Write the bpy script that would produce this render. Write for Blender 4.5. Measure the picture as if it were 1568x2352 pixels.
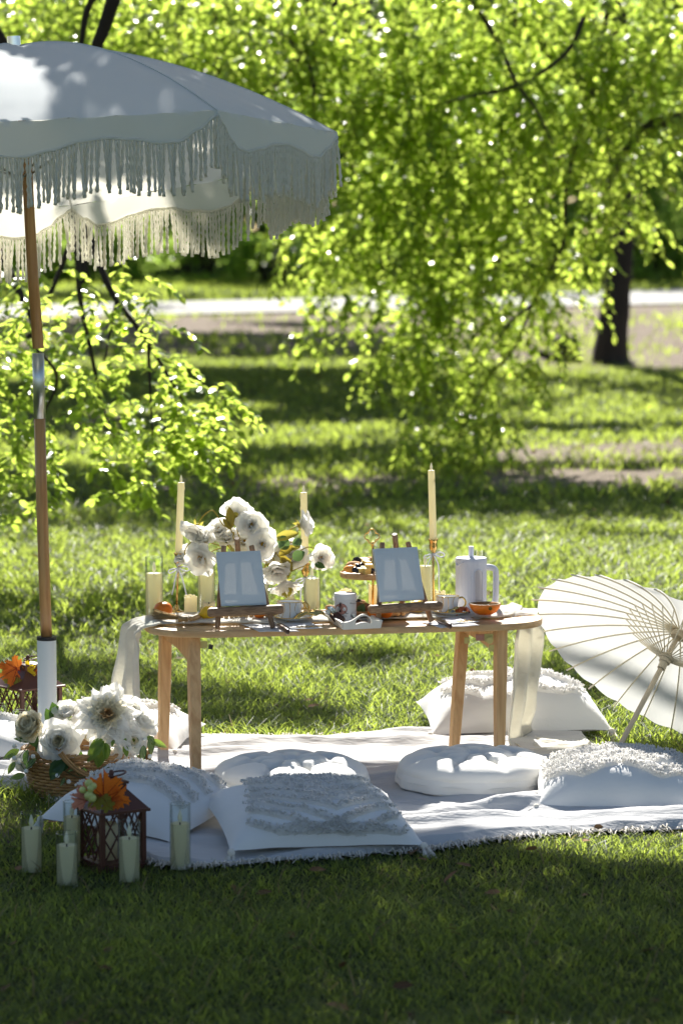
import bpy, math, random
import numpy as np
from mathutils import Vector, Matrix, noise
for o in list(bpy.data.objects):
    bpy.data.objects.remove(o)
R = math.radians
PI = math.pi
random.seed(4)
rng = np.random.default_rng(11)
S = bpy.context.scene
COL = S.collection

# ------------------------------------------------------------------ camera, sky, sun, exposure
F, EYE = 6688.0, 1.43                      # focal length in pixels of a 1568 px wide view, eye height in metres
PITCH = math.atan((1176 - 570) / F)
cam = bpy.data.cameras.new('camera')
cam.sensor_fit = 'HORIZONTAL'
cam.sensor_width = 24.0
cam.lens = 24.0 * F / 1568.0
cam.clip_start, cam.clip_end = 0.1, 2000
cam.dof.use_dof = True
cam.dof.focus_distance = 7.75
cam.dof.aperture_fstop = 4.6
cam_o = bpy.data.objects.new('camera', cam)
COL.objects.link(cam_o)
cam_o.location = (0, 0, EYE)
cam_o.rotation_euler = (PI / 2 - PITCH, 0, 0)
S.camera = cam_o

SUN_EL, SUN_AZ = R(40), R(-3)              # azimuth measured from +Y towards +X
SUN = Vector((math.sin(SUN_AZ) * math.cos(SUN_EL), math.cos(SUN_AZ) * math.cos(SUN_EL), math.sin(SUN_EL)))
world = bpy.data.worlds.new('World')
S.world = world
world.use_nodes = True
wn = world.node_tree.nodes
wl = world.node_tree.links
bg = wn['Background']
sky = wn.new('ShaderNodeTexSky')
sky.sky_type = 'NISHITA'
sky.sun_disc = False
sky.sun_elevation = SUN_EL
sky.sun_rotation = SUN_AZ
sky.air_density = 1.0
sky.dust_density = 1.0
wl.new(sky.outputs[0], bg.inputs[0])
bg.inputs[1].default_value = 0.051
sun = bpy.data.lights.new('sun', 'SUN')
sun.energy = 5.0
sun.angle = R(0.53)
sun.color = (1.0, 0.962, 0.89)
sun_o = bpy.data.objects.new('sun', sun)
COL.objects.link(sun_o)
sun_o.rotation_euler = SUN.to_track_quat('Z', 'Y').to_euler()
sun_o.location = (0, 30, 30)
S.view_settings.view_transform = 'Standard'
S.view_settings.look = 'None'
S.view_settings.exposure = 1.36
S.view_settings.gamma = 1.0
S.view_settings.use_curve_mapping = False
S.render.engine = 'CYCLES'
S.cycles.use_denoising = True
S.cycles.max_bounces = 8
S.cycles.diffuse_bounces = 4
S.cycles.glossy_bounces = 3
S.cycles.transmission_bounces = 6
S.cycles.transparent_max_bounces = 16
S.cycles.sample_clamp_indirect = 6
S.cycles.caustics_reflective = False
S.cycles.caustics_refractive = False

# ------------------------------------------------------------------ survey helpers: a pixel to a point on a plane or at a depth
CP, SP = math.cos(PITCH), math.sin(PITCH)
def ray(px, py):
    x, y = (px - 784) / F, (1176 - py) / F
    return Vector((x, CP + y * SP, -SP + y * CP))
def G(px, py, z=0.0):
    d = ray(px, py)
    t = (z - EYE) / d.z
    return Vector((d.x * t, d.y * t, z))
def W(px, py, Y):
    d = ray(px, py)
    t = Y / d.y
    return Vector((d.x * t, Y, EYE + d.z * t))
def to_px(v):
    dy, dz = v[1], v[2] - EYE
    f = dy * CP - dz * SP
    u = dy * SP + dz * CP
    return 784 + F * v[0] / f, 1176 - F * u / f
def ppm(Y):
    return F / Y                            # pixels per metre at a depth

# ------------------------------------------------------------------ mesh helpers
class MB:
    def __init__(self):
        self.v, self.f = [], []
    def add(self, v, f):
        n = len(self.v)
        self.v += [tuple(p) for p in v]
        self.f += [tuple(i + n for i in q) for q in f]
        return self
    def grid(self, fn, nu, nv, cu=False, cv=False):
        v = []
        for j in range(nv + (0 if cv else 1)):
            for i in range(nu + (0 if cu else 1)):
                v.append(tuple(fn(i / nu, j / nv)))
        w = nu + (0 if cu else 1)
        h = nv + (0 if cv else 1)
        f = []
        for j in range(nv):
            for i in range(nu):
                a, b = i, (i + 1) % w
                c, d = j, (j + 1) % h
                f.append((c * w + a, c * w + b, d * w + b, d * w + a))
        return self.add(v, f)
    def tube(self, path, rad, n=6, caps=True, twist=0.0, squash=1.0):
        path = [Vector(p) for p in path]
        m = len(path)
        if not hasattr(rad, '__len__'):
            rad = [rad] * m
        v, f = [], []
        t0 = (path[1] - path[0]).normalized()
        ref = Vector((0, 0, 1)) if abs(t0.z) < 0.9 else Vector((0, 1, 0))
        a = (ref - t0 * ref.dot(t0)).normalized()
        for i, p in enumerate(path):
            t = (path[min(i + 1, m - 1)] - path[max(i - 1, 0)])
            t = t.normalized() if t.length > 1e-9 else t0
            a = a - t * a.dot(t)
            a = a.normalized() if a.length > 1e-6 else t.orthogonal().normalized()
            b = t.cross(a)
            for k in range(n):
                w = 2 * PI * k / n + PI / n + twist * i
                v.append(p + (a * math.cos(w) + b * math.sin(w) * squash) * rad[i])
        for i in range(m - 1):
            for k in range(n):
                k2 = (k + 1) % n
                f.append((i * n + k, i * n + k2, (i + 1) * n + k2, (i + 1) * n + k))
        if caps:
            f.append(tuple(reversed(range(n))))
            f.append(tuple((m - 1) * n + k for k in range(n)))
        return self.add(v, f)
    def lathe(self, prof, n=20, c=(0, 0, 0), axis=None, flute=None):
        c = Vector(c)
        q = Vector((0, 0, 1)).rotation_difference(Vector(axis)) if axis is not None else None
        v, f = [], []
        m = len(prof)
        for (r, z) in prof:
            for k in range(n):
                w = 2 * PI * k / n
                rr = r * (flute(w, z) if flute else 1)
                p = Vector((rr * math.cos(w), rr * math.sin(w), z))
                if q:
                    p = q @ p
                v.append(p + c)
        for i in range(m - 1):
            for k in range(n):
                k2 = (k + 1) % n
                f.append((i * n + k, i * n + k2, (i + 1) * n + k2, (i + 1) * n + k))
        if prof[0][0] > 1e-6:
            f.append(tuple(reversed(range(n))))
        if prof[-1][0] > 1e-6:
            f.append(tuple((m - 1) * n + k for k in range(n)))
        return self.add(v, f)
    def box(self, c, s, M=None, taper=1.0):
        v = []
        for z in (-.5, .5):
            k = taper if z > 0 else 1
            for x, y in ((-.5, -.5), (.5, -.5), (.5, .5), (-.5, .5)):
                p = Vector((x * s[0] * k, y * s[1] * k, z * s[2]))
                v.append((M @ p if M else p) + Vector(c))
        return self.add(v, [(3, 2, 1, 0), (4, 5, 6, 7), (0, 1, 5, 4), (1, 2, 6, 5), (2, 3, 7, 6), (3, 0, 4, 7)])
    def ball(self, c, r, nu=10, nv=7, fn=None, axis=None):
        prof = [(math.sin(PI * i / nv), -math.cos(PI * i / nv)) for i in range(nv + 1)]
        if not hasattr(r, '__len__'):
            r = (r, r, r)
        v, f = [], []
        q = Vector((0, 0, 1)).rotation_difference(Vector(axis)) if axis is not None else None
        for i, (s, z) in enumerate(prof):
            for k in range(nu):
                w = 2 * PI * k / nu
                p = Vector((s * math.cos(w), s * math.sin(w), z))
                if fn:
                    p = p * fn(p)
                p = Vector((p.x * r[0], p.y * r[1], p.z * r[2]))
                if q:
                    p = q @ p
                v.append(p + Vector(c))
        for i in range(nv):
            for k in range(nu):
                k2 = (k + 1) % nu
                f.append((i * nu + k, i * nu + k2, (i + 1) * nu + k2, (i + 1) * nu + k))
        return self.add(v, f)
    def prism(self, pts, z0, z1, M=None):
        n = len(pts)
        v = [Vector((x, y, z0)) for x, y in pts] + [Vector((x, y, z1)) for x, y in pts]
        if M:
            v = [M @ p for p in v]
        f = [tuple(reversed(range(n))), tuple(range(n, 2 * n))]
        f += [(i, (i + 1) % n, n + (i + 1) % n, n + i) for i in range(n)]
        return self.add(v, f)

def spline(pts, n=6):
    pts = [Vector(p) for p in pts]
    out = []
    P = [pts[0] * 2 - pts[1]] + pts + [pts[-1] * 2 - pts[-2]]
    for i in range(1, len(P) - 2):
        for k in range(n):
            t = k / n
            a, b, c, d = P[i - 1], P[i], P[i + 1], P[i + 2]
            out.append(0.5 * ((2 * b) + (c - a) * t + (2 * a - 5 * b + 4 * c - d) * t * t + (3 * b - a - 3 * c + d) * t ** 3))
    out.append(pts[-1])
    return out
def lin(a, b, n):
    return [a + (b - a) * i / (n - 1) for i in range(n)]

def off(parent):
    p = Vector((0, 0, 0))
    while parent is not None:
        p += parent.location
        parent = parent.parent
    return p
def tag(o, label=None, cat=None, group=None, kind=None):
    if label: o['label'] = label
    if cat: o['category'] = cat
    if group: o['group'] = group
    if kind: o['kind'] = kind
    return o
def mesh_of(name, mb, mat, smooth=True, base=Vector((0, 0, 0))):
    me = bpy.data.meshes.new(name)
    v = [(p[0] - base.x, p[1] - base.y, p[2] - base.z) for p in mb.v]
    me.from_pydata(v, [], mb.f)
    me.polygons.foreach_set('use_smooth', [smooth] * len(me.polygons))
    for m in (mat if isinstance(mat, (list, tuple)) else [mat]):
        me.materials.append(m)
    me.update()
    return me
def put(name, me, parent=None, M=None, loc=None):
    o = bpy.data.objects.new(name, me)
    COL.objects.link(o)
    if parent is not None:
        o.parent = parent
    if M is not None:
        o.matrix_basis = M
    elif loc is not None:
        o.location = loc
    return o
def ob(name, mb, mat, parent=None, smooth=True, world=True, kind=None, label=None, smooth_angle=None):
    base = off(parent) if (world and parent is not None) else Vector((0, 0, 0))
    me = mesh_of(name, mb, mat, smooth, base)
    if smooth_angle is not None:
        try:
            me.set_sharp_from_angle(angle=R(smooth_angle))
        except Exception:
            pass
    o = put(name, me, parent)
    if kind: o['kind'] = kind
    if label: o['label'] = label
    return o
def one(name, mb, mat, label, cat, loc, group=None, smooth=True, kind=None, smooth_angle=None):
    """a thing that is a single mesh, with its origin at loc"""
    loc = Vector(loc)
    me = mesh_of(name, mb, mat, smooth, loc)
    if smooth_angle is not None:
        me.set_sharp_from_angle(angle=R(smooth_angle))
    o = put(name, me, None, loc=loc)
    return tag(o, label, cat, group, kind)
def thing(name, label, cat, loc, group=None, rz=0.0):
    o = bpy.data.objects.new(name, None)
    COL.objects.link(o)
    o.empty_display_size = 0.05
    o.location = loc
    o.rotation_euler = (0, 0, rz)
    return tag(o, label, cat, group)
def dup(root, loc, rz=None, label=None, group=None, scale=None):
    r = root.copy()
    COL.objects.link(r)
    r.location = loc
    if rz is not None: r.rotation_euler = (0, 0, rz)
    if scale is not None: r.scale = scale
    if label: r['label'] = label
    if group: r['group'] = group
    for ch in list(root.children):
        c = ch.copy(); COL.objects.link(c); c.parent = r
        for g in list(ch.children):
            d = g.copy(); COL.objects.link(d); d.parent = c
    return r
def np_mesh(name, verts, quads, mat, attr=None):
    me = bpy.data.meshes.new(name)
    nv, nf = len(verts), len(quads)
    k = quads.shape[1]
    me.vertices.add(nv)
    me.vertices.foreach_set('co', np.ascontiguousarray(verts, dtype=np.float32).ravel())
    me.loops.add(nf * k)
    me.loops.foreach_set('vertex_index', np.ascontiguousarray(quads, dtype=np.int32).ravel())
    me.polygons.add(nf)
    me.polygons.foreach_set('loop_start', np.arange(0, nf * k, k, dtype=np.int32))
    me.polygons.foreach_set('use_smooth', np.ones(nf, dtype=bool))
    if attr is not None:
        a = me.attributes.new('tone', 'FLOAT', 'POINT')
        a.data.foreach_set('value', np.ascontiguousarray(attr, dtype=np.float32))
    me.materials.append(mat)
    me.update(calc_edges=True)
    return me

# ------------------------------------------------------------------ materials
def nt(name):
    m = bpy.data.materials.new(name)
    m.use_nodes = True
    n = m.node_tree.nodes
    return m, n, m.node_tree.links, n['Principled BSDF'], n['Material Output']
def mk(name, c, rough=0.6, spec=0.4, var=None, bump=None, tr=0.0, tc=None, metal=0.0, coat=0.0, sss=0.0, sheen=0.0, stretch=None, tone=None):
    """principled surface; var=(scale, amount) mottles the colour, bump=(scale, strength), tr mixes in translucency"""
    m, n, l, b, out = nt(name)
    b.inputs['Base Color'].default_value = (*c, 1)
    b.inputs['Roughness'].default_value = rough
    b.inputs['Specular IOR Level'].default_value = spec
    b.inputs['Metallic'].default_value = metal
    b.inputs['Coat Weight'].default_value = coat
    b.inputs['Sheen Weight'].default_value = sheen
    if sss:
        b.inputs['Subsurface Weight'].default_value = sss
        b.inputs['Subsurface Radius'].default_value = (0.02, 0.014, 0.008)
        b.inputs['Subsurface Scale'].default_value = 1.0
    tcn = n.new('ShaderNodeTexCoord')
    src = tcn.outputs['Object']
    if stretch:
        mp = n.new('ShaderNodeMapping')
        mp.inputs['Scale'].default_value = stretch
        l.new(src, mp.inputs['Vector'])
        src = mp.outputs[0]
    colsock = None
    if var or tone:
        mix = n.new('ShaderNodeMix'); mix.data_type = 'RGBA'
        a = var[1] if var else tone
        mix.inputs[6].default_value = (*[x * (1 - a) for x in c], 1)
        mix.inputs[7].default_value = (*[min(1, x * (1 + a)) for x in c], 1)
        if tone:
            at = n.new('ShaderNodeAttribute'); at.attribute_name = 'tone'
            l.new(at.outputs['Fac'], mix.inputs[0])
        else:
            no = n.new('ShaderNodeTexNoise')
            no.inputs['Scale'].default_value = var[0]
            no.inputs['Detail'].default_value = 5
            l.new(src, no.inputs['Vector'])
            l.new(no.outputs['Fac'], mix.inputs[0])
        colsock = mix.outputs[2]
        l.new(colsock, b.inputs['Base Color'])
    if bump:
        nb = n.new('ShaderNodeTexNoise')
        nb.inputs['Scale'].default_value = bump[0]
        nb.inputs['Detail'].default_value = 4
        l.new(src, nb.inputs['Vector'])
        bp = n.new('ShaderNodeBump')
        bp.inputs['Strength'].default_value = bump[1]
        bp.inputs['Distance'].default_value = 0.003
        l.new(nb.outputs['Fac'], bp.inputs['Height'])
        l.new(bp.outputs[0], b.inputs['Normal'])
    if tr:
        t = n.new('ShaderNodeBsdfTranslucent')
        t.inputs[0].default_value = (*(tc or c), 1)
        ms = n.new('ShaderNodeMixShader')
        ms.inputs[0].default_value = tr
        l.new(b.outputs[0], ms.inputs[1])
        l.new(t.outputs[0], ms.inputs[2])
        l.new(ms.outputs[0], out.inputs[0])
        if tone and tc:
            m2 = n.new('ShaderNodeMix'); m2.data_type = 'RGBA'
            m2.inputs[6].default_value = (*[x * (1 - tone * 0.75) for x in tc], 1)
            m2.inputs[7].default_value = (*[min(1, x * (1 + tone * 0.6)) for x in tc], 1)
            l.new(at.outputs['Fac'], m2.inputs[0])
            l.new(m2.outputs[2], t.inputs[0])
    return m
def wood(name, c1, c2, stretch=(1, 14, 14), scale=6.0, rough=0.5):
    m, n, l, b, out = nt(name)
    tcn = n.new('ShaderNodeTexCoord')
    mp = n.new('ShaderNodeMapping'); mp.inputs['Scale'].default_value = stretch
    l.new(tcn.outputs['Object'], mp.inputs['Vector'])
    a = n.new('ShaderNodeTexNoise'); a.inputs['Scale'].default_value = scale; a.inputs['Detail'].default_value = 6
    a.inputs['Distortion'].default_value = 0.6
    l.new(mp.outputs[0], a.inputs['Vector'])
    r = n.new('ShaderNodeValToRGB')
    r.color_ramp.elements[0].position = 0.35; r.color_ramp.elements[0].color = (*c2, 1)
    r.color_ramp.elements[1].position = 0.62; r.color_ramp.elements[1].color = (*c1, 1)
    l.new(a.outputs['Fac'], r.inputs[0])
    f = n.new('ShaderNodeTexNoise'); f.inputs['Scale'].default_value = scale * 9; f.inputs['Detail'].default_value = 3
    l.new(mp.outputs[0], f.inputs['Vector'])
    mx = n.new('ShaderNodeMix'); mx.data_type = 'RGBA'; mx.blend_type = 'MULTIPLY'
    mx.inputs[0].default_value = 0.45
    l.new(r.outputs[0], mx.inputs[6])
    l.new(f.outputs['Color'], mx.inputs[7])
    gm = n.new('ShaderNodeMix'); gm.data_type = 'RGBA'; gm.inputs[0].default_value = 0.35
    l.new(r.outputs[0], gm.inputs[6]); l.new(mx.outputs[2], gm.inputs[7])
    l.new(gm.outputs[2], b.inputs['Base Color'])
    bp = n.new('ShaderNodeBump'); bp.inputs['Strength'].default_value = 0.25; bp.inputs['Distance'].default_value = 0.002
    l.new(f.outputs['Fac'], bp.inputs['Height']); l.new(bp.outputs[0], b.inputs['Normal'])
    b.inputs['Roughness'].default_value = rough
    b.inputs['Specular IOR Level'].default_value = 0.35
    return m
def glassy(name, tint=(0.96, 0.98, 0.97)):
    """thin clear glass: transparent with a fresnel gloss"""
    m, n, l, b, out = nt(name)
    n.remove(b)
    t = n.new('ShaderNodeBsdfTransparent'); t.inputs[0].default_value = (*tint, 1)
    g = n.new('ShaderNodeBsdfGlossy'); g.inputs['Roughness'].default_value = 0.03
    lw = n.new('ShaderNodeLayerWeight'); lw.inputs['Blend'].default_value = 0.18
    cl = n.new('ShaderNodeMath'); cl.operation = 'MULTIPLY'; cl.inputs[1].default_value = 0.4
    l.new(lw.outputs['Fresnel'], cl.inputs[0])
    ms = n.new('ShaderNodeMixShader')
    l.new(cl.outputs[0], ms.inputs[0]); l.new(t.outputs[0], ms.inputs[1]); l.new(g.outputs[0], ms.inputs[2])
    l.new(ms.outputs[0], out.inputs[0])
    return m

M = {}
M['leaf'] = mk('leaf', (0.04, 0.10, 0.016), 0.22, 1.0, tr=0.68, tc=(0.64, 0.88, 0.12), tone=0.5)
M['leaf_far'] = mk('leaf_far', (0.06, 0.10, 0.02), 0.4, 0.4, tr=0.58, tc=(0.55, 0.76, 0.15), tone=0.5)
M['leaf_blocker'] = mk('leaf_blocker', (0.035, 0.05, 0.018), 0.5, 0.3, tr=0.12, tc=(0.12, 0.16, 0.03), tone=0.4)  # dark, nearly opaque leaves for the crowns placed to block the sun
M['grass_dry'] = mk('grass_dry', (0.24, 0.18, 0.08), 0.7, 0.2, tr=0.3, tc=(0.45, 0.36, 0.14), tone=0.4)
M['litter'] = mk('litter', (0.20, 0.11, 0.05), 0.8, 0.2, tr=0.2, tone=0.6)
M['bark'] = mk('bark', (0.055, 0.042, 0.032), 0.9, 0.2, var=(9, 0.5), bump=(14, 0.9), stretch=(1, 1, 0.25))
M['stump'] = mk('stump', (0.03, 0.026, 0.024), 0.9, 0.2, var=(9, 0.5), bump=(12, 0.9))
M['grass'] = mk('grass', (0.006, 0.028, 0.006), 0.45, 0.38, tr=0.45, tc=(0.60, 0.77, 0.11), tone=0.6)
M['canopy'] = mk('canopy', (0.80, 0.85, 0.87), 0.8, 0.2, var=(5, 0.04), bump=(22, 0.12), tr=0.45, tc=(0.84, 0.80, 0.68))
M['fringe'] = mk('fringe', (0.92, 0.92, 0.90), 0.9, 0.1, var=(60, 0.06), tr=0.55, tc=(0.92, 0.89, 0.76))
M['pole'] = wood('pole', (0.66, 0.37, 0.15), (0.46, 0.22, 0.08), (14, 14, 0.7), 5, 0.32)
M['steel'] = mk('steel', (0.62, 0.63, 0.60), 0.3, 0.5, metal=1.0, var=(120, 0.1), stretch=(1, 1, 0.02))
M['chrome'] = mk('chrome', (0.75, 0.78, 0.82), 0.08, 0.5, metal=1.0)
M['plastic_white'] = mk('plastic_white', (0.78, 0.80, 0.78), 0.4, 0.4, var=(3, 0.03), bump=(6, 0.05))
M['black'] = mk('black', (0.02, 0.02, 0.02), 0.5, 0.4)
M['table_wood'] = wood('table_wood', (0.66, 0.44, 0.22), (0.55, 0.33, 0.15), (0.8, 9, 9), 6)
M['leg_wood'] = wood('leg_wood', (0.72, 0.46, 0.22), (0.58, 0.33, 0.14), (12, 12, 0.7), 6)
M['easel_wood'] = wood('easel_wood', (0.36, 0.22, 0.125), (0.20, 0.115, 0.06), (4, 30, 30), 9)
M['easel_leg'] = wood('easel_leg', (0.36, 0.22, 0.125), (0.20, 0.115, 0.06), (50, 50, 3), 5)
M['plate_wood'] = wood('plate_wood', (0.60, 0.37, 0.17), (0.46, 0.25, 0.10), (3, 20, 20), 7)
M['bead_wood'] = mk('bead_wood', (0.62, 0.42, 0.21), 0.55, 0.3, var=(60, 0.2))
M['paint_bar'] = mk('canvas_cloth', (0.58, 0.64, 0.68), 0.85, 0.2, bump=(260, 0.15), tr=0.03, tc=(0.8, 0.72, 0.6))
M['blanket'] = mk('blanket', (0.52, 0.515, 0.51), 0.95, 0.1, var=(30, 0.06), bump=(70, 1.0), stretch=(0.35, 1.6, 1), sheen=0.2)
M['gauze'] = mk('gauze', (0.82, 0.80, 0.74), 0.95, 0.1, var=(40, 0.06), bump=(110, 0.9), stretch=(0.5, 0.5, 2.0), tr=0.42, tc=(0.84, 0.81, 0.70))
M['mat_brown'] = mk('mat_brown', (0.16, 0.085, 0.055), 0.85, 0.2, var=(20, 0.2), bump=(60, 0.4))
M['pillow'] = mk('pillow', (0.78, 0.77, 0.74), 0.92, 0.1, var=(9, 0.04), bump=(130, 0.25), sheen=0.2)
M['shag'] = mk('shag', (0.88, 0.87, 0.85), 0.95, 0.1, var=(80, 0.04), tr=0.45, tc=(0.9, 0.88, 0.84))
M['seam'] = mk('seam', (0.13, 0.11, 0.10), 0.8, 0.2)
M['velvet'] = mk('velvet', (0.76, 0.74, 0.69), 0.85, 0.1, var=(12, 0.05), bump=(180, 0.15), sheen=0.5)
M['tassel'] = mk('tassel', (0.76, 0.71, 0.62), 0.95, 0.1, var=(120, 0.15))
M['wax'] = mk('wax', (0.82, 0.78, 0.60), 0.45, 0.4, var=(6, 0.04), bump=(12, 0.05), tr=0.45, tc=(0.95, 0.87, 0.58))
M['flame'] = mk('flame', (0.86, 0.83, 0.72), 0.35, 0.4, tr=0.4, tc=(0.9, 0.85, 0.65))
M['wick'] = mk('wick', (0.015, 0.013, 0.012), 0.8, 0.2)
M['glass'] = glassy('glass')
M['brass'] = mk('brass', (0.72, 0.46, 0.16), 0.22, 0.5, metal=1.0, var=(14, 0.15))
M['gold'] = mk('gold', (0.80, 0.56, 0.18), 0.2, 0.5, metal=1.0, var=(50, 0.2), bump=(60, 0.5))
M['ribbon'] = mk('ribbon', (0.80, 0.81, 0.86), 0.35, 0.4, tr=0.3, tc=(0.8, 0.8, 0.85))
M['ceramic'] = mk('ceramic', (0.82, 0.82, 0.80), 0.12, 0.5, var=(7, 0.03))
M['press'] = mk('press', (0.74, 0.74, 0.80), 0.42, 0.4, var=(4, 0.03))
M['tray'] = mk('tray', (0.72, 0.69, 0.62), 0.5, 0.35, var=(14, 0.06), bump=(24, 0.1))
M['napkin'] = mk('napkin', (0.78, 0.77, 0.75), 0.85, 0.2, var=(10, 0.05), bump=(40, 0.2), tr=0.15)
M['lemon'] = mk('lemon', (0.80, 0.52, 0.02), 0.4, 0.4, var=(12, 0.1), bump=(120, 0.35), sss=0.15)
M['orange'] = mk('orange', (0.78, 0.20, 0.012), 0.42, 0.4, var=(12, 0.12), bump=(130, 0.4), sss=0.12)
M['orange_flesh'] = mk('orange_flesh', (0.82, 0.42, 0.08), 0.3, 0.5, var=(50, 0.25), tr=0.2)
M['rind'] = mk('rind', (0.85, 0.72, 0.48), 0.6, 0.3)
M['stalk'] = mk('stalk', (0.10, 0.12, 0.03), 0.7, 0.2)
M['jute'] = mk('jute', (0.42, 0.29, 0.14), 0.95, 0.1, var=(80, 0.35))
M['cheese'] = mk('cheese', (0.80, 0.60, 0.20), 0.5, 0.3, var=(14, 0.1), sss=0.2)
M['melon'] = mk('melon', (0.85, 0.36, 0.05), 0.45, 0.4, var=(14, 0.1), sss=0.2)
M['berry_dark'] = mk('berry_dark', (0.012, 0.010, 0.018), 0.22, 0.5, var=(50, 0.4))
M['biscuit'] = mk('biscuit', (0.42, 0.23, 0.09), 0.8, 0.2, var=(40, 0.35), bump=(50, 0.8))
M['nut'] = mk('nut', (0.20, 0.09, 0.04), 0.55, 0.3, var=(30, 0.4), bump=(60, 0.4))
M['petal_white'] = mk('petal_white', (0.91, 0.90, 0.88), 0.75, 0.2, var=(16, 0.04), bump=(40, 0.12), tr=0.68, tc=(0.97, 0.955, 0.90))
M['petal_cream'] = mk('petal_cream', (0.86, 0.81, 0.66), 0.75, 0.2, var=(16, 0.06), bump=(40, 0.12), tr=0.55, tc=(0.94, 0.87, 0.66))
M['petal_tan'] = mk('petal_tan', (0.80, 0.60, 0.34), 0.75, 0.2, var=(16, 0.15), tr=0.35, tc=(0.85, 0.6, 0.3))
M['stamen'] = mk('stamen', (0.80, 0.48, 0.05), 0.7, 0.2, tr=0.2)
M['sepal'] = mk('sepal', (0.36, 0.31, 0.06), 0.6, 0.3, var=(30, 0.3), tr=0.4, tc=(0.62, 0.54, 0.09))
M['stem_gold'] = mk('stem_gold', (0.42, 0.32, 0.05), 0.5, 0.3, tr=0.2, tc=(0.7, 0.5, 0.06))
M['leaf_olive'] = mk('leaf_olive', (0.20, 0.17, 0.035), 0.5, 0.3, var=(30, 0.35), tr=0.3, tc=(0.55, 0.42, 0.05))
M['leaf_euca'] = mk('leaf_euca', (0.07, 0.13, 0.055), 0.5, 0.3, var=(30, 0.3), tr=0.25, tc=(0.22, 0.36, 0.10))
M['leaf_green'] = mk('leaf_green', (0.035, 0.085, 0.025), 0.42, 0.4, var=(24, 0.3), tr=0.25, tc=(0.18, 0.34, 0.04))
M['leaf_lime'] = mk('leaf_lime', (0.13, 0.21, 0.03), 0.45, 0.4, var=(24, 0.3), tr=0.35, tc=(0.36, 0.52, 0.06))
M['leaf_vein'] = mk('leaf_vein', (0.55, 0.62, 0.25), 0.5, 0.3)
M['berry_white'] = mk('berry_white', (0.76, 0.74, 0.66), 0.35, 0.4, sss=0.2)
M['berry_pale'] = mk('berry_pale', (0.55, 0.58, 0.20), 0.4, 0.4, var=(20, 0.2), sss=0.2)
M['wicker'] = mk('wicker', (0.43, 0.24, 0.09), 0.5, 0.35, var=(30, 0.35), bump=(80, 0.3))
M['wicker_dark'] = mk('wicker_dark', (0.27, 0.14, 0.055), 0.55, 0.3, var=(30, 0.35))
M['rust'] = mk('rust', (0.10, 0.036, 0.022), 0.48, 0.4, var=(16, 0.2), bump=(60, 0.15))
M['maple_orange'] = mk('maple_orange', (0.62, 0.15, 0.02), 0.6, 0.2, var=(18, 0.4), tr=0.35, tc=(0.9, 0.26, 0.03))
M['maple_yellow'] = mk('maple_yellow', (0.66, 0.46, 0.02), 0.6, 0.2, var=(18, 0.3), tr=0.4, tc=(0.9, 0.66, 0.03))
M['maple_green'] = mk('maple_green', (0.20, 0.19, 0.025), 0.6, 0.2, var=(18, 0.3), tr=0.3, tc=(0.4, 0.38, 0.04))
M['maple_pink'] = mk('maple_pink', (0.58, 0.24, 0.16), 0.6, 0.2, var=(18, 0.2), tr=0.3, tc=(0.7, 0.3, 0.2))
M['maple_vein'] = mk('maple_vein', (0.30, 0.03, 0.015), 0.7, 0.2)
M['paper'] = mk('paper', (0.80, 0.80, 0.79), 0.8, 0.2, var=(8, 0.03), bump=(18, 0.12), tr=0.34, tc=(0.66, 0.66, 0.63))
M['bamboo'] = mk('bamboo', (0.80, 0.72, 0.55), 0.5, 0.3, var=(30, 0.10))
M['handle_wood'] = mk('handle_wood', (0.52, 0.44, 0.31), 0.5, 0.3, var=(14, 0.12), stretch=(1, 1, 0.3))
M['hinge'] = mk('hinge', (0.45, 0.40, 0.17), 0.35, 0.5, metal=1.0, var=(24, 0.4))
M['hinge_red'] = mk('hinge_red', (0.40, 0.20, 0.17), 0.35, 0.5, metal=1.0, var=(18, 0.4))
M['knife_wood'] = wood('knife_wood', (0.10, 0.045, 0.025), (0.035, 0.016, 0.010), (30, 6, 6), 9, 0.35)
M['blade'] = mk('blade', (0.55, 0.57, 0.58), 0.25, 0.5, metal=1.0, bump=(30, 0.4))
M['label_paper'] = mk('label_paper', (0.72, 0.70, 0.69), 0.6, 0.3)
M['label_pink'] = mk('label_pink', (0.50, 0.24, 0.19), 0.6, 0.3, var=(16, 0.3))
M['ink'] = mk('ink', (0.03, 0.022, 0.02), 0.7, 0.2)
M['foil_red'] = mk('foil_red', (0.65, 0.16, 0.05), 0.3, 0.5, metal=0.7, var=(30, 0.4), bump=(60, 0.6))
M['lid_clear'] = mk('lid_white', (0.76, 0.76, 0.76), 0.4, 0.4, tr=0.2)

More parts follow.
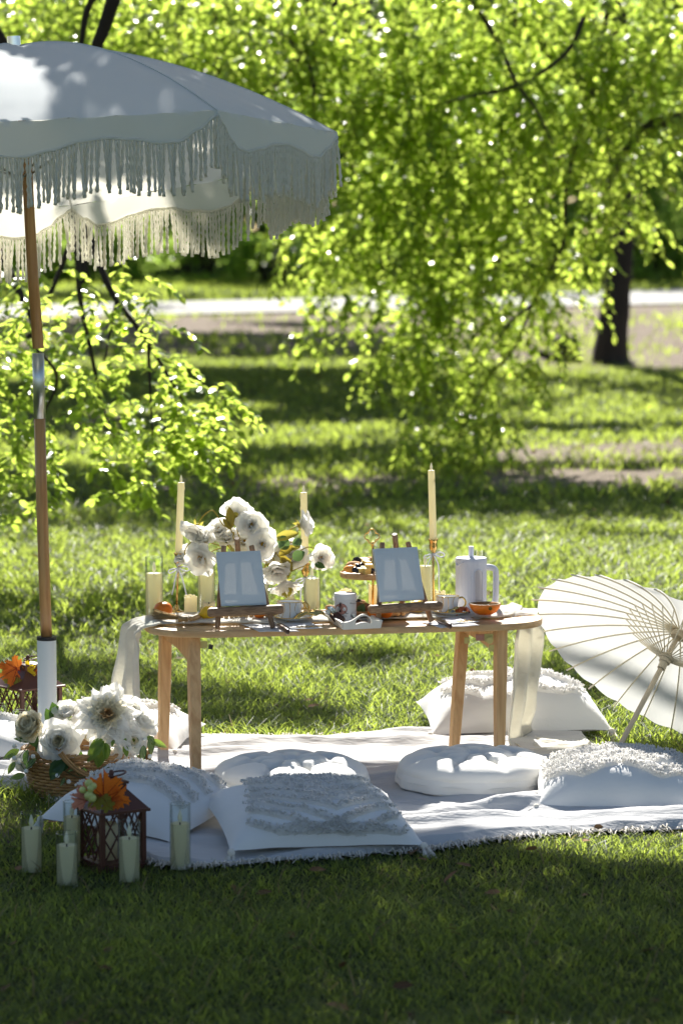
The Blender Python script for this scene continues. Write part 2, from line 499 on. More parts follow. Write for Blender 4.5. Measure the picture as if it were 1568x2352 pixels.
# ------------------------------------------------------------------ the ground, the path
def zg(x, y):
    if y < 35: return 0.0
    return 0.0231 * (min(y, 62) - 35) + 0.012 * max(0, min(y, 120) - 62)
def near_edge(x): return 49.9 + 0.475 * x
def far_edge(x): return 55.4 + 0.6 * x
def sstep(a, b, t):
    t = np.clip((t - a) / (b - a), 0, 1)
    return t * t * (3 - 2 * t)
def vnoise(x, y, s, seed=0.0):
    return noise.noise(Vector((x * s + seed, y * s - seed * 1.7, seed * 0.37)))
def dirt(x, y):
    ne = near_edge(x)
    d = 0.10 + 0.25 * max(0, vnoise(x, y * 0.6, 0.55, 3.1))
    if 24 < y < ne + 0.3:
        s = 37.0 + 1.6 * vnoise(x, 0, 0.5, 9) - (3.4 if x > 2.7 else 3.4 * max(0, (x - 1.7)))
        d += (0.62 + 0.5 * vnoise(x, y * 0.45, 0.8, 17)) * float(sstep(s - 1.2, s + 2.2, y))
    if y > far_edge(x): d = 0.05
    g = math.exp(-((y - 17.7 - 0.25 * x) / 0.75) ** 2)
    d += 0.8 * g * float(sstep(-1.5, -1.0, x)) * (1.0 if x > 0.9 else (0.85 if x < 0.35 else 0.35))
    d += 0.75 * math.exp(-((y - 19.6 - 0.5 * x) / 1.1) ** 2) * float(sstep(0.7, 1.3, x))
    d += 0.5 * math.exp(-((y - 25 - 0.4 * x) / 1.4) ** 2) * float(sstep(0.6, 2.2, -x))
    if y < 8.0 and x < -0.55:
        d += 0.38 * math.exp(-(((x + 0.85) / 0.3) ** 2 + ((y - 7.25) / 0.4) ** 2))
    return max(0.0, min(1.0, d))

ys = np.unique(np.concatenate([np.linspace(-30, 4, 12), np.linspace(4, 20, 90), np.linspace(20, 70, 110), np.linspace(70, 420, 30)]))
xs = np.unique(np.concatenate([np.linspace(-220, -14, 14), np.linspace(-14, -4, 14), np.linspace(-4, 4, 64), np.linspace(4, 14, 14), np.linspace(14, 220, 14)]))
gv = np.array([(x, y, zg(x, y)) for y in ys for x in xs])
w = len(xs)
gf = np.array([(j * w + i, j * w + i + 1, (j + 1) * w + i + 1, (j + 1) * w + i) for j in range(len(ys) - 1) for i in range(w - 1)])
ga = np.array([dirt(x, y) for x, y, z in gv])
m, n, l, b, out = nt('ground')
at = n.new('ShaderNodeAttribute'); at.attribute_name = 'tone'
tcn = n.new('ShaderNodeTexCoord')
n1 = n.new('ShaderNodeTexNoise'); n1.inputs['Scale'].default_value = 2.2; n1.inputs['Detail'].default_value = 7
n2 = n.new('ShaderNodeTexNoise'); n2.inputs['Scale'].default_value = 26; n2.inputs['Detail'].default_value = 4
for q in (n1, n2): l.new(tcn.outputs['Object'], q.inputs['Vector'])
ad = n.new('ShaderNodeMath'); ad.operation = 'ADD'
l.new(at.outputs['Fac'], ad.inputs[0]); l.new(n1.outputs['Fac'], ad.inputs[1])
rp = n.new('ShaderNodeValToRGB'); rp.color_ramp.elements[0].position = 0.78; rp.color_ramp.elements[1].position = 1.06
l.new(ad.outputs[0], rp.inputs[0])
gr = n.new('ShaderNodeMix'); gr.data_type = 'RGBA'
gr.inputs[6].default_value = (0.014, 0.022, 0.007, 1); gr.inputs[7].default_value = (0.045, 0.062, 0.016, 1)
l.new(n2.outputs['Fac'], gr.inputs[0])
dr = n.new('ShaderNodeMix'); dr.data_type = 'RGBA'
dr.inputs[6].default_value = (0.10, 0.078, 0.058, 1); dr.inputs[7].default_value = (0.27, 0.22, 0.175, 1)
l.new(n2.outputs['Fac'], dr.inputs[0])
mx = n.new('ShaderNodeMix'); mx.data_type = 'RGBA'
l.new(rp.outputs[0], mx.inputs[0]); l.new(gr.outputs[2], mx.inputs[6]); l.new(dr.outputs[2], mx.inputs[7])
l.new(mx.outputs[2], b.inputs['Base Color'])
b.inputs['Roughness'].default_value = 0.95; b.inputs['Specular IOR Level'].default_value = 0.1
bp = n.new('ShaderNodeBump'); bp.inputs['Strength'].default_value = 0.8; bp.inputs['Distance'].default_value = 0.03
l.new(n2.outputs['Fac'], bp.inputs['Height']); l.new(bp.outputs[0], b.inputs['Normal'])
ground = put('ground', np_mesh('ground', gv, gf, m, ga))
tag(ground, 'park lawn with worn brown earth patches rising gently to a path', kind='structure')

M['concrete'] = mk('concrete', (0.36, 0.35, 0.33), 0.9, 0.2, var=(2.0, 0.12), bump=(30, 0.3))
pth = MB()
pth.grid(lambda u, v: (lambda x: (lambda y: (x, y, zg(x, y) + 0.03))(near_edge(x) + (far_edge(x) - near_edge(x)) * v))(-30 + 60 * u), 60, 4)
tag(ob('path', pth, M['concrete']), 'pale concrete footpath crossing the park behind the lawn', kind='structure')

# ------------------------------------------------------------------ blanket outline, used to keep grass off it
BACK = [(-170, 1766), (130, 1728), (420, 1706), (700, 1703), (950, 1697), (1330, 1692)]
FRONT = [(-170, 1820), (90, 1832), (330, 1985), (560, 1991), (960, 1962), (1200, 1932), (1700, 1904)]
def along(pts, t):
    P3 = pts
    n_ = len(P3) - 1
    s = min(max(t, 0), 1) * n_
    i = min(int(s), n_ - 1)
    f = s - i
    return P3[i].lerp(P3[i + 1], f)
back3 = spline([G(x, y, 0.0) for x, y in BACK], 6)
front3 = spline([G(x, y, 0.0) for x, y in FRONT], 6)
outline = [(p.x, p.y) for p in back3] + [(p.x, p.y) for p in reversed(front3)]
def inside(px_, py_, poly):
    x, y = np.asarray(px_), np.asarray(py_)
    r = np.zeros(x.shape, bool)
    j = len(poly) - 1
    for i in range(len(poly)):
        xi, yi = poly[i]; xj, yj = poly[j]
        c = ((yi > y) != (yj > y)) & (x < (xj - xi) * (y - yi) / (yj - yi + 1e-12) + xi)
        r ^= c
        j = i
    return r
cx_, cy_ = np.mean([p[0] for p in outline]), np.mean([p[1] for p in outline])
inner = [(cx_ + (x - cx_) * 0.985, cy_ + (y - cy_) * 0.965) for x, y in outline]

# ------------------------------------------------------------------ grass
def grass_patch(name, y0, y1, n_, h, wd, lean, extra=0.3, cut=0.62, mat='grass'):
    Y = y0 + (y1 - y0) * np.sqrt(rng.random(n_) * 0.9 + 0.0) if False else rng.uniform(y0, y1, n_)
    X = rng.uniform(-1, 1, n_) * (0.1175 * Y + extra)
    keep = ~inside(X, Y, inner)
    D = np.array([dirt(a, b_) + 0.35 * vnoise(a, b_, 2.2, 5) for a, b_ in zip(X, Y)])
    keep &= rng.random(n_) * 0.5 + cut - 0.25 > D
    pth_ = (Y > near_edge(X) - 0.1) & (Y < far_edge(X) + 0.1)
    keep &= ~pth_
    X, Y, D = X[keep], Y[keep], D[keep]
    k = len(X)
    clump = np.array([vnoise(a, b_, 1.7, 8) + 0.6 * vnoise(a, b_, 6, 2) for a, b_ in zip(X, Y)])
    H = rng.uniform(h[0], h[1], k) * (1 + 0.55 * clump)
    near_b = inside(X, Y, [(cx_ + (x - cx_) * 1.02, cy_ + (y - cy_) * 1.1) for x, y in outline])
    H = np.where(near_b & (Y < cy_), H * 0.55, H)
    H = np.clip(H, 0.01, None)
    a = rng.uniform(0, 2 * PI, k)
    L = rng.uniform(lean[0], lean[1], k) * H
    da = a + rng.normal(0, 0.6, k) + PI / 2
    Z = np.array([zg(p, q) for p, q in zip(X, Y)])
    base = np.stack([X, Y, Z], 1)
    side = np.stack([np.cos(a), np.sin(a), 0 * a], 1) * (rng.uniform(wd[0], wd[1], k) / 2)[:, None]
    ln = np.stack([np.cos(da), np.sin(da), 0 * a], 1) * L[:, None]
    up = np.array([0, 0, 1.0])[None, :] * H[:, None]
    v = np.stack([base - side, base + side,
                  base + 0.6 * up + 0.35 * ln + side * 0.8, base + 0.6 * up + 0.35 * ln - side * 0.8,
                  base + up * 0.97 + ln + side * 0.12, base + up * 0.97 + ln - side * 0.12], 1).reshape(-1, 3)
    i = np.arange(k)[:, None] * 6
    q = np.concatenate([i + np.array([[0, 1, 2, 3]]), i + np.array([[3, 2, 4, 5]])], 0)
    tone = np.repeat(np.clip(0.5 + 0.22 * clump + rng.normal(0, 0.22, k), 0, 1), 6)
    o = put(name, np_mesh(name, v, q, M[mat], tone))
    return o
tag(grass_patch('grass', 5.0, 7.4, 70000, (0.012, 0.036), (0.0017, 0.0033), (0.5, 2.2)), 'dark shaded lawn grass in front of the picnic blanket', 'grass', kind='stuff')
tag(grass_patch('grass', 7.4, 10.6, 62000, (0.018, 0.050), (0.0022, 0.0044), (0.5, 2.2)), 'sunlit grass blades behind and under the picnic table', 'grass', kind='stuff')
tag(grass_patch('grass', 10.6, 16.5, 56000, (0.022, 0.055), (0.004, 0.008), (0.5, 2.2)), 'bright yellow green strip of lawn in full sun', 'grass', kind='stuff')
tag(grass_patch('grass', 16.5, 37, 56000, (0.03, 0.07), (0.009, 0.016), (0.4, 1.6)), 'lawn in the dappled shade of the trees', 'grass', kind='stuff')
tag(grass_patch('grass', 37, 74, 26000, (0.06, 0.12), (0.02, 0.04), (0.2, 0.7), extra=1.0), 'far lawn on both sides of the concrete footpath', 'grass', kind='stuff')

tag(grass_patch('dry_grass', 5.0, 16, 2500, (0.02, 0.06), (0.0022, 0.005), (0.6, 2.2), cut=0.8, mat='grass_dry'), 'scattered dry straw coloured blades among the lawn', 'grass', kind='stuff')
# ------------------------------------------------------------------ leaves, twigs, trees
LEAF = np.array([(0, 0, 0), (0.28, 0.25, 0.05), (0.68, 0.23, 0.05), (1, 0, -0.03), (0.68, -0.23, 0.05), (0.28, -0.25, 0.05)])
LEAFQ = np.array([(0, 3, 2, 1), (0, 5, 4, 3)])
def leaf_arrays(P, D, N, Sz, wide=1.0):
    D = D / (np.linalg.norm(D, axis=1, keepdims=True) + 1e-9)
    N = N - D * (N * D).sum(1, keepdims=True)
    N = N / (np.linalg.norm(N, axis=1, keepdims=True) + 1e-9)
    B = np.cross(N, D)
    v = (P[:, None, :] + Sz[:, None, None] * (LEAF[None, :, 0:1] * D[:, None, :] + wide * LEAF[None, :, 1:2] * B[:, None, :] + LEAF[None, :, 2:3] * N[:, None, :]))
    k = len(P)
    q = (np.arange(k)[:, None, None] * 6 + LEAFQ[None]).reshape(-1, 4)
    return v.reshape(-1, 3), q
k_ = 1500                                                  # last year's leaves lying in the lawn
ly = rng.uniform(5, 48, k_) ** 1.0
lp = np.stack([rng.uniform(-1, 1, k_) * (0.118 * ly + .2), ly, 0 * ly], 1)
lp = lp[~inside(lp[:, 0], lp[:, 1], outline) & (ly < 46)]
lp[:, 2] = [zg(a, b_) + random.uniform(.004, .03) for a, b_ in lp[:, :2]]
v, q = leaf_arrays(lp, rng.normal(0, 1, lp.shape) * np.array([[1, 1, .2]]), rng.normal(0, .4, lp.shape) + np.array([[0, 0, 1]]), rng.uniform(.018, .045, len(lp)) * (1 + lp[:, 1] / 40))
tag(put('fallen_leaves', np_mesh('fallen_leaves', v, q, M['litter'], np.repeat(rng.random(len(lp)), 6))), 'brown fallen leaves scattered over lawn and bare earth', 'leaves', kind='stuff')
def leaf_single(mat):
    me = np_mesh('leaf', LEAF.copy(), LEAFQ.copy(), mat, np.full(6, 0.55))
    return me
def twigs(starts, length, per, size, droop=0.8):
    """drooping twigs with alternate leaves; returns leaf P, D, N, S and the twig centre lines"""
    P_, D_, N_, S_, lines = [], [], [], [], []
    for p in starts:
        a = random.uniform(0, 2 * PI)
        d = Vector((math.cos(a), math.sin(a), random.uniform(-0.5, 0.35)))
        ln = length * random.uniform(0.6, 1.3)
        pts = [Vector(p)]
        st = 6
        for k in range(st):
            d = (d + Vector((random.gauss(0, .22), random.gauss(0, .22), -droop * random.uniform(.1, .6)))).normalized()
            pts.append(pts[-1] + d * ln / st)
        lines.append(pts)
        m_ = max(4, int(per * random.uniform(0.7, 1.25)))
        for k in range(m_):
            t = (k + 0.6) / m_ * st
            i = min(int(t), st - 1)
            q = pts[i].lerp(pts[i + 1], t - i)
            ax = (pts[i + 1] - pts[i]).normalized()
            sd = ax.cross(Vector((0, 0, 1)))
            sd = sd.normalized() if sd.length > 0.05 else Vector((1, 0, 0))
            s = 1 if k % 2 else -1
            dd = ax * 0.7 + sd * s * random.uniform(.5, 1.1) + Vector((random.gauss(0, .25), random.gauss(0, .25), random.gauss(-.1, .25)))
            nn = Vector((random.gauss(0, .45), random.gauss(0, .45), 1))
            P_.append(q); D_.append(dd); N_.append(nn); S_.append(size * random.uniform(0.65, 1.3))
    return np.array(P_), np.array(D_), np.array(N_), np.array(S_), lines
def poly_starts(poly, Y0, Y1, n_, lift=0.0, weight=None):
    xs_ = [p[0] for p in poly]; ys_ = [p[1] for p in poly]
    out_ = []
    while len(out_) < n_:
        x, y = random.uniform(min(xs_), max(xs_)), random.uniform(min(ys_), max(ys_))
        if inside(np.array([x]), np.array([y]), poly)[0] and (weight is None or random.random() < weight(x, y)):
            p = W(x, y, random.uniform(Y0, Y1))
            p.z += lift
            out_.append(p)
    return out_
def shade_leaves(n_, fn, box, zr, size):
    """crown leaves hung where their shade lands on the ground patches fn() gives"""
    P_ = []
    while len(P_) < n_:
        x, y = random.uniform(box[0], box[1]), random.uniform(box[2], box[3])
        if random.random() < fn(x, y):
            z = random.uniform(*zr)
            P_.append((x + SUN.x / SUN.z * z, y + SUN.y / SUN.z * z, z))
    P_ = np.array(P_)
    D_ = rng.normal(0, 1, (n_, 3)); D_[:, 2] = D_[:, 2] * 0.5 - 0.3
    N_ = rng.normal(0, 0.5, (n_, 3)); N_[:, 2] += 1
    return P_, D_, N_, size * rng.uniform(0.7, 1.3, n_)
def build_tree(name, label, base, trunk, limbs, sets, mat, leaf_parts=0, lines=(), tube_r=0.003, group=None, wide=1.0):
    t = thing(name, label, 'tree', base, group)
    mb = MB(); mb.tube(spline([p for p, r in trunk], 5), np.interp(np.linspace(0, len(trunk) - 1, (len(trunk) - 1) * 5 + 1), range(len(trunk)), [r for p, r in trunk]).tolist(), 12)
    mb.v = [tuple(Vector(p) + Vector((vnoise(p[0] * 3 + p[1], p[2] * .8, 4, 1), vnoise(p[1] * 3, p[2] * .8, 4, 7), 0)) * 0.02 + Vector((vnoise(p[0] * 9, p[1] * 9 + p[2], 2, 3), 0, 0)) * 0.03) for p in mb.v]
    ob('trunk', mb, M['bark'], t)
    for path, r0, r1 in limbs:
        mb = MB(); s = spline(path, 5)
        mb.tube(s, lin(r0 * 1.1, r1 * 1.1, len(s)), 7)
        ob('branch', mb, M['bark'], t)
    A = [np.concatenate(c) for c in zip(*[s[:4] for s in sets])]
    P_, D_, N_, S_ = A
    k = len(P_)
    chosen = np.zeros(k, bool)
    if leaf_parts:
        scr = []
        for i, p in enumerate(P_):
            x, y = to_px(p)
            on = -5 < x < 1573 and -5 < y < 2352
            scr.append(S_[i] / p[1] if on else 0)
        idx = np.argsort(-np.array(scr))[:leaf_parts]
        chosen[idx] = True
        lm = leaf_single(mat)
        base_v = Vector(base)
        for i in idx:
            d = Vector(D_[i]).normalized(); nn = Vector(N_[i]); nn = (nn - d * nn.dot(d)).normalized()
            bb = nn.cross(d)
            mm = Matrix((( d.x, bb.x, nn.x, P_[i][0] - base_v.x), (d.y, bb.y, nn.y, P_[i][1] - base_v.y), (d.z, bb.z, nn.z, P_[i][2] - base_v.z), (0, 0, 0, 1)))
            put('leaf', lm, t, M=mm @ Matrix.Scale(float(S_[i]), 4))
    r = ~chosen
    v, q = leaf_arrays(P_[r], D_[r], N_[r], S_[r], wide)
    tone = np.repeat(np.clip(rng.normal(0.5, 0.24, int(r.sum())), 0, 1), 6)
    c = put('crown', np_mesh('crown', v - np.array(base)[None], q, mat, tone), t)
    c['kind'] = 'stuff'
    if lines:
        tv, tq, cnt = [], [], 0
        for pts in lines:
            for i, p in enumerate(pts):
                rr = tube_r * (1 - 0.7 * i / len(pts))
                for kk in range(3):
                    tv.append((p.x + rr * math.cos(2.1 * kk), p.y + rr * math.sin(2.1 * kk), p.z))
            for i in range(len(pts) - 1):
                for kk in range(3):
                    a0 = cnt + i * 3 + kk; a1 = cnt + i * 3 + (kk + 1) % 3
                    tq.append((a0, a1, a1 + 3, a0 + 3))
            cnt += len(pts) * 3
        c = put('twigs', np_mesh('twigs', np.array(tv) - np.array(base)[None], np.array(tq), M['bark']), t)
        c['kind'] = 'stuff'
    return t
def wpath(pts, Y, dY=0.0):
    k = len(pts)
    return [W(x, y, Y + dY * i / max(1, k - 1)) for i, (x, y) in enumerate(pts)]

# the tree on the right whose skirts hang across the upper half of the picture
RP = [(560, -60), (1640, -60), (1640, 330), (1510, 380), (1480, 520), (1430, 580), (1385, 600), (1350, 660), (1280, 730), (1235, 800), (1190, 870), (1140, 930), (1100, 1000), (1050, 1020),
      (1000, 960), (970, 900), (940, 860), (905, 790), (880, 740), (860, 680), (800, 640), (780, 680), (740, 720), (710, 680), (680, 600), (650, 560), (650, 520), (770, 460), (790, 300), (560, 200)]
def rw(x, y):
    a = 1.0
    if x > 1250 and y > 420: a = 0.5
    if x > 1235 and y > 690: a = 0.15
    if x < 900 and 480 < y: a = 0.6
    if x < 860 and y > 620: a = 0.4
    if y > 700: a = 0.95
    return a * (0.55 + 0.55 * (vnoise(x, y, 0.0115, 4) > -0.02) - 0.1)
rs = poly_starts(RP, 18.6, 19.6, 1550, 0.10, rw)
tw = twigs(rs, 0.44, 18, 0.060, 0.9)
tips = [(720, 830), (735, 800), (880, 905), (865, 925), (945, 1060), (955, 1070), (1040, 1125), (1060, 1130), (1000, 1110), (1130, 1010), (1230, 910), (1250, 830), (790, 760), (980, 1075), (1090, 1075), (910, 880), (1160, 1010)]
tw2 = twigs([W(x + random.uniform(-18, 18), y - random.uniform(35, 120), random.uniform(18.3, 19.2)) for x, y in tips for _ in range(6)], 0.34, 16, 0.050, 1.3)
TL = [(-60, -60), (600, -60), (620, 210), (520, 210), (400, 170), (240, 120), (100, 110), (-60, 130)]
tw3 = twigs(poly_starts(TL, 17.8, 20.8, 620, 0.08), 0.42, 19, 0.052, 0.7)
RB = Vector((3.7, 21.0, 0))
limbs = [
    ([W(1640, 250, 19.5), W(1568, 272, 19.2), W(1500, 285, 19.0), W(1440, 340, 18.9), W(1400, 420, 18.7)], 0.055, 0.016),
    ([W(1420, -60, 19.4), W(1370, 120, 19.2), W(1325, 320, 19.1), W(1300, 430, 19.1), W(1292, 560, 18.9), W(1245, 650, 18.9), W(1205, 740, 18.8), W(1180, 800, 18.8), W(1105, 890, 18.8), W(1065, 980, 18.8), W(1030, 1060, 18.8)], 0.019, 0.004),
    ([W(1060, -40, 18.8), W(1110, 40, 18.7), W(1150, 110, 18.6), W(1185, 190, 18.5), W(1230, 250, 18.5), W(1270, 330, 18.4)], 0.022, 0.007),
    ([W(1340, 40, 18.6), W(1300, 120, 18.5), W(1200, 190, 18.5), W(1100, 215, 18.5), W(1020, 235, 18.4)], 0.018, 0.006),
    ([W(540, -60, 19.0), W(600, 40, 18.9), W(660, 90, 18.8), W(700, 120, 18.7), W(740, 70, 18.8), W(770, 0, 18.9), W(790, -50, 19)], 0.020, 0.014),
    ([W(700, 120, 18.7), W(715, 170, 18.6), W(720, 230, 18.6), W(722, 300, 18.5), W(735, 400, 18.5)], 0.014, 0.005),
    ([W(700, 120, 18.7), W(650, 180, 18.6), W(600, 215, 18.6), W(570, 245, 18.6)], 0.012, 0.005),
    ([W(486, -40, 19.4), W(494, 70, 19.3), W(498, 150, 19.2), W(512, 215, 19.2)], 0.022, 0.014),
    ([W(690, -40, 19.2), W(665, 40, 19), W(690, 90, 18.9), W(730, 150, 18.8), W(720, 210, 18.8)], 0.012, 0.006),
    ([W(938, -40, 19.2), W(930, 40, 19), W(945, 110, 18.9)], 0.009, 0.005),
    ([W(1220, 700, 18.1), W(1170, 740, 18.0), W(1130, 800, 18.0)], 0.010, 0.004),
    ([RB + Vector((0, 0, 3.6)), Vector((2.8, 19.8, 4.0)), Vector((2.2, 19.0, 3.6)), W(1420, -60, 18.6)], 0.08, 0.026),
    ([RB + Vector((0, 0, 3.2)), Vector((3.1, 20.1, 3.1)), W(1640, 250, 19.5)], 0.09, 0.056),
    ([RB + Vector((0, 0, 4.2)), Vector((2.4, 20.2, 4.9)), Vector((1.2, 19.4, 4.2)), W(1060, -40, 18.8)], 0.08, 0.023),
    ([Vector((1.2, 19.4, 4.2)), Vector((0.2, 19.3, 4.2)), W(790, -50, 19)], 0.04, 0.016),
    ([Vector((0.2, 19.3, 4.2)), Vector((-0.5, 19.4, 3.9)), W(486, -40, 19.4)], 0.03, 0.022),
    ([Vector((0.2, 19.3, 4.2)), W(560, -150, 19.2), W(540, -60, 19.0)], 0.03, 0.02),
]
build_tree('elm_tree', 'leafy elm whose bright hanging branches fill the upper right of the view', RB,
           [(RB, 0.24), (RB + Vector((-0.05, 0, 1.8)), 0.19), (RB + Vector((0, 0, 3.4)), 0.16), (RB + Vector((0.1, 0.1, 6)), 0.09)],
           limbs, [tw, tw2, tw3], M['leaf'], 300, tw[4] + tw2[4] + tw3[4], 0.0032)

# the near tree on the left: the sharp hanging branch and the added leaves overhead that shade the foreground
LP = [(-60, 610), (100, 640), (225, 625), (330, 610), (375, 640), (345, 720), (385, 790), (425, 850), (455, 900), (545, 905), (545, 950), (520, 1030), (480, 1090), (420, 1140), (330, 1150), (250, 1110), (150, 1120), (95, 1110), (50, 1190), (-60, 1200)]
def lw(x, y):
    if 120 < x < 330 and y < 760 and vnoise(x, y, 0.012, 2) < 0.05: return 0.25
    return 0.5 + 0.5 * (vnoise(x, y, 0.011, 6) > -0.15)
lt = twigs(poly_starts(LP, 11.6, 12.9, 250, 0.05, lw), 0.20, 13, 0.049, 0.6)
lt2 = twigs([W(x, y, random.uniform(11.8, 12.3)) for x, y in [(470, 890), (500, 900), (490, 930), (455, 960), (470, 1010), (440, 1060), (390, 1100), (320, 1130), (30, 1180), (90, 1150), (250, 1130), (60, 1100), (40, 1040), (520, 915), (430, 1000), (405, 940)] for _ in range(3)], 0.17, 11, 0.045, 0.5)
def shade_near(x, y):
    nx = 0.10 * vnoise(x, 0, 1.3, 3)
    top = 6.62 + 0.5 * nx
    if x < 0.30: top += 0.28 if x > -0.40 else 0.14
    else: top += 0.28 * max(0, 1 - (x - 0.30) * 3)
    if (5.36 if x < -.60 else 5.06) + nx < y < top: return 1.0
    if x < -0.62 and 6.6 < y < 7.7: return 0.22 * (vnoise(x, y, 3.2, 5) > 0.0)
    if x > 0.55 and 6.9 < y < 7.25: return 0.35 * (vnoise(x, y, 4, 5) > 0.05)
    if 8.5 < y < 10.2: return 0.50 * (vnoise(x, y, 1.5, 5) > -0.05)
    return 0.0
sn = shade_leaves(30000, shade_near, (-2.3, 2.3, 4.9, 10.6), (3.3, 5.2), 0.068)
LB = Vector((-2.9, 13.0, 0))
limbs = [
    ([Vector((-1.6, 12.0, 4.4)), Vector((-1.3, 9.0, 4.6)), Vector((-0.8, 6.0, 4.6)), Vector((0.4, 3.6, 4.5))], 0.07, 0.02),
    ([Vector((-0.2, 11.2, 4.7)), Vector((0.6, 8.6, 4.8)), Vector((1.6, 6.0, 4.6))], 0.05, 0.02),
    ([Vector((-1.6, 12.0, 4.4)), W(300, -160, 12.2), W(268, -30, 12.2), W(240, 60, 12.2), W(218, 118, 12.2), W(190, 240, 12.3), W(170, 480, 12.4)], 0.034, 0.016),
    ([W(268, -80, 12.2), W(205, 10, 12.3), W(185, 110, 12.3), W(160, 260, 12.4)], 0.016, 0.006),
    ([W(170, 480, 12.4), W(178, 600, 12.3), W(184, 690, 12.3), W(205, 790, 12.2), W(235, 930, 12.2), W(262, 1005, 12.1)], 0.014, 0.004),
    ([W(200, 520, 12.3), W(232, 615, 12.2), W(268, 690, 12.1), W(330, 770, 12.0), W(378, 850, 11.9), W(425, 930, 11.9)], 0.016, 0.004),
    ([W(268, 690, 12.1), W(255, 750, 12.1), W(240, 830, 12.1)], 0.008, 0.003),
    ([W(160, 560, 12.5), W(130, 640, 12.5), W(90, 720, 12.5), W(20, 800, 12.5)], 0.012, 0.004),
    ([W(60, 780, 12.3), W(130, 860, 12.2), W(100, 950, 12.2), W(40, 1060, 12.1)], 0.009, 0.003),
    ([W(340, 780, 12.0), W(345, 900, 12.0), W(350, 1000, 12.0)], 0.007, 0.003),
    ([LB + Vector((0, 0, 2.6)), Vector((-2.2, 12.7, 3.1)), Vector((-1.5, 12.4, 2.4)), W(170, 480, 12.4)], 0.06, 0.016),
    ([Vector((-1.5, 12.4, 2.4)), W(185, 420, 12.4), W(200, 520, 12.3)], 0.02, 0.016),
    ([LB + Vector((0, 0, 2.2)), Vector((-2.0, 12.7, 2.2)), W(60, 700, 12.4), W(60, 780, 12.3)], 0.03, 0.010),
    ([LB + Vector((0, 0, 3.4)), Vector((-1.6, 12.0, 4.4)), Vector((-0.2, 11.2, 4.7)), Vector((1.4, 10.8, 4.5))], 0.10, 0.03),
    ([Vector((-1.6, 12.0, 4.4)), Vector((-1.0, 11.0, 4.3)), Vector((-0.6, 10.0, 4.0))], 0.05, 0.02),
    ([LB + Vector((0, 0, 4.0)), Vector((-1.5, 13.5, 5.0)), Vector((0.2, 13.8, 4.9)), Vector((1.3, 14, 4.7))], 0.08, 0.02),
]
build_tree('elm_tree', 'near elm with a sharp drooping leafy branch beside the fringed umbrella pole', LB,
           [(LB, 0.22), (LB + Vector((0.05, 0, 1.6)), 0.18), (LB + Vector((0, 0, 3.2)), 0.15), (LB + Vector((-0.1, 0.1, 5.5)), 0.08)],
           limbs, [lt, lt2], M['leaf'], 300, lt[4] + lt2[4], 0.0022)

# unseen tree added out of frame on the right; its crown shades the foreground
OB = Vector((2.7, 9.6, 0))
build_tree('added_shade_tree', 'unseen tree added outside the right edge whose crown shades the foreground lawn', OB,
           [(OB, 0.26), (OB + Vector((0.05, 0, 1.6)), 0.21), (OB + Vector((0, 0, 3.2)), 0.18), (OB + Vector((-0.1, 0.1, 5.0)), 0.10)],
           [([OB + Vector((0, 0, 3.0)), Vector((1.5, 10.2, 4.1)), Vector((0.2, 10.6, 4.4)), Vector((-1.4, 10.8, 4.5))], 0.10, 0.03),
            ([OB + Vector((0, 0, 2.9)), Vector((1.6, 8.0, 4.2)), Vector((0.6, 6.0, 4.4)), Vector((-0.8, 4.8, 4.4))], 0.10, 0.03),
            ([OB + Vector((0, 0, 3.2)), Vector((1.8, 11.0, 4.4)), Vector((0.6, 11.8, 4.6))], 0.08, 0.03)],
           [sn], M['leaf_blocker'], 0)

# the tree with the dark trunk behind on the right, and the stump beside it
TB = G(1402, 838)
def shade_mid(x, y):
    if 23.5 < y < 34.5 and x < 1.2: return 0.95 * (vnoise(x, y * 0.5, 0.45, 2) > -0.32)
    if 23.5 < y < 34.5: return 0.35 * (vnoise(x, y * 0.5, 0.6, 6) > 0.05)
    if 15.2 < y < 18.9 and x > -0.55: return 0.0         # the hanging elm itself shades this strip
    if 15.9 + .3 * math.sin(x * 2) < y < 18.6: return 0.95 * (vnoise(x, y * 0.8, 0.55, 12) > -0.30)
    if 18.6 <= y < 23.5: return 0.7 * (vnoise(x, y * 0.9, 0.6, 12) > 0.02)
    if 36.5 < y < 46 and x < 1.0: return 0.6 * (vnoise(x, y * 0.5, 0.5, 8) > -0.2)
    return 0.0
sm = shade_leaves(25000, shade_mid, (-5.5, 5.5, 16, 46), (4.8, 8.5), 0.28)
tdir = [(TB + Vector((0.02, 0, -0.05)), 0.33), (TB + Vector((0.0, 0, 0.10)), 0.225), (TB + Vector((0.03, 0, 0.5)), 0.185), (TB + Vector((0.10, 0.05, 1.3)), 0.17), (TB + Vector((0.1, 0.1, 3.2)), 0.16), (TB + Vector((-0.1, 0.2, 7)), 0.08)]
build_tree('oak_tree', 'dark trunked tree standing on bare earth beyond the picnic', TB, tdir,
           [([TB + Vector((0.1, 0.1, 3.0)), TB + Vector((-2, 1, 5)), TB + Vector((-5, 0, 6.5))], 0.10, 0.03),
            ([TB + Vector((0.1, 0.1, 3.4)), TB + Vector((2, -2, 5.2)), TB + Vector((3, -6, 6.0))], 0.10, 0.03),
            ([TB + Vector((0.1, 0.1, 3.8)), TB + Vector((-2, -3, 5.5)), TB + Vector((-4, -8, 6.3))], 0.09, 0.03)],
           [sm], M['leaf_blocker'], 0)
SB = G(1300, 836)
mb = MB(); mb.lathe([(0.20, -0.03), (0.19, 0.04), (0.165, 0.14), (0.15, 0.24), (0.155, 0.30), (0.13, 0.34), (0.0, 0.345)], 20, SB + Vector((0, 0.1, 0)), flute=lambda w_, z: 1 + 0.10 * math.sin(3 * w_ + 1) + 0.05 * math.sin(7 * w_))
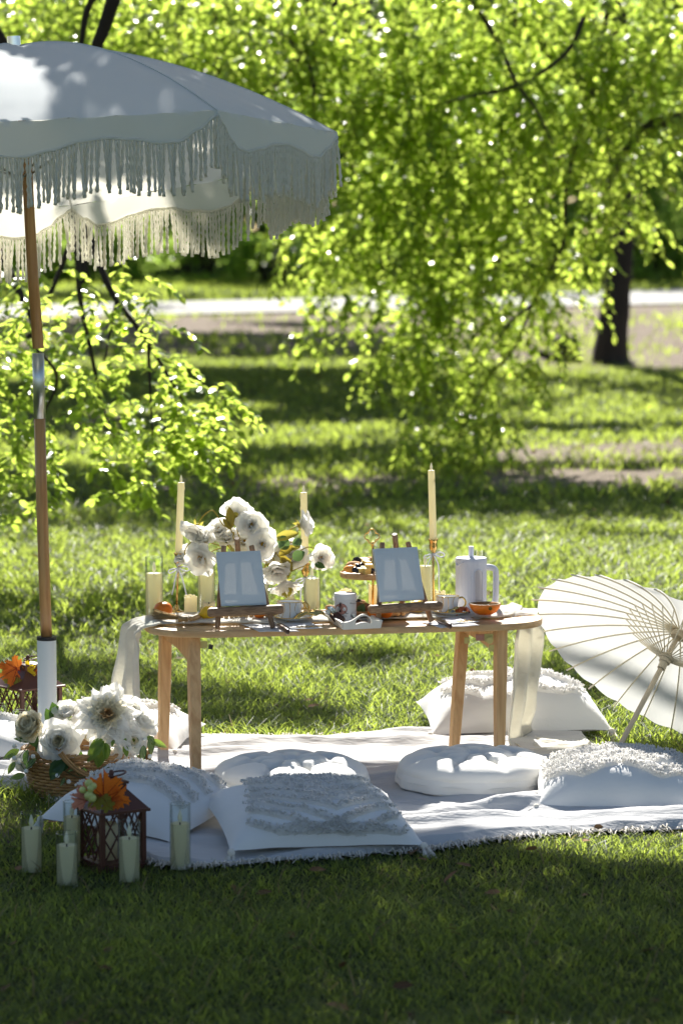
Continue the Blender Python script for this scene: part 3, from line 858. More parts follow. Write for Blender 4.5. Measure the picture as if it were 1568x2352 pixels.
mb.tube([SB + Vector((-0.1, 0.1, 0.05)), SB + Vector((-0.3, 0.15, 0.12)), SB + Vector((-0.48, 0.2, 0.17))], [0.06, 0.05, 0.035], 8)
one('tree_stump', mb, M['stump'], 'dark rounded stump left of the trunk on bare earth', 'stump', SB)

# trees and shrubs beyond the path
def crown_cards(c, r, n_, size, lumps=14):
    cs = [Vector((random.gauss(0, .5), random.gauss(0, .5), random.gauss(0, .5))) for _ in range(lumps)]
    P_ = []
    for i in range(n_):
        q = random.choice(cs)
        d = Vector((random.gauss(0, 1), random.gauss(0, 1), random.gauss(0, 1))).normalized() * random.uniform(0.1, 0.42)
        p = q + d
        P_.append((c[0] + p.x * r[0], c[1] + p.y * r[1], max(zg(c[0], c[1]) + 0.05, c[2] + p.z * r[2])))
    P_ = np.array(P_)
    return P_, rng.normal(0, 1, (n_, 3)), rng.normal(0, 0.7, (n_, 3)) + np.array([[0, 0, 0.8]]), size * rng.uniform(0.6, 1.4, n_)
far = [(192, 60.5, 0.10, 5.2, 'thin dark trunk tree just beyond the path, seen under the umbrella fringe'),
       (-40, 66, 0.15, 5.0, 'far tree behind the umbrella pole at the edge of the wood'),
       (420, 72, 0.14, 5.5, 'far tree above the umbrella canopy at the edge of the wood'),
       (640, 68, 0.14, 5.0, 'far tree past the right tip of the umbrella canopy'),
       (830, 74, 0.16, 5.6, 'far tree at the wood edge above the tall middle taper candle'),
       (1000, 67, 0.13, 5.0, 'far tree at the wood edge above the right taper candle'),
       (1180, 73, 0.16, 5.8, 'far tree left of the dark trunk, behind the hanging elm branches'),
       (1400, 70, 0.15, 5.2, 'far tree straight behind the dark trunk on bare earth'),
       (1600, 65, 0.16, 5.0, 'far tree at the wood edge right of the dark trunk')]
for (px, Y, r, h, lab) in far:
    x = (px - 784) * Y / F
    bz = zg(x, Y)
    bpt = Vector((x, Y, bz))
    cc = crown_cards((x, Y, bz + h * 0.78), (2.2, 2.0, h * 0.50), 3400, 0.17, 18)
    build_tree('wood_tree', lab, bpt, [(bpt, r * 1.4), (bpt + Vector((0.05, 0, 1.5)), r), (bpt + Vector((-0.1, 0, h * 0.7)), r * 0.7), (bpt + Vector((0, 0, h * 1.1)), r * 0.3)],
               [([bpt + Vector((0, 0, 2)), bpt + Vector((0.8, 0, 3.4)), bpt + Vector((1.5, 0.2, 4.4))], r * .5, r * .15), ([bpt + Vector((0, 0, 2.4)), bpt + Vector((-0.9, 0, 3.6)), bpt + Vector((-1.6, -0.3, 4.6))], r * .5, r * .15)],
               [cc], M['leaf_far'], 0, group='trees at the edge of the wood', wide=1.5)
sh = [(-20, 64, 1.3, 'low shrub beyond the path at the far left'), (150, 66, 1.6, 'bushy shrub beyond the path left of the thin trunk'), (330, 65, 1.5, 'pale shrub beyond the path under the umbrella fringe'), (480, 67, 1.8, 'tall shrub beyond the path left of the hanging elm branches'), (610, 64.5, 1.4, 'shrub beyond the path under the right tip of the umbrella'),
      (780, 68, 1.7, 'shrub beyond the path behind the hanging elm tips'), (950, 66, 1.5, 'shrub beyond the path above the right taper candle'), (1120, 69, 1.9, 'big shrub beyond the path left of the dark trunk'), (1290, 67, 1.7, 'shrub beyond the path just left of the dark trunk'), (1500, 69, 2.6, 'tall dark shrub beyond the path right of the dark trunk'), (1640, 70, 2.2, 'shrub beyond the path at the far right')]
for (px, Y, h, lab) in sh:
    x = (px - 784) * Y / F
    bpt = Vector((x, Y, zg(x, Y)))
    t = thing('shrub', lab, 'shrub', bpt, 'shrubs beyond the path')
    P_, D_, N_, S_ = crown_cards((x, Y, bpt.z + h * 0.45), (1.1, 0.9, h * 0.62), 2200, 0.12, 12)
    v, q = leaf_arrays(P_, D_, N_, S_, 1.4)
    c = put('foliage', np_mesh('foliage', v - np.array(bpt)[None], q, M['leaf_far'], np.repeat(np.clip(rng.normal(.55, .25, len(P_)), 0, 1), 6)), t)
    c['kind'] = 'stuff'
    mb = MB()
    for k in range(4):
        mb.tube([bpt, bpt + Vector((random.uniform(-.3, .3), random.uniform(-.3, .3), h * 0.4)), bpt + Vector((random.uniform(-.7, .7), random.uniform(-.5, .5), h * 0.85))], [0.03, 0.02, 0.008], 5)
    ob('stem', mb, M['bark'], t)
# the wood itself, one mass far behind
Pw = []
for k in range(46000):
    x = random.uniform(-38, 38); y = random.uniform(80, 132)
    z = zg(x, y) + random.random() ** (1.0 + (y - 80) / 90) * min(34, (y - 65) / 1.19) * (.9 + .2 * vnoise(x, y, 0.15, 2))
    if vnoise(x, z + y, 0.45, 4) > -0.42: Pw.append((x, y, z))
Pw = np.array(Pw)
v, q = leaf_arrays(Pw, rng.normal(0, 1, Pw.shape), rng.normal(0, 0.7, Pw.shape) + np.array([[0, 0, 0.8]]), (0.5 + 0.035 * Pw[:, 2]) * rng.uniform(0.6, 1.4, len(Pw)), 1.5)
o = put('woodland', np_mesh('woodland', v, q, M['leaf_far'], np.repeat(np.clip(rng.normal(.45, .25, len(Pw)), 0, 1), 6)))
tag(o, 'far wood behind the path that reads as one green mass', 'wood', kind='stuff')

# ------------------------------------------------------------------ blanket and the brown mat under it
def blank_pt(u, v):
    p = along(front3, u).lerp(along(back3, u), v)
    p.y += .045 * noise.noise(Vector((u * 11, 3, v * 2))) * (abs(2 * v - 1) ** 3) + .012 * noise.noise(Vector((u * 40, 5, v)))  * (abs(2 * v - 1) ** 6)
    return p
RIDGES = [(-.55, 7.95, .35, .9, .014), (-.1, 8.15, .18, 1.1, .012), (.35, 7.62, -.22, .8, .016), (.55, 7.22, .12, 1.0, .018), (.1, 7.25, -.15, .7, .012), (.75, 7.95, .3, .6, .013), (.3, 8.3, .1, .9, .011), (-.35, 7.05, .2, .8, .012), (.65, 7.45, .45, .5, .012), (-.8, 7.75, -.3, .5, .012), (.25, 7.05, .05, .5, .015), (.9, 7.1, -.1, .5, .016)]
def blank_z(x, y):
    z = 0.026 + 0.020 * vnoise(x, y, 3.4, 2) + 0.007 * noise.noise(Vector((x * 5 + 0.8 * y, y * 17, 3))) + 0.0035 * noise.noise(Vector((x * 14, y * 46, 1)))
    for (rx, ry, sl, ln, h) in RIDGES:
        d = (y - ry) - sl * (x - rx) - .03 * math.sin(5 * (x - rx) + ry)
        z += 1.7 * h * math.exp(-(d / .026) ** 2) * math.exp(-((x - rx) / (ln * .5)) ** 2)
    return max(0.014, z)
def bl(u, v):
    p = blank_pt(u, v)
    z = blank_z(p.x, p.y)
    e = min(v, 1 - v, u, 1 - u)
    if e < 0.012: z = 0.011
    return (p.x, p.y, z)
t = thing('picnic_blanket', 'white woven throw blanket with frayed edges spread under the table', 'blanket', G(800, 1830))
mb = MB(); mb.grid(bl, 210, 150)
ob('cloth', mb, M['blanket'], t)
mb = MB()
def fray(mb, pts, outward, n_, ln, r=0.0016):
    for i in range(n_):
        p = along(pts, random.random())
        a = random.gauss(0, 0.5)
        d = Vector((outward.x * math.cos(a) - outward.y * math.sin(a), outward.x * math.sin(a) + outward.y * math.cos(a), 0))
        L = ln * random.uniform(.5, 1.2)
        z0 = 0.012
        mb.tube([p + Vector((0, 0, z0)), p + d * L * .5 + Vector((0, 0, z0 + random.uniform(-.002, .012))), p + d * L + Vector((0, 0, 0.006 + random.uniform(0, .012)))], [r, r, r * .5], 3, caps=False)
fray(mb, back3, Vector((0, 1, 0)), 700, 0.035)
fray(mb, front3, Vector((0, -1, 0)), 700, 0.035)
fray(mb, [along(front3, 1.0), along(back3, 1.0)], Vector((1, .25, 0)), 200, 0.035)
ob('fringe', mb, M['tassel'], t, kind='stuff')
mm = MB()
bm_back = spline([G(x, y) for x, y in [(-150, 1764), (420, 1712), (640, 1709), (800, 1697), (1000, 1690), (1340, 1686), (1400, 1712)]], 6)
bm_front = spline([G(x, y) for x, y in [(-150, 1816), (120, 1840), (340, 1975), (600, 1985), (1000, 1955), (1380, 1880), (1478, 1768)]], 6)
mm.grid(lambda u, v: (lambda p: (p.x, p.y, 0.0045 + (0.0042 if 0.02 < v < 0.98 else 0)))(along(bm_front, u).lerp(along(bm_back, u), v)), 40, 12)
one('picnic_mat', mm, M['mat_brown'], 'brown mat peeking out from under the back edge of the white blanket', 'mat', G(1400, 1735))

# ------------------------------------------------------------------ table
YAW = math.atan(0.187)
TZ, TB_ = 0.402, 0.384                     # top and underside of the tabletop
TL_, TD_ = 1.115, 0.37
def front_y(x): return 7.845 + 0.187 * x
TC = Vector((0.007, front_y(0.007) + TD_ / 2 / math.cos(YAW), 0))
ca, sa = math.cos(YAW), math.sin(YAW)
def tb(lx, ly, z):                          # table coordinates to the world
    return Vector((TC.x + lx * ca - ly * sa, TC.y + lx * sa + ly * ca, z))
t = thing('picnic_table', 'low folding pine table with rounded ends standing on the white blanket', 'table', TC)
pts = []
rr = TD_ / 2
for s, a0 in ((1, -PI / 2), (-1, PI / 2)):
    for k in range(15):
        a = a0 + PI * k / 14
        ex = 0.82
        cx = math.copysign(abs(math.cos(a)) ** ex, math.cos(a)); sy = math.copysign(abs(math.sin(a)) ** ex, math.sin(a))
        pts.append((s * (TL_ / 2 - rr) + cx * rr, sy * rr))
mb = MB()
rings = [(0.992, TB_), (1.0, TB_ + 0.003), (1.0, TZ - 0.003), (0.992, TZ)]
v = []
for k, z in rings:
    for (x, y) in pts: v.append(tb(x - math.copysign((1 - k) * .3, x), y * k, z))
n_ = len(pts)
f = [tuple(reversed(range(n_))), tuple(range(3 * n_, 4 * n_))]
for i in range(3):
    for k in range(n_): f.append((i * n_ + k, i * n_ + (k + 1) % n_, (i + 1) * n_ + (k + 1) % n_, (i + 1) * n_ + k))
mb.add(v, f)
ob('tabletop', mb, M['table_wood'], t, smooth_angle=40)
# legs: top pixel column, foot pixel, distance of the top behind the front edge
legs = {}
for key, ptx, foot, back in (('fl', 441, (450, 1800), 0.055), ('bl', 377, (374, 1750), 0.30), ('fr', 1152, (1146, 1755), 0.055), ('br', 1066, (1041, 1737), 0.29)):
    ft = G(foot[0], foot[1], 0.008)
    Y = 7.9
    for _ in range(4):
        x = (ptx - 784) * Y / F * 1.0
        Y = front_y(x) + back
    tp = Vector(((ptx - 784) * Y / F, Y, TB_))
    legs[key] = (tp, ft)
    d = (ft - tp)
    mb = MB()
    sec = [(-.5, -.42), (-.42, -.5), (.42, -.5), (.5, -.42), (.5, .42), (.42, .5), (-.42, .5), (-.5, .42)]
    rz = 0.35
    v = []
    for s, w_ in ((0, 0.031), (0.35, 0.031), (1, 0.024)):
        for (a, b_) in sec:
            v.append(tp + d * s + Vector(((a * math.cos(rz) - b_ * math.sin(rz)) * w_, (a * math.sin(rz) + b_ * math.cos(rz)) * w_, 0)))
    f = [(i * 8 + k, (i + 1) * 8 + k, (i + 1) * 8 + (k + 1) % 8, i * 8 + (k + 1) % 8) for i in range(2) for k in range(8)] + [tuple(range(8)), tuple(reversed(range(16, 24)))]
    mb.add(v, f)
    ob('leg', mb, M['leg_wood'], t, smooth=False)
for a, b_ in (('bl', 'fl'), ('br', 'fr')):
    A, B = legs[a][0], legs[b_][0]
    u = (B - A).normalized(); w_ = Vector((u.y, -u.x, 0))
    A2, B2 = A + u * 0.015, B - u * 0.016
    mb = MB()
    prof = [(A2, 0.0), (A2, 0.036), (A2.lerp(B2, .5), 0.046), (B2, 0.072), (B2, 0.0)]
    v = [p + Vector((0, 0, -h - 0.0005)) + w_ * s for s in (-.009, .009) for p, h in prof]
    f = [(4, 3, 2, 1, 0), (5, 6, 7, 8, 9)] + [(i, (i + 1) % 5, 5 + (i + 1) % 5, 5 + i) for i in range(5)]
    mb.add(v, f)
    ob('apron', mb, M['leg_wood'], t, smooth=False)
# hinges
def plate(mb, px, py, Y, wpx, hpx, th=0.003):
    c = W(px, py, Y); s = Y / F
    mb.box(c, (wpx * s, th, hpx * s))
yh = legs['fr'][0].y - 0.0185
mb = MB(); plate(mb, 1128, 1489, yh, 12, 16); plate(mb, 1122, 1465, yh + .006, 20, 18)
mb.lathe([(0, -.002), (0.0095, -.002), (0.0095, .002), (0, .002)], 18, W(1124, 1471, yh - .003), axis=(0, 1, 0))
for q in ((1124, 1484), (1131, 1493)): mb.ball(W(q[0], q[1], yh - .004), .002, 6, 4)
ob('hinge', mb, M['hinge'], t, smooth=False)
mb = MB(); plate(mb, 1072, 1471, yh + .16, 12, 15); 
for q in ((1069, 1466), (1075, 1476)): mb.ball(W(q[0], q[1], yh + .155), .002, 6, 4)
ob('hinge', mb, M['hinge'], t, smooth=False)
mb = MB(); plate(mb, 1104, 1464, yh + .03, 24, 14, .02)
ob('bracket', mb, M['hinge_red'], t, smooth=False)
yl = legs['fl'][0].y
mb = MB(); plate(mb, 464, 1481, yl, 26, 16); mb.ball(W(456, 1476, yl - .002), .002, 6, 4)
ob('hinge', mb, M['hinge'], t, smooth=False)
mb = MB(); mb.box(W(484, 1486, yl - .006), (.012, .018, .011), Matrix.Rotation(.2, 3, 'Y'))
ob('latch', mb, M['black'], t, smooth=False)

# ------------------------------------------------------------------ gauze runner
def runner():
    t = thing('table_runner', 'cream gauze runner lying along the table and trailing down both ends to the ground', 'table runner', tb(0, 0.03, TZ))
    L = TL_ / 2
    # centre line (front edge, back edge) from the left drop, over the top, to the right drop and the tail on the ground
    secs = []
    def drop(fx, fy, z0): return
    lf = [(323, 1640, 7.90), (322, 1560, 7.90), (322, 1490, 7.895), (322, 1452, 7.89)]
    lb = [(254, 1640, 8.07), (262, 1560, 8.07), (272, 1490, 8.07), (282, 1440, 8.06)]
    for a, b_ in zip(lf, lb): secs.append((W(*a), W(*b_)))
    secs.append((tb(-L + .020, -0.085, TZ + .002), tb(-L + .004, 0.07, TZ + .008)))
    for s in np.linspace(-L + 0.05, L - 0.15, 16):
        secs.append((tb(s, -0.072 + 0.012 * math.sin(s * 9), TZ + .004), tb(s, 0.15 + 0.008 * math.sin(s * 7), TZ + .004)))
    secs.append((tb(L - .10, -0.05, TZ + .004), tb(L - .10, 0.15, TZ + .004)))
    secs.append((tb(L - .055, 0.0, TZ + .005), tb(L - .055, 0.15, TZ + .005)))
    secs.append((tb(L - .025, 0.09, TZ + .004), tb(L - .03, 0.165, TZ + .004)))
    rf = [(1182, 1450, 8.20), (1176, 1530, 8.20), (1170, 1610, 8.19), (1162, 1680, 8.17), (1170, 1722, 8.13), (1205, 1747, 8.06), (1290, 1741, 8.09), (1368, 1737, 8.10)]
    rb = [(1246, 1442, 8.26), (1241, 1530, 8.27), (1234, 1600, 8.27), (1222, 1660, 8.27), (1225, 1690, 8.28), (1255, 1706, 8.33), (1310, 1702, 8.34), (1352, 1706, 8.34)]
    for a, b_ in zip(rf, rb):
        A, B = W(*a), W(*b_)
        if a[1] > 1700: A = G(a[0], a[1], 0.02); B = G(b_[0], b_[1], 0.022)
        secs.append((A, B))
    fa, fb = spline([s[0] for s in secs], 5), spline([s[1] for s in secs], 5)
    n_ = len(fa) - 1
    def fn(u, v):
        i = min(int(u * n_), n_ - 1); f_ = u * n_ - i
        A, B = fa[i].lerp(fa[i + 1], f_), fb[i].lerp(fb[i + 1], f_)
        p = A.lerp(B, v)
        ax = (fa[i + 1] - fa[i]); sd = (B - A)
        nn = ax.cross(sd)
        nn = nn.normalized() if nn.length > 1e-9 else Vector((0, 0, 1))
        onT = TB_ < p.z
        amp = 0.0035 if onT else 0.011
        fold = math.sin(v * 15 + 1.1 * math.sin(u * 9)) * amp + noise.noise(Vector((u * 40, v * 5, 2))) * amp * .8
        if onT: 
            p.z += abs(fold) + 0.002 + (0.005 * (1 - abs(2 * v - 1) ** 6))
        else: p += nn * fold
        if p.z < 0.02: p.z = 0.02 + abs(fold)
        return p
    mb = MB(); mb.grid(fn, 260, 22)
    o = ob('cloth', mb, M['gauze'], t)
    sol = o.modifiers.new('thickness', 'SOLIDIFY'); sol.thickness = 0.0022
    return t
runner()
# folded cloth under the half orange
mb = MB()
def fc(u, v):
    x = 1086 + (1232 - 1086) * u
    a, b_ = G(x, 1424 - 10 * u, TZ), G(x + 6, 1404 - 1.5 * u, TZ)
    p = a.lerp(b_, v)
    e = min(1, 5 * v, 5 * (1 - v), 6 * u, 2.2 * (1 - u))
    p.z = TZ + 0.002 + 0.016 * max(0, e) ** .5 * (1 - .35 * u) + 0.003 * noise.noise(Vector((u * 9, v * 5, 4)))
    return p
mb.grid(fc, 40, 16)
one('folded_cloth', mb, M['gauze'], 'folded cream cloth at the right end of the table under the half orange', 'cloth', G(1160, 1415, TZ), smooth=True)

# ------------------------------------------------------------------ candles
def flame_mb(c, s=1.0):
    mb = MB(); mb.lathe([(0.0, 0.0), (0.0042 * s, 0.004 * s), (0.0058 * s, 0.010 * s), (0.0045 * s, 0.018 * s), (0.002 * s, 0.026 * s), (0, 0.031 * s)], 10, c)
    return mb
def glass_candle(c, r, h, wax, lab_g, lab_c, grp='clear cylinder glasses with candles', lean=0.0, flame=True):
    c = Vector(c)
    t = thing('candle_glass', lab_g, 'candle glass', c, grp)
    mb = MB()
    mb.lathe([(0, 0.002), (r * .96, 0.002), (r, 0.006), (r, h - .002), (r - .0007, h), (r - .0016, h - .002), (r - .0016, .008), (0, .006)], 32, c)
    o = ob('glass', mb, M['glass'], t)
    mb = MB(); mb.tube([c + Vector(((r - .0008) * math.cos(a), (r - .0008) * math.sin(a), h - .0006)) for a in np.linspace(0, 2 * PI, 33)], .0010, 5, caps=False)
    ob('rim', mb, M['glass'], t)
    k = thing('candle', lab_c, 'candle', c + Vector((0, 0, .0075)), grp.replace('clear cylinder glasses with candles', 'ivory candles standing in glasses'))
    rw_ = r * 0.90
    mb = MB(); mb.lathe([(0, 0), (rw_, 0), (rw_, wax - .009), (rw_ * .99, wax - .0075), (rw_ * .93, wax - .0085), (rw_ * .6, wax - .011), (0, wax - .012)], 28, c + Vector((0, 0, .0075)))
    ob('wax', mb, M['wax'], k, smooth_angle=50)
    top = c + Vector((0, 0, wax - .0045))
    mb = MB(); mb.tube([top + Vector((0, 0, -.002)), top + Vector((0, 0, .006))], .0016, 6)
    ob('wick', mb, M['wick'], k)
    if flame: ob('flame', flame_mb(top + Vector((0, 0, .006))), M['flame'], k)
def px_h(p, py):                            # height over p of a pixel row at p's depth
    return W(0, py, p.y).z - p.z
def gc(px, pybase, z, wpx, pyglass, pywax, lg, lc, Y=None, **k):
    p = G(px, pybase, z) if Y is None else Vector((W(px, pybase, Y).x, Y, z))
    r = wpx / 2 * p.y / F
    glass_candle(p, r, px_h(p, pyglass), px_h(p, pywax), lg, lc, **k)
gc(73, 2008, 0, 51, 1866, 1902, 'glass cylinder at far left of the front row on the grass', 'ivory candle in the leftmost glass of the front row')
gc(154, 2038, 0, 52, 1912, 1941, 'short glass cylinder nearest the camera, left of the front lantern', 'ivory candle in the short glass nearest the camera')
gc(166, 1992, 0, 42, 1841, 1876, 'glass cylinder half hidden behind the left post of the front lantern', 'ivory candle half hidden behind the left post of the front lantern')
gc(297.5, 2030, 0, 52, 1886, 1925, 'glass cylinder overlapping the right side of the front lantern', 'ivory candle in the glass in front of the lantern\'s right post')
gc(414, 2002, 0, 50, 1846, 1891, 'glass cylinder between the front lantern and the chevron pillow', 'ivory candle in the glass between the lantern and the chevron pillow')
gc(-4, 1735, 0, 42, 1618, 1654, 'glass cylinder cut by the left edge beside the rear lantern', 'ivory candle cut by the left edge beside the rear lantern')
gc(47, 1738, 0, 38, 1632, 1663, 'glass cylinder before the rear lantern, above the cream ranunculus', 'ivory candle before the rear lantern, above the cream ranunculus')
gc(1077, 1650, 0, 19, 1573, 1601, 'small glass peeking over the back pillow beside the right table legs', 'candle in the small glass beside the right table legs')
gc(1306, 1648, 0, 38, 1544, 1574, 'glass cylinder standing on the grass behind the paper parasol rim', 'candle in the glass behind the paper parasol rim')
TGRP = dict(grp='clear cylinder glasses on the table')
gc(354.5, 1418, TZ + .004, 43, 1279, 1316, 'tall glass cylinder at the left end of the table', 'ivory candle in the tall glass at the table\'s left end', **TGRP)
gc(474, 1408, TZ + .004, 42, 1270, 1308, 'glass cylinder under the white peonies left of the left canvas', 'ivory candle under the white peonies left of the left canvas', **TGRP)
gc(599, 1404, TZ + .004, 40, 1275, 1318, 'glass cylinder mostly hidden behind the left canvas', 'ivory candle mostly hidden behind the left canvas', **TGRP)
gc(716, 1403, TZ + .004, 41, 1303, 1328, 'glass cylinder just behind the middle brass candlestick', 'ivory candle just behind the middle brass candlestick', **TGRP)
gc(976, 1402, TZ + .004, 38, 1263, 1299, 'glass cylinder between the right canvas and right candlestick', 'ivory candle between the right canvas and right candlestick', **TGRP)
p = G(1100, 1397, TZ + .004)
t = thing('glass_tumbler', 'clear ribbed tall glass standing behind the white coffee press', 'glass', p)
mb = MB(); mb.lathe([(0, 0.002), (.0145, .002), (.015, .17 * .98), (.0138, .17 * .98), (.0132, .008), (0, .008)], 28, p, flute=lambda w_, z: 1 + 0.018 * math.cos(14 * w_))
ob('glass', mb, M['glass'], t)

def pillar(px, pybase, wpx, pytop, lab):
    p = G(px, pybase, TZ + .006); r = wpx / 2 * p.y / F; h = px_h(p, pytop)
    t = thing('pillar_candle', lab, 'candle', p, 'small drippy pillar candles on the table')
    ph = random.uniform(0, 6)
    mb = MB()
    def fn(u, v):
        a = 2 * PI * u
        lip = 0.0035 * math.sin(2 * a + ph) + 0.002 * math.sin(5 * a)
        prof = [(0, 0), (r, 0), (r, .5), (r * 1.01, .97), (r * .93, 1.0), (r * .8, .9), (0, .86)]
        s = v * 6; i = min(int(s), 5); f_ = s - i
        rr_ = prof[i][0] * (1 - f_) + prof[i + 1][0] * f_; zz = prof[i][1] * (1 - f_) + prof[i + 1][1] * f_
        rr_ *= 1 + 0.02 * noise.noise(Vector((math.cos(a) * 3, math.sin(a) * 3, zz * 2)))
        return p + Vector((rr_ * math.cos(a), rr_ * math.sin(a), zz * (h + lip)))
    mb.grid(fn, 26, 12, cu=True)
    ob('wax', mb, M['wax'], t)
    mb = MB(); mb.tube([p + Vector((0, 0, h * .86)), p + Vector((0, 0, h * .98))], .0013, 5)
    ob('wick', mb, M['wick'], t)
pillar(438, 1412, 30, 1369, 'small drippy pillar candle right of the left candlestick')
pillar(480, 1416, 29, 1383, 'small pillar candle behind the lemon left of the left easel')
pillar(793, 1404, 30, 1355, 'pillar candle whose wavy rim shows above the labelled jar')
pillar(856, 1403, 20, 1344, 'slim pillar candle behind the gold post of the fruit stand')
pillar(1010, 1402, 25, 1358, 'pillar candle showing just above the right teacup')
pillar(666, 1396, 20, 1367, 'short pillar candle behind the left teacup under the peonies')

def candlestick(bx, by, cupx, cupy, topx, topy, flamey, labs, labc, tails):
    b_ = G(bx, by, TZ + .006)
    Y = b_.y
    cup = W(cupx, cupy, Y)
    top = W(topx, topy, Y)
    h = cup.z - b_.z
    t = thing('candlestick', labs, 'candlestick', b_, 'brass candlesticks with white bows')
    ax = (cup - b_).normalized()
    mb = MB(); mb.lathe([(0, 0), (.024, 0), (.025, .003), (.014, .006), (.008, .012), (.007, .018), (.0035, .021)], 24, b_, axis=ax)
    ob('base', mb, M['brass'], t)
    mb = MB(); mb.tube([b_ + ax * .02, b_ + ax * (h - .036)], .0032, 10)
    ob('stem', mb, M['brass'], t)
    mb = MB(); c0 = b_ + ax * (h - .04)
    mb.lathe([(.0032, 0), (.005, .001), (.0065, .004), (.0105, .011), (.0118, .018), (.0105, .026), (.0112, .033), (.0145, .0395), (.0138, .0402), (.0095, .033), (.0, .030)], 30, c0, axis=ax, flute=lambda w_, z: 1 + 0.03 * math.cos(10 * w_))
    ob('cup', mb, M['brass'], t)
    # ribbon bow tied under the cup
    kn = c0 + Vector((0, -.006, -.003))
    mb = MB()
    def band(pts, wd, tilt=0.3):
        s = spline(pts, 6)
        v = []
        for i, q in enumerate(s):
            d = (s[min(i + 1, len(s) - 1)] - s[max(i - 1, 0)]).normalized()
            sd = d.cross(Vector((0.0, -1, 0.15))).normalized() * (1 - tilt) + Vector((0, tilt, 0)) 
            v += [q - sd * wd / 2, q + sd * wd / 2]
        mb.add(v, [(2 * i, 2 * i + 1, 2 * i + 3, 2 * i + 2) for i in range(len(s) - 1)])
    band([kn, kn + Vector((.013, -.004, .006)), kn + Vector((.027, -.004, .004)), kn + Vector((.031, 0, -.004)), kn + Vector((.022, .004, -.008)), kn + Vector((.008, .002, -.003)), kn], .0055)
    band([kn, kn + Vector((-.013, -.004, -.001)), kn + Vector((-.026, -.003, -.006)), kn + Vector((-.024, 0, -.014)), kn + Vector((-.012, .003, -.009)), kn], .0055)
    for tl in tails:
        band([kn] + [kn + Vector(q) for q in tl], .0048, .2)
    mb.ball(kn, (.0042, .004, .0036), 8, 6)
    o = ob('ribbon_bow', mb, M['ribbon'], t)
    o.modifiers.new('thickness', 'SOLIDIFY').thickness = 0.0005
    k = thing('taper_candle', labc, 'candle', cup - ax * .008, 'tall cream taper candles')
    a2 = (top - cup).normalized(); L = (top - cup).length
    mb = MB(); mb.lathe([(0, -.008), (.0098, -.008), (.0103, 0.01), (.0100, L * .5), (.0096, L - .002), (.0088, L), (.006, L - .001), (0, L - .003)], 18, cup, axis=a2, flute=lambda w_, z: 1 + .02 * math.sin(3 * w_ + 40 * z))
    for q in range(3):
        a = random.uniform(0, 6.28)
        mb.ball(cup + a2 * (L - random.uniform(.01, .05)) + Vector((math.cos(a) * .0096, math.sin(a) * .0096, 0)), (.0018, .0018, .006), 6, 5)
    ob('wax', mb, M['wax'], k)
    fb = cup + a2 * (L - .002)
    mb = MB(); mb.tube([fb, fb + a2 * .003], .0013, 5); ob('wick', mb, M['wick'], k)
    ob('flame', flame_mb(fb + a2 * .002, .72), M['flame'], k)
candlestick(405, 1406, 410.5, 1270, 416, 1108, 1092, 'brass candlestick with white bow near the left end of the table', 'cream taper candle in the leftmost brass candlestick',
            [[(-.008, -.001, -.03), (-.013, -.002, -.055), (-.018, -.002, -.075)], [(.012, -.002, -.03), (.022, -.003, -.07), (.025, -.002, -.10), (.016, -.002, -.130)]])
candlestick(702, 1402, 701, 1293, 697, 1131, 1113, 'brass candlestick with white bow between left canvas and jar', 'cream taper candle in the middle candlestick, glowing at its top',
            [[(-.012, -.001, -.03), (-.013, -.002, -.06), (-.006, -.002, -.085)], [(.006, -.002, -.03), (.002, -.003, -.06), (.001, -.002, -.085)]])
candlestick(995, 1400, 994.5, 1238, 990, 1080, 1064, 'brass candlestick with white bow between right canvas and coffee press', 'cream taper candle in the rightmost brass candlestick',
            [[(-.014, -.001, -.025), (-.021, -.002, -.06), (-.018, -.002, -.085)], [(.014, -.002, -.03), (.016, -.003, -.07), (.017, -.002, -.118)]])

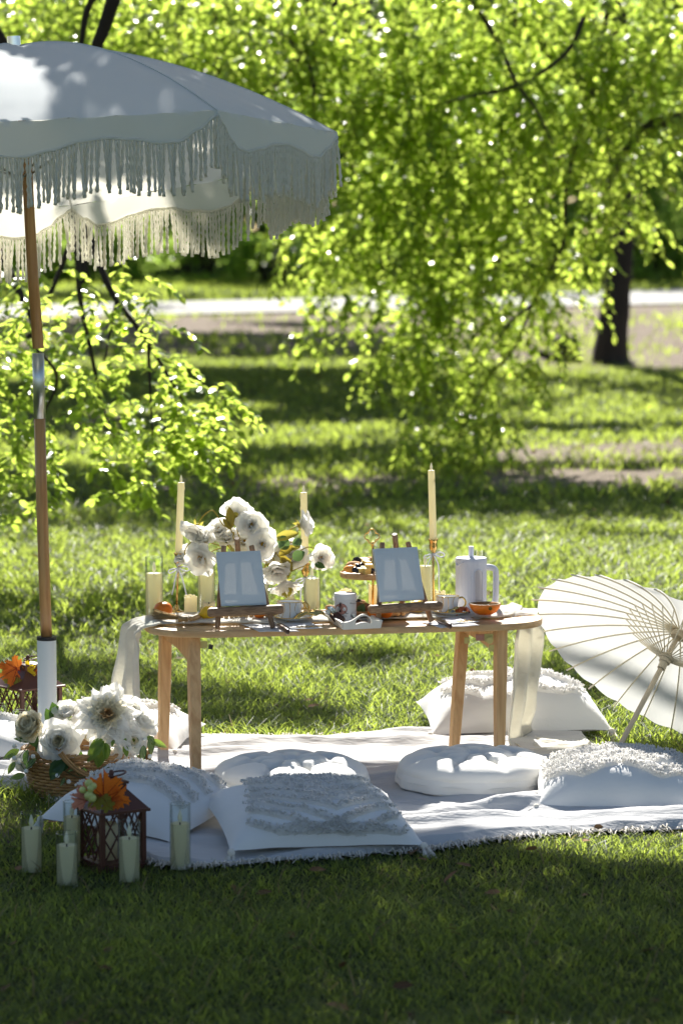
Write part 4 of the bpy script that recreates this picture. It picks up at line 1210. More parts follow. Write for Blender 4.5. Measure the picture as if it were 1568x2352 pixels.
# ------------------------------------------------------------------ easels and canvases
def easel(base_px, lab_e, lab_c, legs_px, ledge, cv):
    (l0, l1), (r0, r1), (b0, b1) = legs_px
    L0, R0 = G(*l0, TZ + .001), G(*r0, TZ + .001)
    Ym = (L0.y + R0.y) / 2
    t = thing('easel', lab_e, 'easel', (L0 + R0) / 2, 'small wooden tabletop easels')
    tilt = 0.045
    def leg(a, b_, r):
        mb = MB(); mb.tube([a, a.lerp(b_, .015), a.lerp(b_, .985), b_], [r * .85, r, r, r * .9], 10)
        ob('leg', mb, M['easel_leg'], t, smooth_angle=40)
    leg(L0 + Vector((0, 0, .004)), W(*l1, L0.y + tilt), .0072)
    leg(R0 + Vector((0, 0, .004)), W(*r1, R0.y + tilt), .0072)
    leg(G(b0[0], b0[1], TZ + .004) + Vector((0, .03, 0)), W(*b1, Ym + tilt), .0075)
    # ledge: a rounded bar across the front legs
    (xa, ya), (xb, yb), hpx = ledge
    A, B = W(xa, ya, L0.y - .012), W(xb, yb, R0.y - .012)
    d = B - A; ln = d.length; u = d.normalized()
    w_ = Vector((-u.y, u.x, 0)); up = u.cross(w_)
    hh = hpx * Ym / F
    mb = MB()
    prof = []
    for (sx, sz, a0) in ((1, 1, 0), (-1, 1, PI / 2), (-1, -1, PI), (1, -1, 1.5 * PI)):
        for k in range(5):
            a = a0 + PI / 2 * k / 4
            c = hh * .36
            prof.append((sx * (ln / 2 - c) + c * math.cos(a), sz * (hh / 2 - c) + c * math.sin(a)))
    mid = (A + B) / 2
    n_ = len(prof)
    v = [mid + u * x + up * z + w_ * y for y in (-.011, .011) for x, z in prof]
    v += [mid + u * (x * .985) + up * (z * .82) + w_ * y for y in (-.0135, .0135) for x, z in prof]
    f = [tuple(2 * n_ + i for i in range(n_)), tuple(3 * n_ + i for i in reversed(range(n_)))]
    for i in range(n_):
        j = (i + 1) % n_
        f += [(i, n_ + i, n_ + j, j), (2 * n_ + i, i, j, 2 * n_ + j), (3 * n_ + j, n_ + j, n_ + i, 3 * n_ + i)]
    mb.add(v, f)
    ob('ledge', mb, M['easel_wood'], t, smooth_angle=50)
    # rear cross bar
    C1, C2 = W(*l0, L0.y).lerp(W(*l1, L0.y + tilt), .55), W(*r0, R0.y).lerp(W(*r1, R0.y + tilt), .55)
    mb = MB(); mb.tube([C1 + Vector((0, .006, 0)), C2 + Vector((0, .006, 0))], .005, 8)
    ob('crossbar', mb, M['easel_leg'], t)
    # canvas
    tl, tr_, br, bl_ = cv
    P = [W(*bl_, L0.y - .014), W(*br, R0.y - .014), W(*tr_, R0.y + tilt - .030), W(*tl, L0.y + tilt - .030)]
    nn = (P[1] - P[0]).cross(P[3] - P[0]).normalized()
    if nn.y < 0: nn = -nn
    k = thing('canvas', lab_c, 'canvas', (P[0] + P[1]) / 2, 'blank stretched canvases on easels')
    th = .015
    mb = MB()
    def fr(u_, v_):
        q = P[0].lerp(P[1], u_).lerp(P[3].lerp(P[2], u_), v_)
        e = min(u_, 1 - u_, v_, 1 - v_)
        return q + nn * (0.0012 * (e < 0.001)) + nn * 0.0006 * (1 - abs(2 * u_ - 1) ** 4) * (1 - abs(2 * v_ - 1) ** 4)
    mb.grid(fr, 12, 14)
    q = [p + nn * .0012 for p in P] + [p + nn * th for p in P]
    mb.add(q, [(0, 4, 5, 1), (1, 5, 6, 2), (2, 6, 7, 3), (3, 7, 4, 0)])
    ob('cloth', mb, M['paint_bar'], k, smooth_angle=30)
    mb = MB()
    for a, b_ in ((0, 1), (1, 2), (2, 3), (3, 0)):
        A_, B_ = P[a] + nn * th * .65, P[b_] + nn * th * .65
        cen = (P[0] + P[1] + P[2] + P[3]) / 4 + nn * th * .65
        mb.tube([A_.lerp(cen, .10), B_.lerp(cen, .10)], .008, 4)
    ob('stretcher_bar', mb, M['plate_wood'], k, smooth=False)
easel(None, 'small wooden easel holding the left canvas before the peonies', 'blank white canvas on the left easel before the peonies',
      (((499, 1447), (514, 1254)), ((627, 1446), (577, 1253)), ((559, 1424), (544, 1236))), ((476, 1407), (651, 1399), 20),
      ((496, 1268.5), (598, 1264.5), (612.5, 1389), (508, 1392.5)))
easel(None, 'small wooden easel holding the right canvas before the fruit stand', 'blank white canvas on the right easel before the fruit stand',
      (((868, 1436), (878, 1246)), ((990, 1432), (936, 1245)), ((927, 1418), (906, 1227))), ((846, 1400), (1015, 1391), 19),
      ((858, 1260.5), (958, 1256), (975, 1377), (873.7, 1382.5)))

# ------------------------------------------------------------------ fringed umbrella
UB = Vector((W(108, 1600, 8.0).x, 8.0, 0))
uc = Vector(((48 - 784) * 8.0 / F, 8.0, EYE + 0.214))     # centre of the plane through the canopy corners
UR, UTH = 0.872, R(-4.2)
def uplane(x, y):                                         # height of the tilted corner plane
    return uc.z + (x - uc.x) * 0.104 - (y - uc.y) * 0.106
apex = Vector(((41 - 784) * 8.0 / F, 8.0, EYE + 0.545))
umb = thing('fringed_umbrella', 'pale garden umbrella with rope fringe on a wooden pole at the left', 'umbrella', UB)
corners = []
for k in range(8):
    a = UTH + k * PI / 4
    x, y = uc.x + UR * math.cos(a), uc.y + UR * math.sin(a)
    corners.append(Vector((x, y, uplane(x, y))))
def rib_pt(k, t):
    c = corners[k % 8]
    p = apex.lerp(c, t)
    base = apex.z + (c.z - apex.z) * t
    lift = (apex.z - uplane(uc.x, uc.y)) * (t - t ** 1.75)
    return Vector((p.x, p.y, base + lift))
def vdepth(s):
    pts_ = [(0, .010), (.05, .030), (.11, .062), (.18, .084), (.26, .088), (.36, .076), (.48, .058), (.58, .053), (.68, .060), (.78, .072), (.86, .072), (.93, .045), (1, .012)]
    for i in range(len(pts_) - 1):
        if s <= pts_[i + 1][0]:
            f_ = (s - pts_[i][0]) / (pts_[i + 1][0] - pts_[i][0])
            f_ = f_ * f_ * (3 - 2 * f_)
            return pts_[i][1] * (1 - f_) + pts_[i + 1][1] * f_
    return .012
def roof(k, s, t):
    p = rib_pt(k, t).lerp(rib_pt(k + 1, t), s)
    p.z -= 0.016 * math.sin(PI * s) * math.sin(PI * min(1, t * 1.0)) 
    p.z += 0.0030 * noise.noise(Vector((s * 6 + k * 7, t * 4, 2))) * math.sin(PI * s)
    ed_ = min(s, 1 - s)
    p.z += 0.0045 * math.sin(t * 26 + 5 * noise.noise(Vector((t * 3, k, 4)))) * math.exp(-ed_ / .07) * t * (1 - math.exp(-ed_ / .012))
    p.z += 0.0025 * math.sin(s * 34 + k) * math.exp(-(1 - t) / .08) * math.sin(PI * s)
    p.z -= 0.004 * math.exp(-((t - .93) / .05) ** 2) * abs(noise.noise(Vector((s * 9, k * 3.1, 1)))) 
    return p
def edge_pt(k, s, d):
    p = corners[k].lerp(corners[(k + 1) % 8], s)
    inw = (uc - p); inw.z = 0; inw.normalize()
    return p + Vector((0, 0, -d)) + inw * d * 0.10
strands = []
def strand_mesh(seed):
    random.seed(seed)
    mb = MB(); L = 0.128
    pts_, rad = [], []
    n_ = 15
    b1, b2 = random.uniform(-.004, .004), random.uniform(-.006, .006)
    for i in range(n_):
        z = -L * i / (n_ - 1)
        w_ = i / (n_ - 1)
        pts_.append(Vector((b1 * math.sin(PI * w_) + b2 * w_ * w_ + .0008 * math.sin(i * 2.4), .0008 * math.cos(i * 2.4) + b1 * w_, z)))
        rad.append(.0044 * (0.82 + 0.30 * (i % 2)))
    rad[-1] *= 1.25
    mb.tube(pts_, rad, 4, twist=0.5)
    return mb
strand_me = [mesh_of('fringe_strand', strand_mesh(s), M['fringe']) for s in range(7)]
random.seed(21)
for k in range(8):
    mb = MB()
    mb.grid(lambda s, t: roof(k, s, t), 36, 44)
    nv0 = len(mb.v)
    mb.grid(lambda s, t: edge_pt(k, s, vdepth(s) * t) + Vector((0, .004 * math.sin(s * 23 + k) * t, 0)), 36, 5)
    me = mesh_of('panel', mb, M['canopy'], True, UB)
    bmv = put('panel', me, umb)
    sol = bmv.modifiers.new('weld', 'WELD'); sol.merge_threshold = 0.0004
    mb = MB()
    n_ = 64
    mb.tube([edge_pt(k, i / n_, vdepth(i / n_)) for i in range(n_ + 1)], [.0052 if i % 2 else .0040 for i in range(n_ + 1)], 5)
    ob('braid_trim', mb, M['fringe'], umb)
    for i in range(68):
        s = (i + .5) / 68
        strands.append(edge_pt(k, s, vdepth(s) + .002))
    mb = MB(); mb.tube([rib_pt(k, t) + Vector((0, 0, .0012)) for t in np.linspace(.03, 1, 20)], .0016, 4)
    ob('seam', mb, M['canopy'], umb)
    mb = MB(); mb.tube([rib_pt(k, t) + Vector((0, 0, -.006)) for t in np.linspace(.03, 1, 14)], .0035, 5)
    ob('rib', mb, M['plastic_white'], umb)
    mid = rib_pt(k, .52) + Vector((0, 0, -.008))
    mb = MB(); mb.tube([apex + Vector((.015, 0, -.36)), mid], .003, 5)
    ob('stretcher', mb, M['steel'], umb)
vis = []
for i, p in enumerate(strands):
    x, y = to_px(p)
    vis.append((p.y if x > -12 else 99, i))
vis.sort()
front = set(i for d, i in vis[:300])
mb = MB()
for i, p in enumerate(strands):
    me = strand_me[random.randrange(7)]
    rz = random.uniform(0, 6.28); sc = random.uniform(.93, 1.08)
    tilt = Matrix.Rotation(random.gauss(0, .035), 4, 'X') @ Matrix.Rotation(random.gauss(0, .04), 4, 'Y')
    mm_ = Matrix.Translation(p - UB) @ tilt @ Matrix.Rotation(rz, 4, 'Z') @ Matrix.Scale(sc, 4)
    if i in front:
        put('fringe_strand', me, umb, M=mm_)
    else:
        mb.add([mm_ @ v_.co + UB for v_ in me.vertices], [tuple(q.vertices) for q in me.polygons])
ob('fringe', mb, M['fringe'], umb, kind='stuff')
# pole pieces, following the photograph's slight lean
pl = lambda x, y: W(x, y, 8.0)
mb = MB(); mb.tube([pl(88, 800), pl(76, 640), pl(68, 500), pl(62, 380), pl(56, 300), apex + Vector((.004, 0, -.02))], [.0155, .0152, .0148, .0146, .0145, .0145], 16)
ob('upper_pole', mb, M['pole'], umb)
mb = MB(); mb.tube([pl(107, 1475), pl(101, 1300), pl(95, 1120), pl(91, 958)], .0158, 16)
ob('lower_pole', mb, M['pole'], umb)
mb = MB(); mb.tube([pl(91.5, 961), pl(89, 880), pl(87.5, 811)], .0164, 20)
sleeve = ob('joint_sleeve', mb, M['steel'], umb)
mb = MB(); mb.tube([pl(103.5, 888) + Vector((-.004, -.004, 0)), pl(107, 888) + Vector((0, -.004, 0))], .0025, 8); mb.ball(pl(107, 888) + Vector((0, -.004, 0)), .0027, 8, 6)
ob('pin_button', mb, M['chrome'], sleeve)
mb = MB(); q = pl(108.5, 1640); q.z = 0.0; q.y = 8.0
mb.tube([Vector((q.x, 8, 0.0)), pl(109, 1640), pl(107, 1468)], .0265, 28)
ob('ground_tube', mb, M['plastic_white'], umb, smooth_angle=50)
mb = MB(); mb.tube([pl(107, 1470), pl(107, 1462)], .0275, 28); 
ob('collar', mb, M['black'], umb, smooth_angle=50)
mb = MB(); mb.tube([apex + Vector((0, 0, -.012)), apex + Vector((-.002, 0, .030))], [.0185, .0185], 24)
ob('finial', mb, M['chrome'], umb, smooth_angle=50)

# ------------------------------------------------------------------ pillows
def pillow_surface(Wd, Dp, H, seed):
    def fn(u, v, side):                                   # u, v in -1..1
        pin = 0.055
        x = Wd / 2 * u * (1 - pin * (1 - abs(v) ** 2.2) * abs(u) ** 3 * 0.9)
        y = Dp / 2 * v * (1 - pin * (1 - abs(u) ** 2.2) * abs(v) ** 3 * 0.9)
        e = max(0.0, (1 - abs(u) ** 3.2)) * max(0.0, (1 - abs(v) ** 3.4))
        h = H / 2 * e ** 0.66
        wr = 0.006 * noise.noise(Vector((u * 3.1 + seed, v * 3.1, side * 3))) + 0.0035 * math.sin(9 * (abs(u) - abs(v)) + 4 * noise.noise(Vector((u * 2, v * 2, seed)))) * (abs(u * v)) ** .7
        z = side * h * (1.55 if side > 0 else 0.25) + wr * (0.3 + e)
        return Vector((x, y, z))
    return fn
tass = MB()
tass.ball((0, 0, -.008), (.0095, .0095, .010), 10, 7)
for i in range(34):
    a = random.uniform(0, 6.28); r0 = random.uniform(.002, .008); r1 = r0 + random.uniform(.004, .013)
    tass.tube([(r0 * math.cos(a), r0 * math.sin(a), -.014), (r1 * .8 * math.cos(a + .1), r1 * .8 * math.sin(a + .1), -.034), (r1 * math.cos(a + .2), r1 * math.sin(a + .2), -.062 + random.uniform(0, .008))], [.0016, .0015, .0009], 4)
tass_me = mesh_of('tassel', tass, M['tassel'])
def make_pillow(label, loc, Wd, Dp, H, rot, bands, seed, tassels=(), kind='pillow', seam=True):
    t = thing('tasselled_pillow', label, 'pillow', loc, 'cream pillows with shaggy bands')
    Rm = Matrix.Rotation(rot[2], 4, 'Z') @ Matrix.Rotation(rot[0], 4, 'X') @ Matrix.Rotation(rot[1], 4, 'Y')
    fn = pillow_surface(Wd, Dp, H, seed)
    mb = MB()
    mb.grid(lambda u, v: fn(2 * u - 1, 2 * v - 1, 1), 54, 46)
    mb.grid(lambda u, v: fn(1 - 2 * u, 2 * v - 1, -1), 30, 26)
    mb.v = [tuple(Rm @ Vector(p)) for p in mb.v]
    ob('cover', mb, M['pillow'], t, world=False)
    if seam:
        mb = MB()
        mb.tube([Rm @ (fn(u, -1, 1) * 1.004 + Vector((0, -.0006, .0))) for u in np.linspace(-.92, .92, 40)], .0011, 4)
        ob('zip_seam', mb, M['seam'], t, world=False)
    for line in bands:                                    # each band: centre line in u, v and its half width
        pts_, hw = line
        mb = MB()
        P_ = []
        cum = [0]
        for a, b_ in zip(pts_[:-1], pts_[1:]): cum.append(cum[-1] + math.hypot((b_[0] - a[0]) * Wd / 2, (b_[1] - a[1]) * Dp / 2))
        def cen(s_):
            j = max(0, min(len(cum) - 2, next((q for q in range(1, len(cum)) if s_ <= cum[q]), len(cum) - 1) - 1))
            f_ = (s_ - cum[j]) / (cum[j + 1] - cum[j] + 1e-9)
            return pts_[j][0] * (1 - f_) + pts_[j + 1][0] * f_, pts_[j][1] * (1 - f_) + pts_[j + 1][1] * f_
        nu_ = max(12, int(cum[-1] / .0045))
        def ridge(a_, b_):
            u, v = cen(a_ * cum[-1])
            q_ = 2 * b_ - 1
            v = max(-.985, min(.985, v + q_ * hw)); u = max(-.985, min(.985, u))
            p = fn(u, v, 1)
            pr = max(0, 1 - q_ * q_) ** .5 * min(1, 14 * a_, 14 * (1 - a_))
            k_ = noise.noise(p * 210) + .6 * noise.noise(p * 420)
            return Rm @ (p + Vector((0, 0, -.0015 + pr * (.0125 + .0042 * k_))) + Vector((noise.noise(p * 300 + Vector((5, 0, 0))), noise.noise(p * 300 + Vector((0, 9, 0))), 0)) * .002)
        mb.grid(ridge, nu_, 9)
        n_ = int(cum[-1] * hw * Dp / ((0.0070 if hw > .085 else 0.0058) ** 2))
        for i in range(n_):
            s = random.uniform(0, cum[-1])
            j = max(0, min(len(cum) - 2, next(q for q in range(1, len(cum)) if s <= cum[q]) - 1))
            f_ = (s - cum[j]) / (cum[j + 1] - cum[j] + 1e-9)
            u = pts_[j][0] * (1 - f_) + pts_[j + 1][0] * f_; v = pts_[j][1] * (1 - f_) + pts_[j + 1][1] * f_
            v += random.uniform(-1, 1) * hw; u += random.gauss(0, .008)
            if abs(u) > .98 or abs(v) > .98: continue
            p = fn(u, v, 1); pu = fn(u + .02, v, 1) - p; pv = fn(u, v + .02, 1) - p
            nn = pu.cross(pv).normalized()
            d1 = (nn + Vector((random.gauss(0, .35), random.gauss(0, .35), random.gauss(0, .2)))).normalized()
            d2 = (d1 + Vector((random.gauss(0, .7), random.gauss(-.15, .7), random.gauss(-.2, .4)))).normalized()
            h = random.uniform(.003, .005)
            a = p + nn * .009
            mb.tube([Rm @ a, Rm @ (a + d1 * h), Rm @ (a + d1 * h + d2 * h * .7)], [.0024, .0027, .0014], 3, caps=False)
        ob('tufted_band', mb, M['shag'], t, world=False)
    for (u, v, ax) in tassels:
        p = Rm @ fn(u, v, 1)
        q = Vector((0, 0, -1)).rotation_difference(Vector(ax))
        put('tassel', tass_me, t, M=Matrix.Translation(p) @ q.to_matrix().to_4x4() @ Matrix.Rotation(random.uniform(0, 6), 4, 'Z'))
    return t
def chevrons(rows, u0, u1, kink, slope, hw, step=.24, v0=-.75):
    out_ = []
    for i in range(rows):
        vb = v0 + i * step
        a = [(u0, vb + slope * abs(u0 - kink)), (kink, vb), (u1, vb + slope * abs(u1 - kink))]
        pts_ = []
        for p, q in zip(a[:-1], a[1:]):
            for f_ in np.linspace(0, 1, 10)[:-1]: pts_.append((p[0] + (q[0] - p[0]) * f_, p[1] + (q[1] - p[1]) * f_))
        pts_.append(a[-1])
        pts_ = [p for p in pts_ if abs(p[1]) < .93]
        if len(pts_) > 2: out_.append((pts_, hw))
    return out_
cv = []
for i in range(9):
    vb = -1.30 + .235 * i
    ul, ur = -.80 + .03 * i, .84 - .03 * i
    cv += chevrons(1, ul, ur, .14, .66, .050, v0=vb)
def PLZ(D, tilt): return .036 + D / 2 * math.sin(R(tilt))
make_pillow('cream chevron tufted pillow lying at the front edge of the blanket', G(712, 1978, 0) + Vector((0, .19, PLZ(.38, 8) - .006)), .47, .38, .10, (R(8), R(1), R(13)), cv, 3,
            tassels=[(-.98, -.98, (-.1, -.25, -1)), (.98, -.98, (.45, -.6, -.75))])
make_pillow('cream tufted pillow lying behind the front lantern', G(322, 1945, 0) + Vector((0, .17, PLZ(.35, 8))), .39, .35, .105, (R(8), R(3), R(-30)),
            chevrons(4, -.7, .85, .1, -.40, .075, .34, -.15), 8, tassels=[(.97, -.97, (.8, -.3, -.5)), (-.97, -.97, (-.3, -.2, -1))])
make_pillow('cream tufted pillow at the front right corner of the blanket', G(1440, 1890, 0) + Vector((0, .19, PLZ(.38, 4))), .44, .38, .12, (R(4), R(0), R(-3)),
            chevrons(3, -.9, -.02, -.45, .6, .13, .34, -.62) + chevrons(3, -.02, .95, .45, .6, .13, .34, -.62), 14, tassels=[(-.97, -.97, (-.6, -.5, -.6))])
make_pillow('large cream pillow with shaggy lattice behind the right table legs', G(1186, 1716, 0) + Vector((0, .20, PLZ(.38, 7))), .53, .38, .145, (R(6), R(-1), R(5)),
            [([(-.55, .1), (-.35, -.25), (-.05, .05), (.1, .3)], .10), ([(.1, -.45), (.2, -.05), (.35, .35)], .10), ([(.35, .35), (.55, .15), (.78, -.05)], .11), ([(-.5, .6), (-.2, .3), (.1, .65)], .09), ([(.2, .75), (.5, .55)], .09), ([(-.8, .1), (-.62, -.35), (-.4, -.6)], .09), ([(-.1, -.7), (.15, -.5), (.5, -.55), (.75, -.4)], .09), ([(-.75, .7), (-.5, .85)], .07)], 20,
            tassels=[(-.98, -.98, (-.9, -.3, -.4)), (.98, -.98, (.3, -.3, -1))])
make_pillow('cream pillow half hidden behind the flower basket and left table leg', G(288, 1752, 0) + Vector((0, .17, PLZ(.34, 4))), .36, .34, .10, (R(4), R(0), R(-12)),
            [([(-.3, .5), (.0, .1), (.3, .5)], .11), ([(.2, .0), (.45, .35), (.7, .3)], .11), ([(-.8, .3), (-.5, .6)], .1)], 27, tassels=[(.97, -.97, (.35, -.3, -1)), (-.97, .97, (-.4, .2, .6))])
make_pillow('cream pillow cut by the left edge beside the flower basket', G(-62, 1772, 0) + Vector((0, .16, PLZ(.32, 3))), .34, .32, .09, (R(3), R(0), R(10)),
            [([(.2, .5), (.5, .1), (.8, .45)], .12), ([(-.5, .4), (-.1, .1), (.2, .5)], .12)], 33)

def round_cushion(label, c, r, H):
    t = thing('round_cushion', label, 'cushion', c, 'round tufted floor cushions')
    def top(a, s):
        rr_ = r * math.sin(min(1, s) * PI / 2) ** 0.9 if False else r * s
        prof = (1 - s ** 4.5) ** .5 if s < 1 else 0
        ci = math.exp(-(s / .10) ** 2)
        z = H * (.45 + .55 * prof) - H * .42 * ci
        pet = abs(math.cos(4 * a))
        crease = (1 - pet) ** 3
        z -= H * .20 * crease * math.exp(-((s - .48) / .22) ** 2)
        for q in range(8):
            aa = PI / 8 + q * PI / 4
            dx, dy = s * math.cos(a) - .52 * math.cos(aa), s * math.sin(a) - .52 * math.sin(aa)
            z -= H * .30 * math.exp(-(dx * dx + dy * dy) / .006)
        z -= H * .09 * crease * math.exp(-((s - .75) / .2) ** 2)
        z -= H * .12 * math.exp(-((s - .5) / .05) ** 2) * (.3 + .4 * pet)
        return z + .002 * noise.noise(Vector((math.cos(a) * 3, math.sin(a) * 3, s * 4)))
    mb = MB()
    def fn(u, v):
        a = 2 * PI * u
        if v <= .8:
            s = (v / .8) ** .8
            return Vector((r * s * math.cos(a), r * s * math.sin(a), top(a, min(s, .9999))))
        q = (v - .8) / .2
        ang = q * PI * .62
        z = H * .45 * math.cos(ang) ; rr_ = r * (.985 + .035 * math.sin(ang))
        wv = .004 * math.sin(11 * a) * math.sin(ang)
        return Vector(((rr_ + wv) * math.cos(a), (rr_ + wv) * math.sin(a), max(.0, z * 1.0 if z > 0 else H * .18 * (z / (H * .45)) + 0.0)))
    mb.grid(fn, 112, 40, cu=True)
    ob('cover', mb, M['velvet'], t, world=False)
    mb = MB()
    mb.tube([(1.022 * r * math.cos(a), 1.022 * r * math.sin(a), H * .24 + .001 * math.sin(9 * a)) for a in np.linspace(0, 2 * PI, 80)], .0011, 4, caps=False)
    ob('piping', mb, M['velvet'], t, world=False)
    mb = MB(); mb.ball((0, 0, H * .60), (.012, .012, .005), 12, 6)
    ob('button', mb, M['velvet'], t, world=False)
round_cushion('round tufted cushion right of centre on the white blanket', G(1091, 1798, .024), .205, .085)
round_cushion('round tufted cushion behind the front chevron pillow', G(668, 1815, .024), .202, .088)

# ------------------------------------------------------------------ paper parasol
H0 = G(1395, 1766, .012)
ax = Vector((.47, .49, .735)).normalized()
PC = H0 + ax * .365                                       # centre of the rim
PR = .392
e1 = Vector((0, 0, 1)).cross(ax).normalized(); e2 = ax.cross(e1)
par = thing('paper_parasol', 'open white paper parasol with bamboo ribs lying at the right edge', 'parasol', H0)
def pp(a, s, inside_=0.0):
    h = .105 * (1 - s ** 1.9)
    return PC + (e1 * math.cos(a) + e2 * math.sin(a)) * PR * s + ax * (h + inside_)
NR = 28
for k in range(NR):
    a0, a1 = 2 * PI * k / NR, 2 * PI * (k + 1) / NR
    mb = MB()
    def fn(u, v):
        a = a0 + (a1 - a0) * u; s = .03 + .97 * v
        return pp(a, s * (1 - .006 * math.sin(PI * u) * (v > .99)), .004 - .009 * s * math.sin(PI * u) + .003 * noise.noise(Vector((u * 2 + k, v * 5, 1))) * math.sin(PI * u))
    mb.grid(fn, 5, 10)
    ob('paper_panel', mb, M['paper'], par)
    mb = MB(); mb.tube([pp(a0, s, -.001) for s in np.linspace(.05, 1.045, 9)], .0023, 5)
    ob('rib', mb, M['bamboo'], par)
runner_c = PC + ax * .012
for k in range(NR):
    a0 = 2 * PI * k / NR
    mb = MB(); d = e1 * math.cos(a0) + e2 * math.sin(a0)
    mb.tube([runner_c + d * .016 + ax * .002, pp(a0, .40, -.003)], .0018, 5)
    ob('stretcher', mb, M['bamboo'], par)
mb = MB(); mb.tube([H0, H0 + ax * .02, PC + ax * .13], [.0068, .0074, .0074], 14)
ob('shaft', mb, M['handle_wood'], par)
mb = MB(); mb.lathe([(0, -.034), (.011, -.034), (.012, -.014), (.0165, -.012), (.0165, -.003), (.021, -.001), (.0215, .008), (.014, .012), (0, .012)], 28, runner_c, axis=ax)
ob('runner_hub', mb, M['handle_wood'], par, smooth_angle=40)
mb = MB(); mb.lathe([(0, -.006), (.02, -.006), (.022, .008), (.012, .014), (0, .014)], 24, PC + ax * .092, axis=ax)
ob('crown_hub', mb, M['handle_wood'], par, smooth_angle=40)

# ------------------------------------------------------------------ petals, flowers and leaves
def petal_mesh(name, L, Wd, cup, curl, mat, ruf=.0, point=0.0, seed=0, nu=6, nv=6):
    """a petal growing along +Y from the origin, hollow side up (+Z)"""
    random.seed(seed)
    ph = [random.uniform(0, 6) for _ in range(4)]
    mb = MB()
    def fn(u, v):
        s = 2 * u - 1
        w_ = (math.sin(PI * min(1, (v * .80 + .10))) ** .62) * (1 - point * v ** 3)
        x = Wd / 2 * s * w_
        y = L * (v - .10 * s * s * v * v) * (1 + .03 * math.sin(5 * s + ph[1]))
        z = cup * (s * s) * w_ * Wd - curl * L * (v ** 2.2) + .22 * L * math.sin(PI * v * .8) * .4
        z += ruf * L * math.sin(7 * s + ph[0]) * v ** 3 + ruf * L * .6 * math.sin(3 * s + ph[2]) * v ** 2
        return (x, y, z)
    mb.grid(fn, nu, nv)
    return mesh_of(name, mb, mat)
def aim(d, up=Vector((0, 0, 1))):
    d = Vector(d).normalized()
    x = up.cross(d)
    x = x.normalized() if x.length > 1e-4 else Vector((1, 0, 0))
    y = d.cross(x)
    return Matrix(((x.x, y.x, d.x, 0), (x.y, y.y, d.y, 0), (x.z, y.z, d.z, 0), (0, 0, 0, 1)))
def flower(name, label, cat, c, face, layers, group, seed=0, centre=None):
    """layers: (petal meshes, count, opening angle from the axis, start radius, lift, scale)"""
    random.seed(seed)
    t = thing(name, label, cat, c, group)
    A = aim(face)
    for (mes, n_, ang, r0, lift, sc) in layers:
        o0 = random.uniform(0, 6)
        for k in range(n_):
            a = o0 + 2 * PI * k / n_ + random.gauss(0, .09)
            tilt = PI / 2 - ang + random.gauss(0, .07)
            m_ = A @ Matrix.Rotation(a, 4, 'Z') @ Matrix.Translation((0, r0, lift)) @ Matrix.Rotation(tilt, 4, 'X') @ Matrix.Scale(sc * random.uniform(.9, 1.1), 4)
            put('petal', mes[k % len(mes)], t, M=m_)
    if centre:
        centre(t, A)
    return t
PW = [petal_mesh('petal', 1, 1.12, .20, .04, M['petal_white'], .022, 0, s) for s in range(3)]
PWf = [petal_mesh('petal', 1, 1.0, .30, -.12, M['petal_white'], .03, 0, s + 5) for s in range(3)]
PC_ = [petal_mesh('petal', 1, 1.05, .34, -.16, M['petal_cream'], .03, 0, s + 9) for s in range(3)]
PD = [petal_mesh('petal', 1, .64, .34, .06, M['petal_white'], .015, .5, s + 14) for s in range(2)]
PDc = [petal_mesh('petal', 1, .62, .40, .0, M['petal_cream'], .015, .5, s + 17) for s in range(2)]
PDt = [petal_mesh('petal', 1, .5, .5, -.15, M['petal_tan'], .02, .6, s + 20) for s in range(2)]
def stamens(r, n_=16):
    def f(t, A):
        mb = MB()
        for k in range(n_):
            a = random.uniform(0, 6.28); q = random.uniform(0, r * .6)
            p0 = A @ Vector((q * .4 * math.cos(a), q * .4 * math.sin(a), 0)); p1 = A @ Vector((q * math.cos(a), q * math.sin(a), r * random.uniform(.8, 1.2)))
            mb.tube([p0, p1], r * .045, 3); mb.ball(p1, r * .10, 5, 4)
        o = ob('stamen', mb, M['stamen'], t, world=False, kind='stuff')
    return f
def peony(label, c, face, r, seed, view_back=False, stem=None):
    r *= 1.24
    L = r * 1.14
    lay = [(PW, 6, 1.22, r * .06, 0, L), (PW, 5, .95, r * .05, r * .05, L * .98), (PWf, 4, .70, r * .04, r * .10, L * .78), (PWf, 3, .46, r * .03, r * .10, L * .55)]
    t = flower('peony', label, 'flower', c, face, lay, 'white peonies on the table', seed, stamens(r * .42))
    A = aim(face)
    for k in range(4):
        a = k * PI / 2 + .3
        put('sepal', SEP, t, M=A @ Matrix.Rotation(a, 4, 'Z') @ Matrix.Translation((0, r * .05, -.004)) @ Matrix.Rotation(-.25 + random.gauss(0, .2), 4, 'X') @ Matrix.Scale(r * .48, 4))
    if stem:
        mb = MB(); s = spline([A @ Vector((0, 0, -.002))] + [Vector(q) - Vector(c) for q in stem], 6)
        mb.tube(s, .0017, 6); mb.ball(A @ Vector((0, 0, -.004)), r * .13, 8, 6)
        ob('stem', mb, M['stem_gold'], t, world=False)
    return t
SEP = petal_mesh('sepal', 1, .62, .2, .3, M['sepal'], .04, .6, 44)
ST = G(640, 1402, TZ + .006) + Vector((0, 0, .05))
YF = 8.10
pv = lambda x, y, dy=0.0: W(x, y, YF + dy)
mb = MB(); vb = G(592, 1398, TZ + .006); 
mb.lathe([(0, 0), (.022, 0), (.027, .012), (.026, .035), (.016, .055), (.015, .065), (.018, .07), (.0165, .07), (.013, .062), (0, .03)], 24, vb)
one('flower_vase', mb, M['ceramic'], 'small white vase hidden behind the left canvas, holding the peony stems', 'vase', vb)
vt = vb + Vector((0, 0, .065))
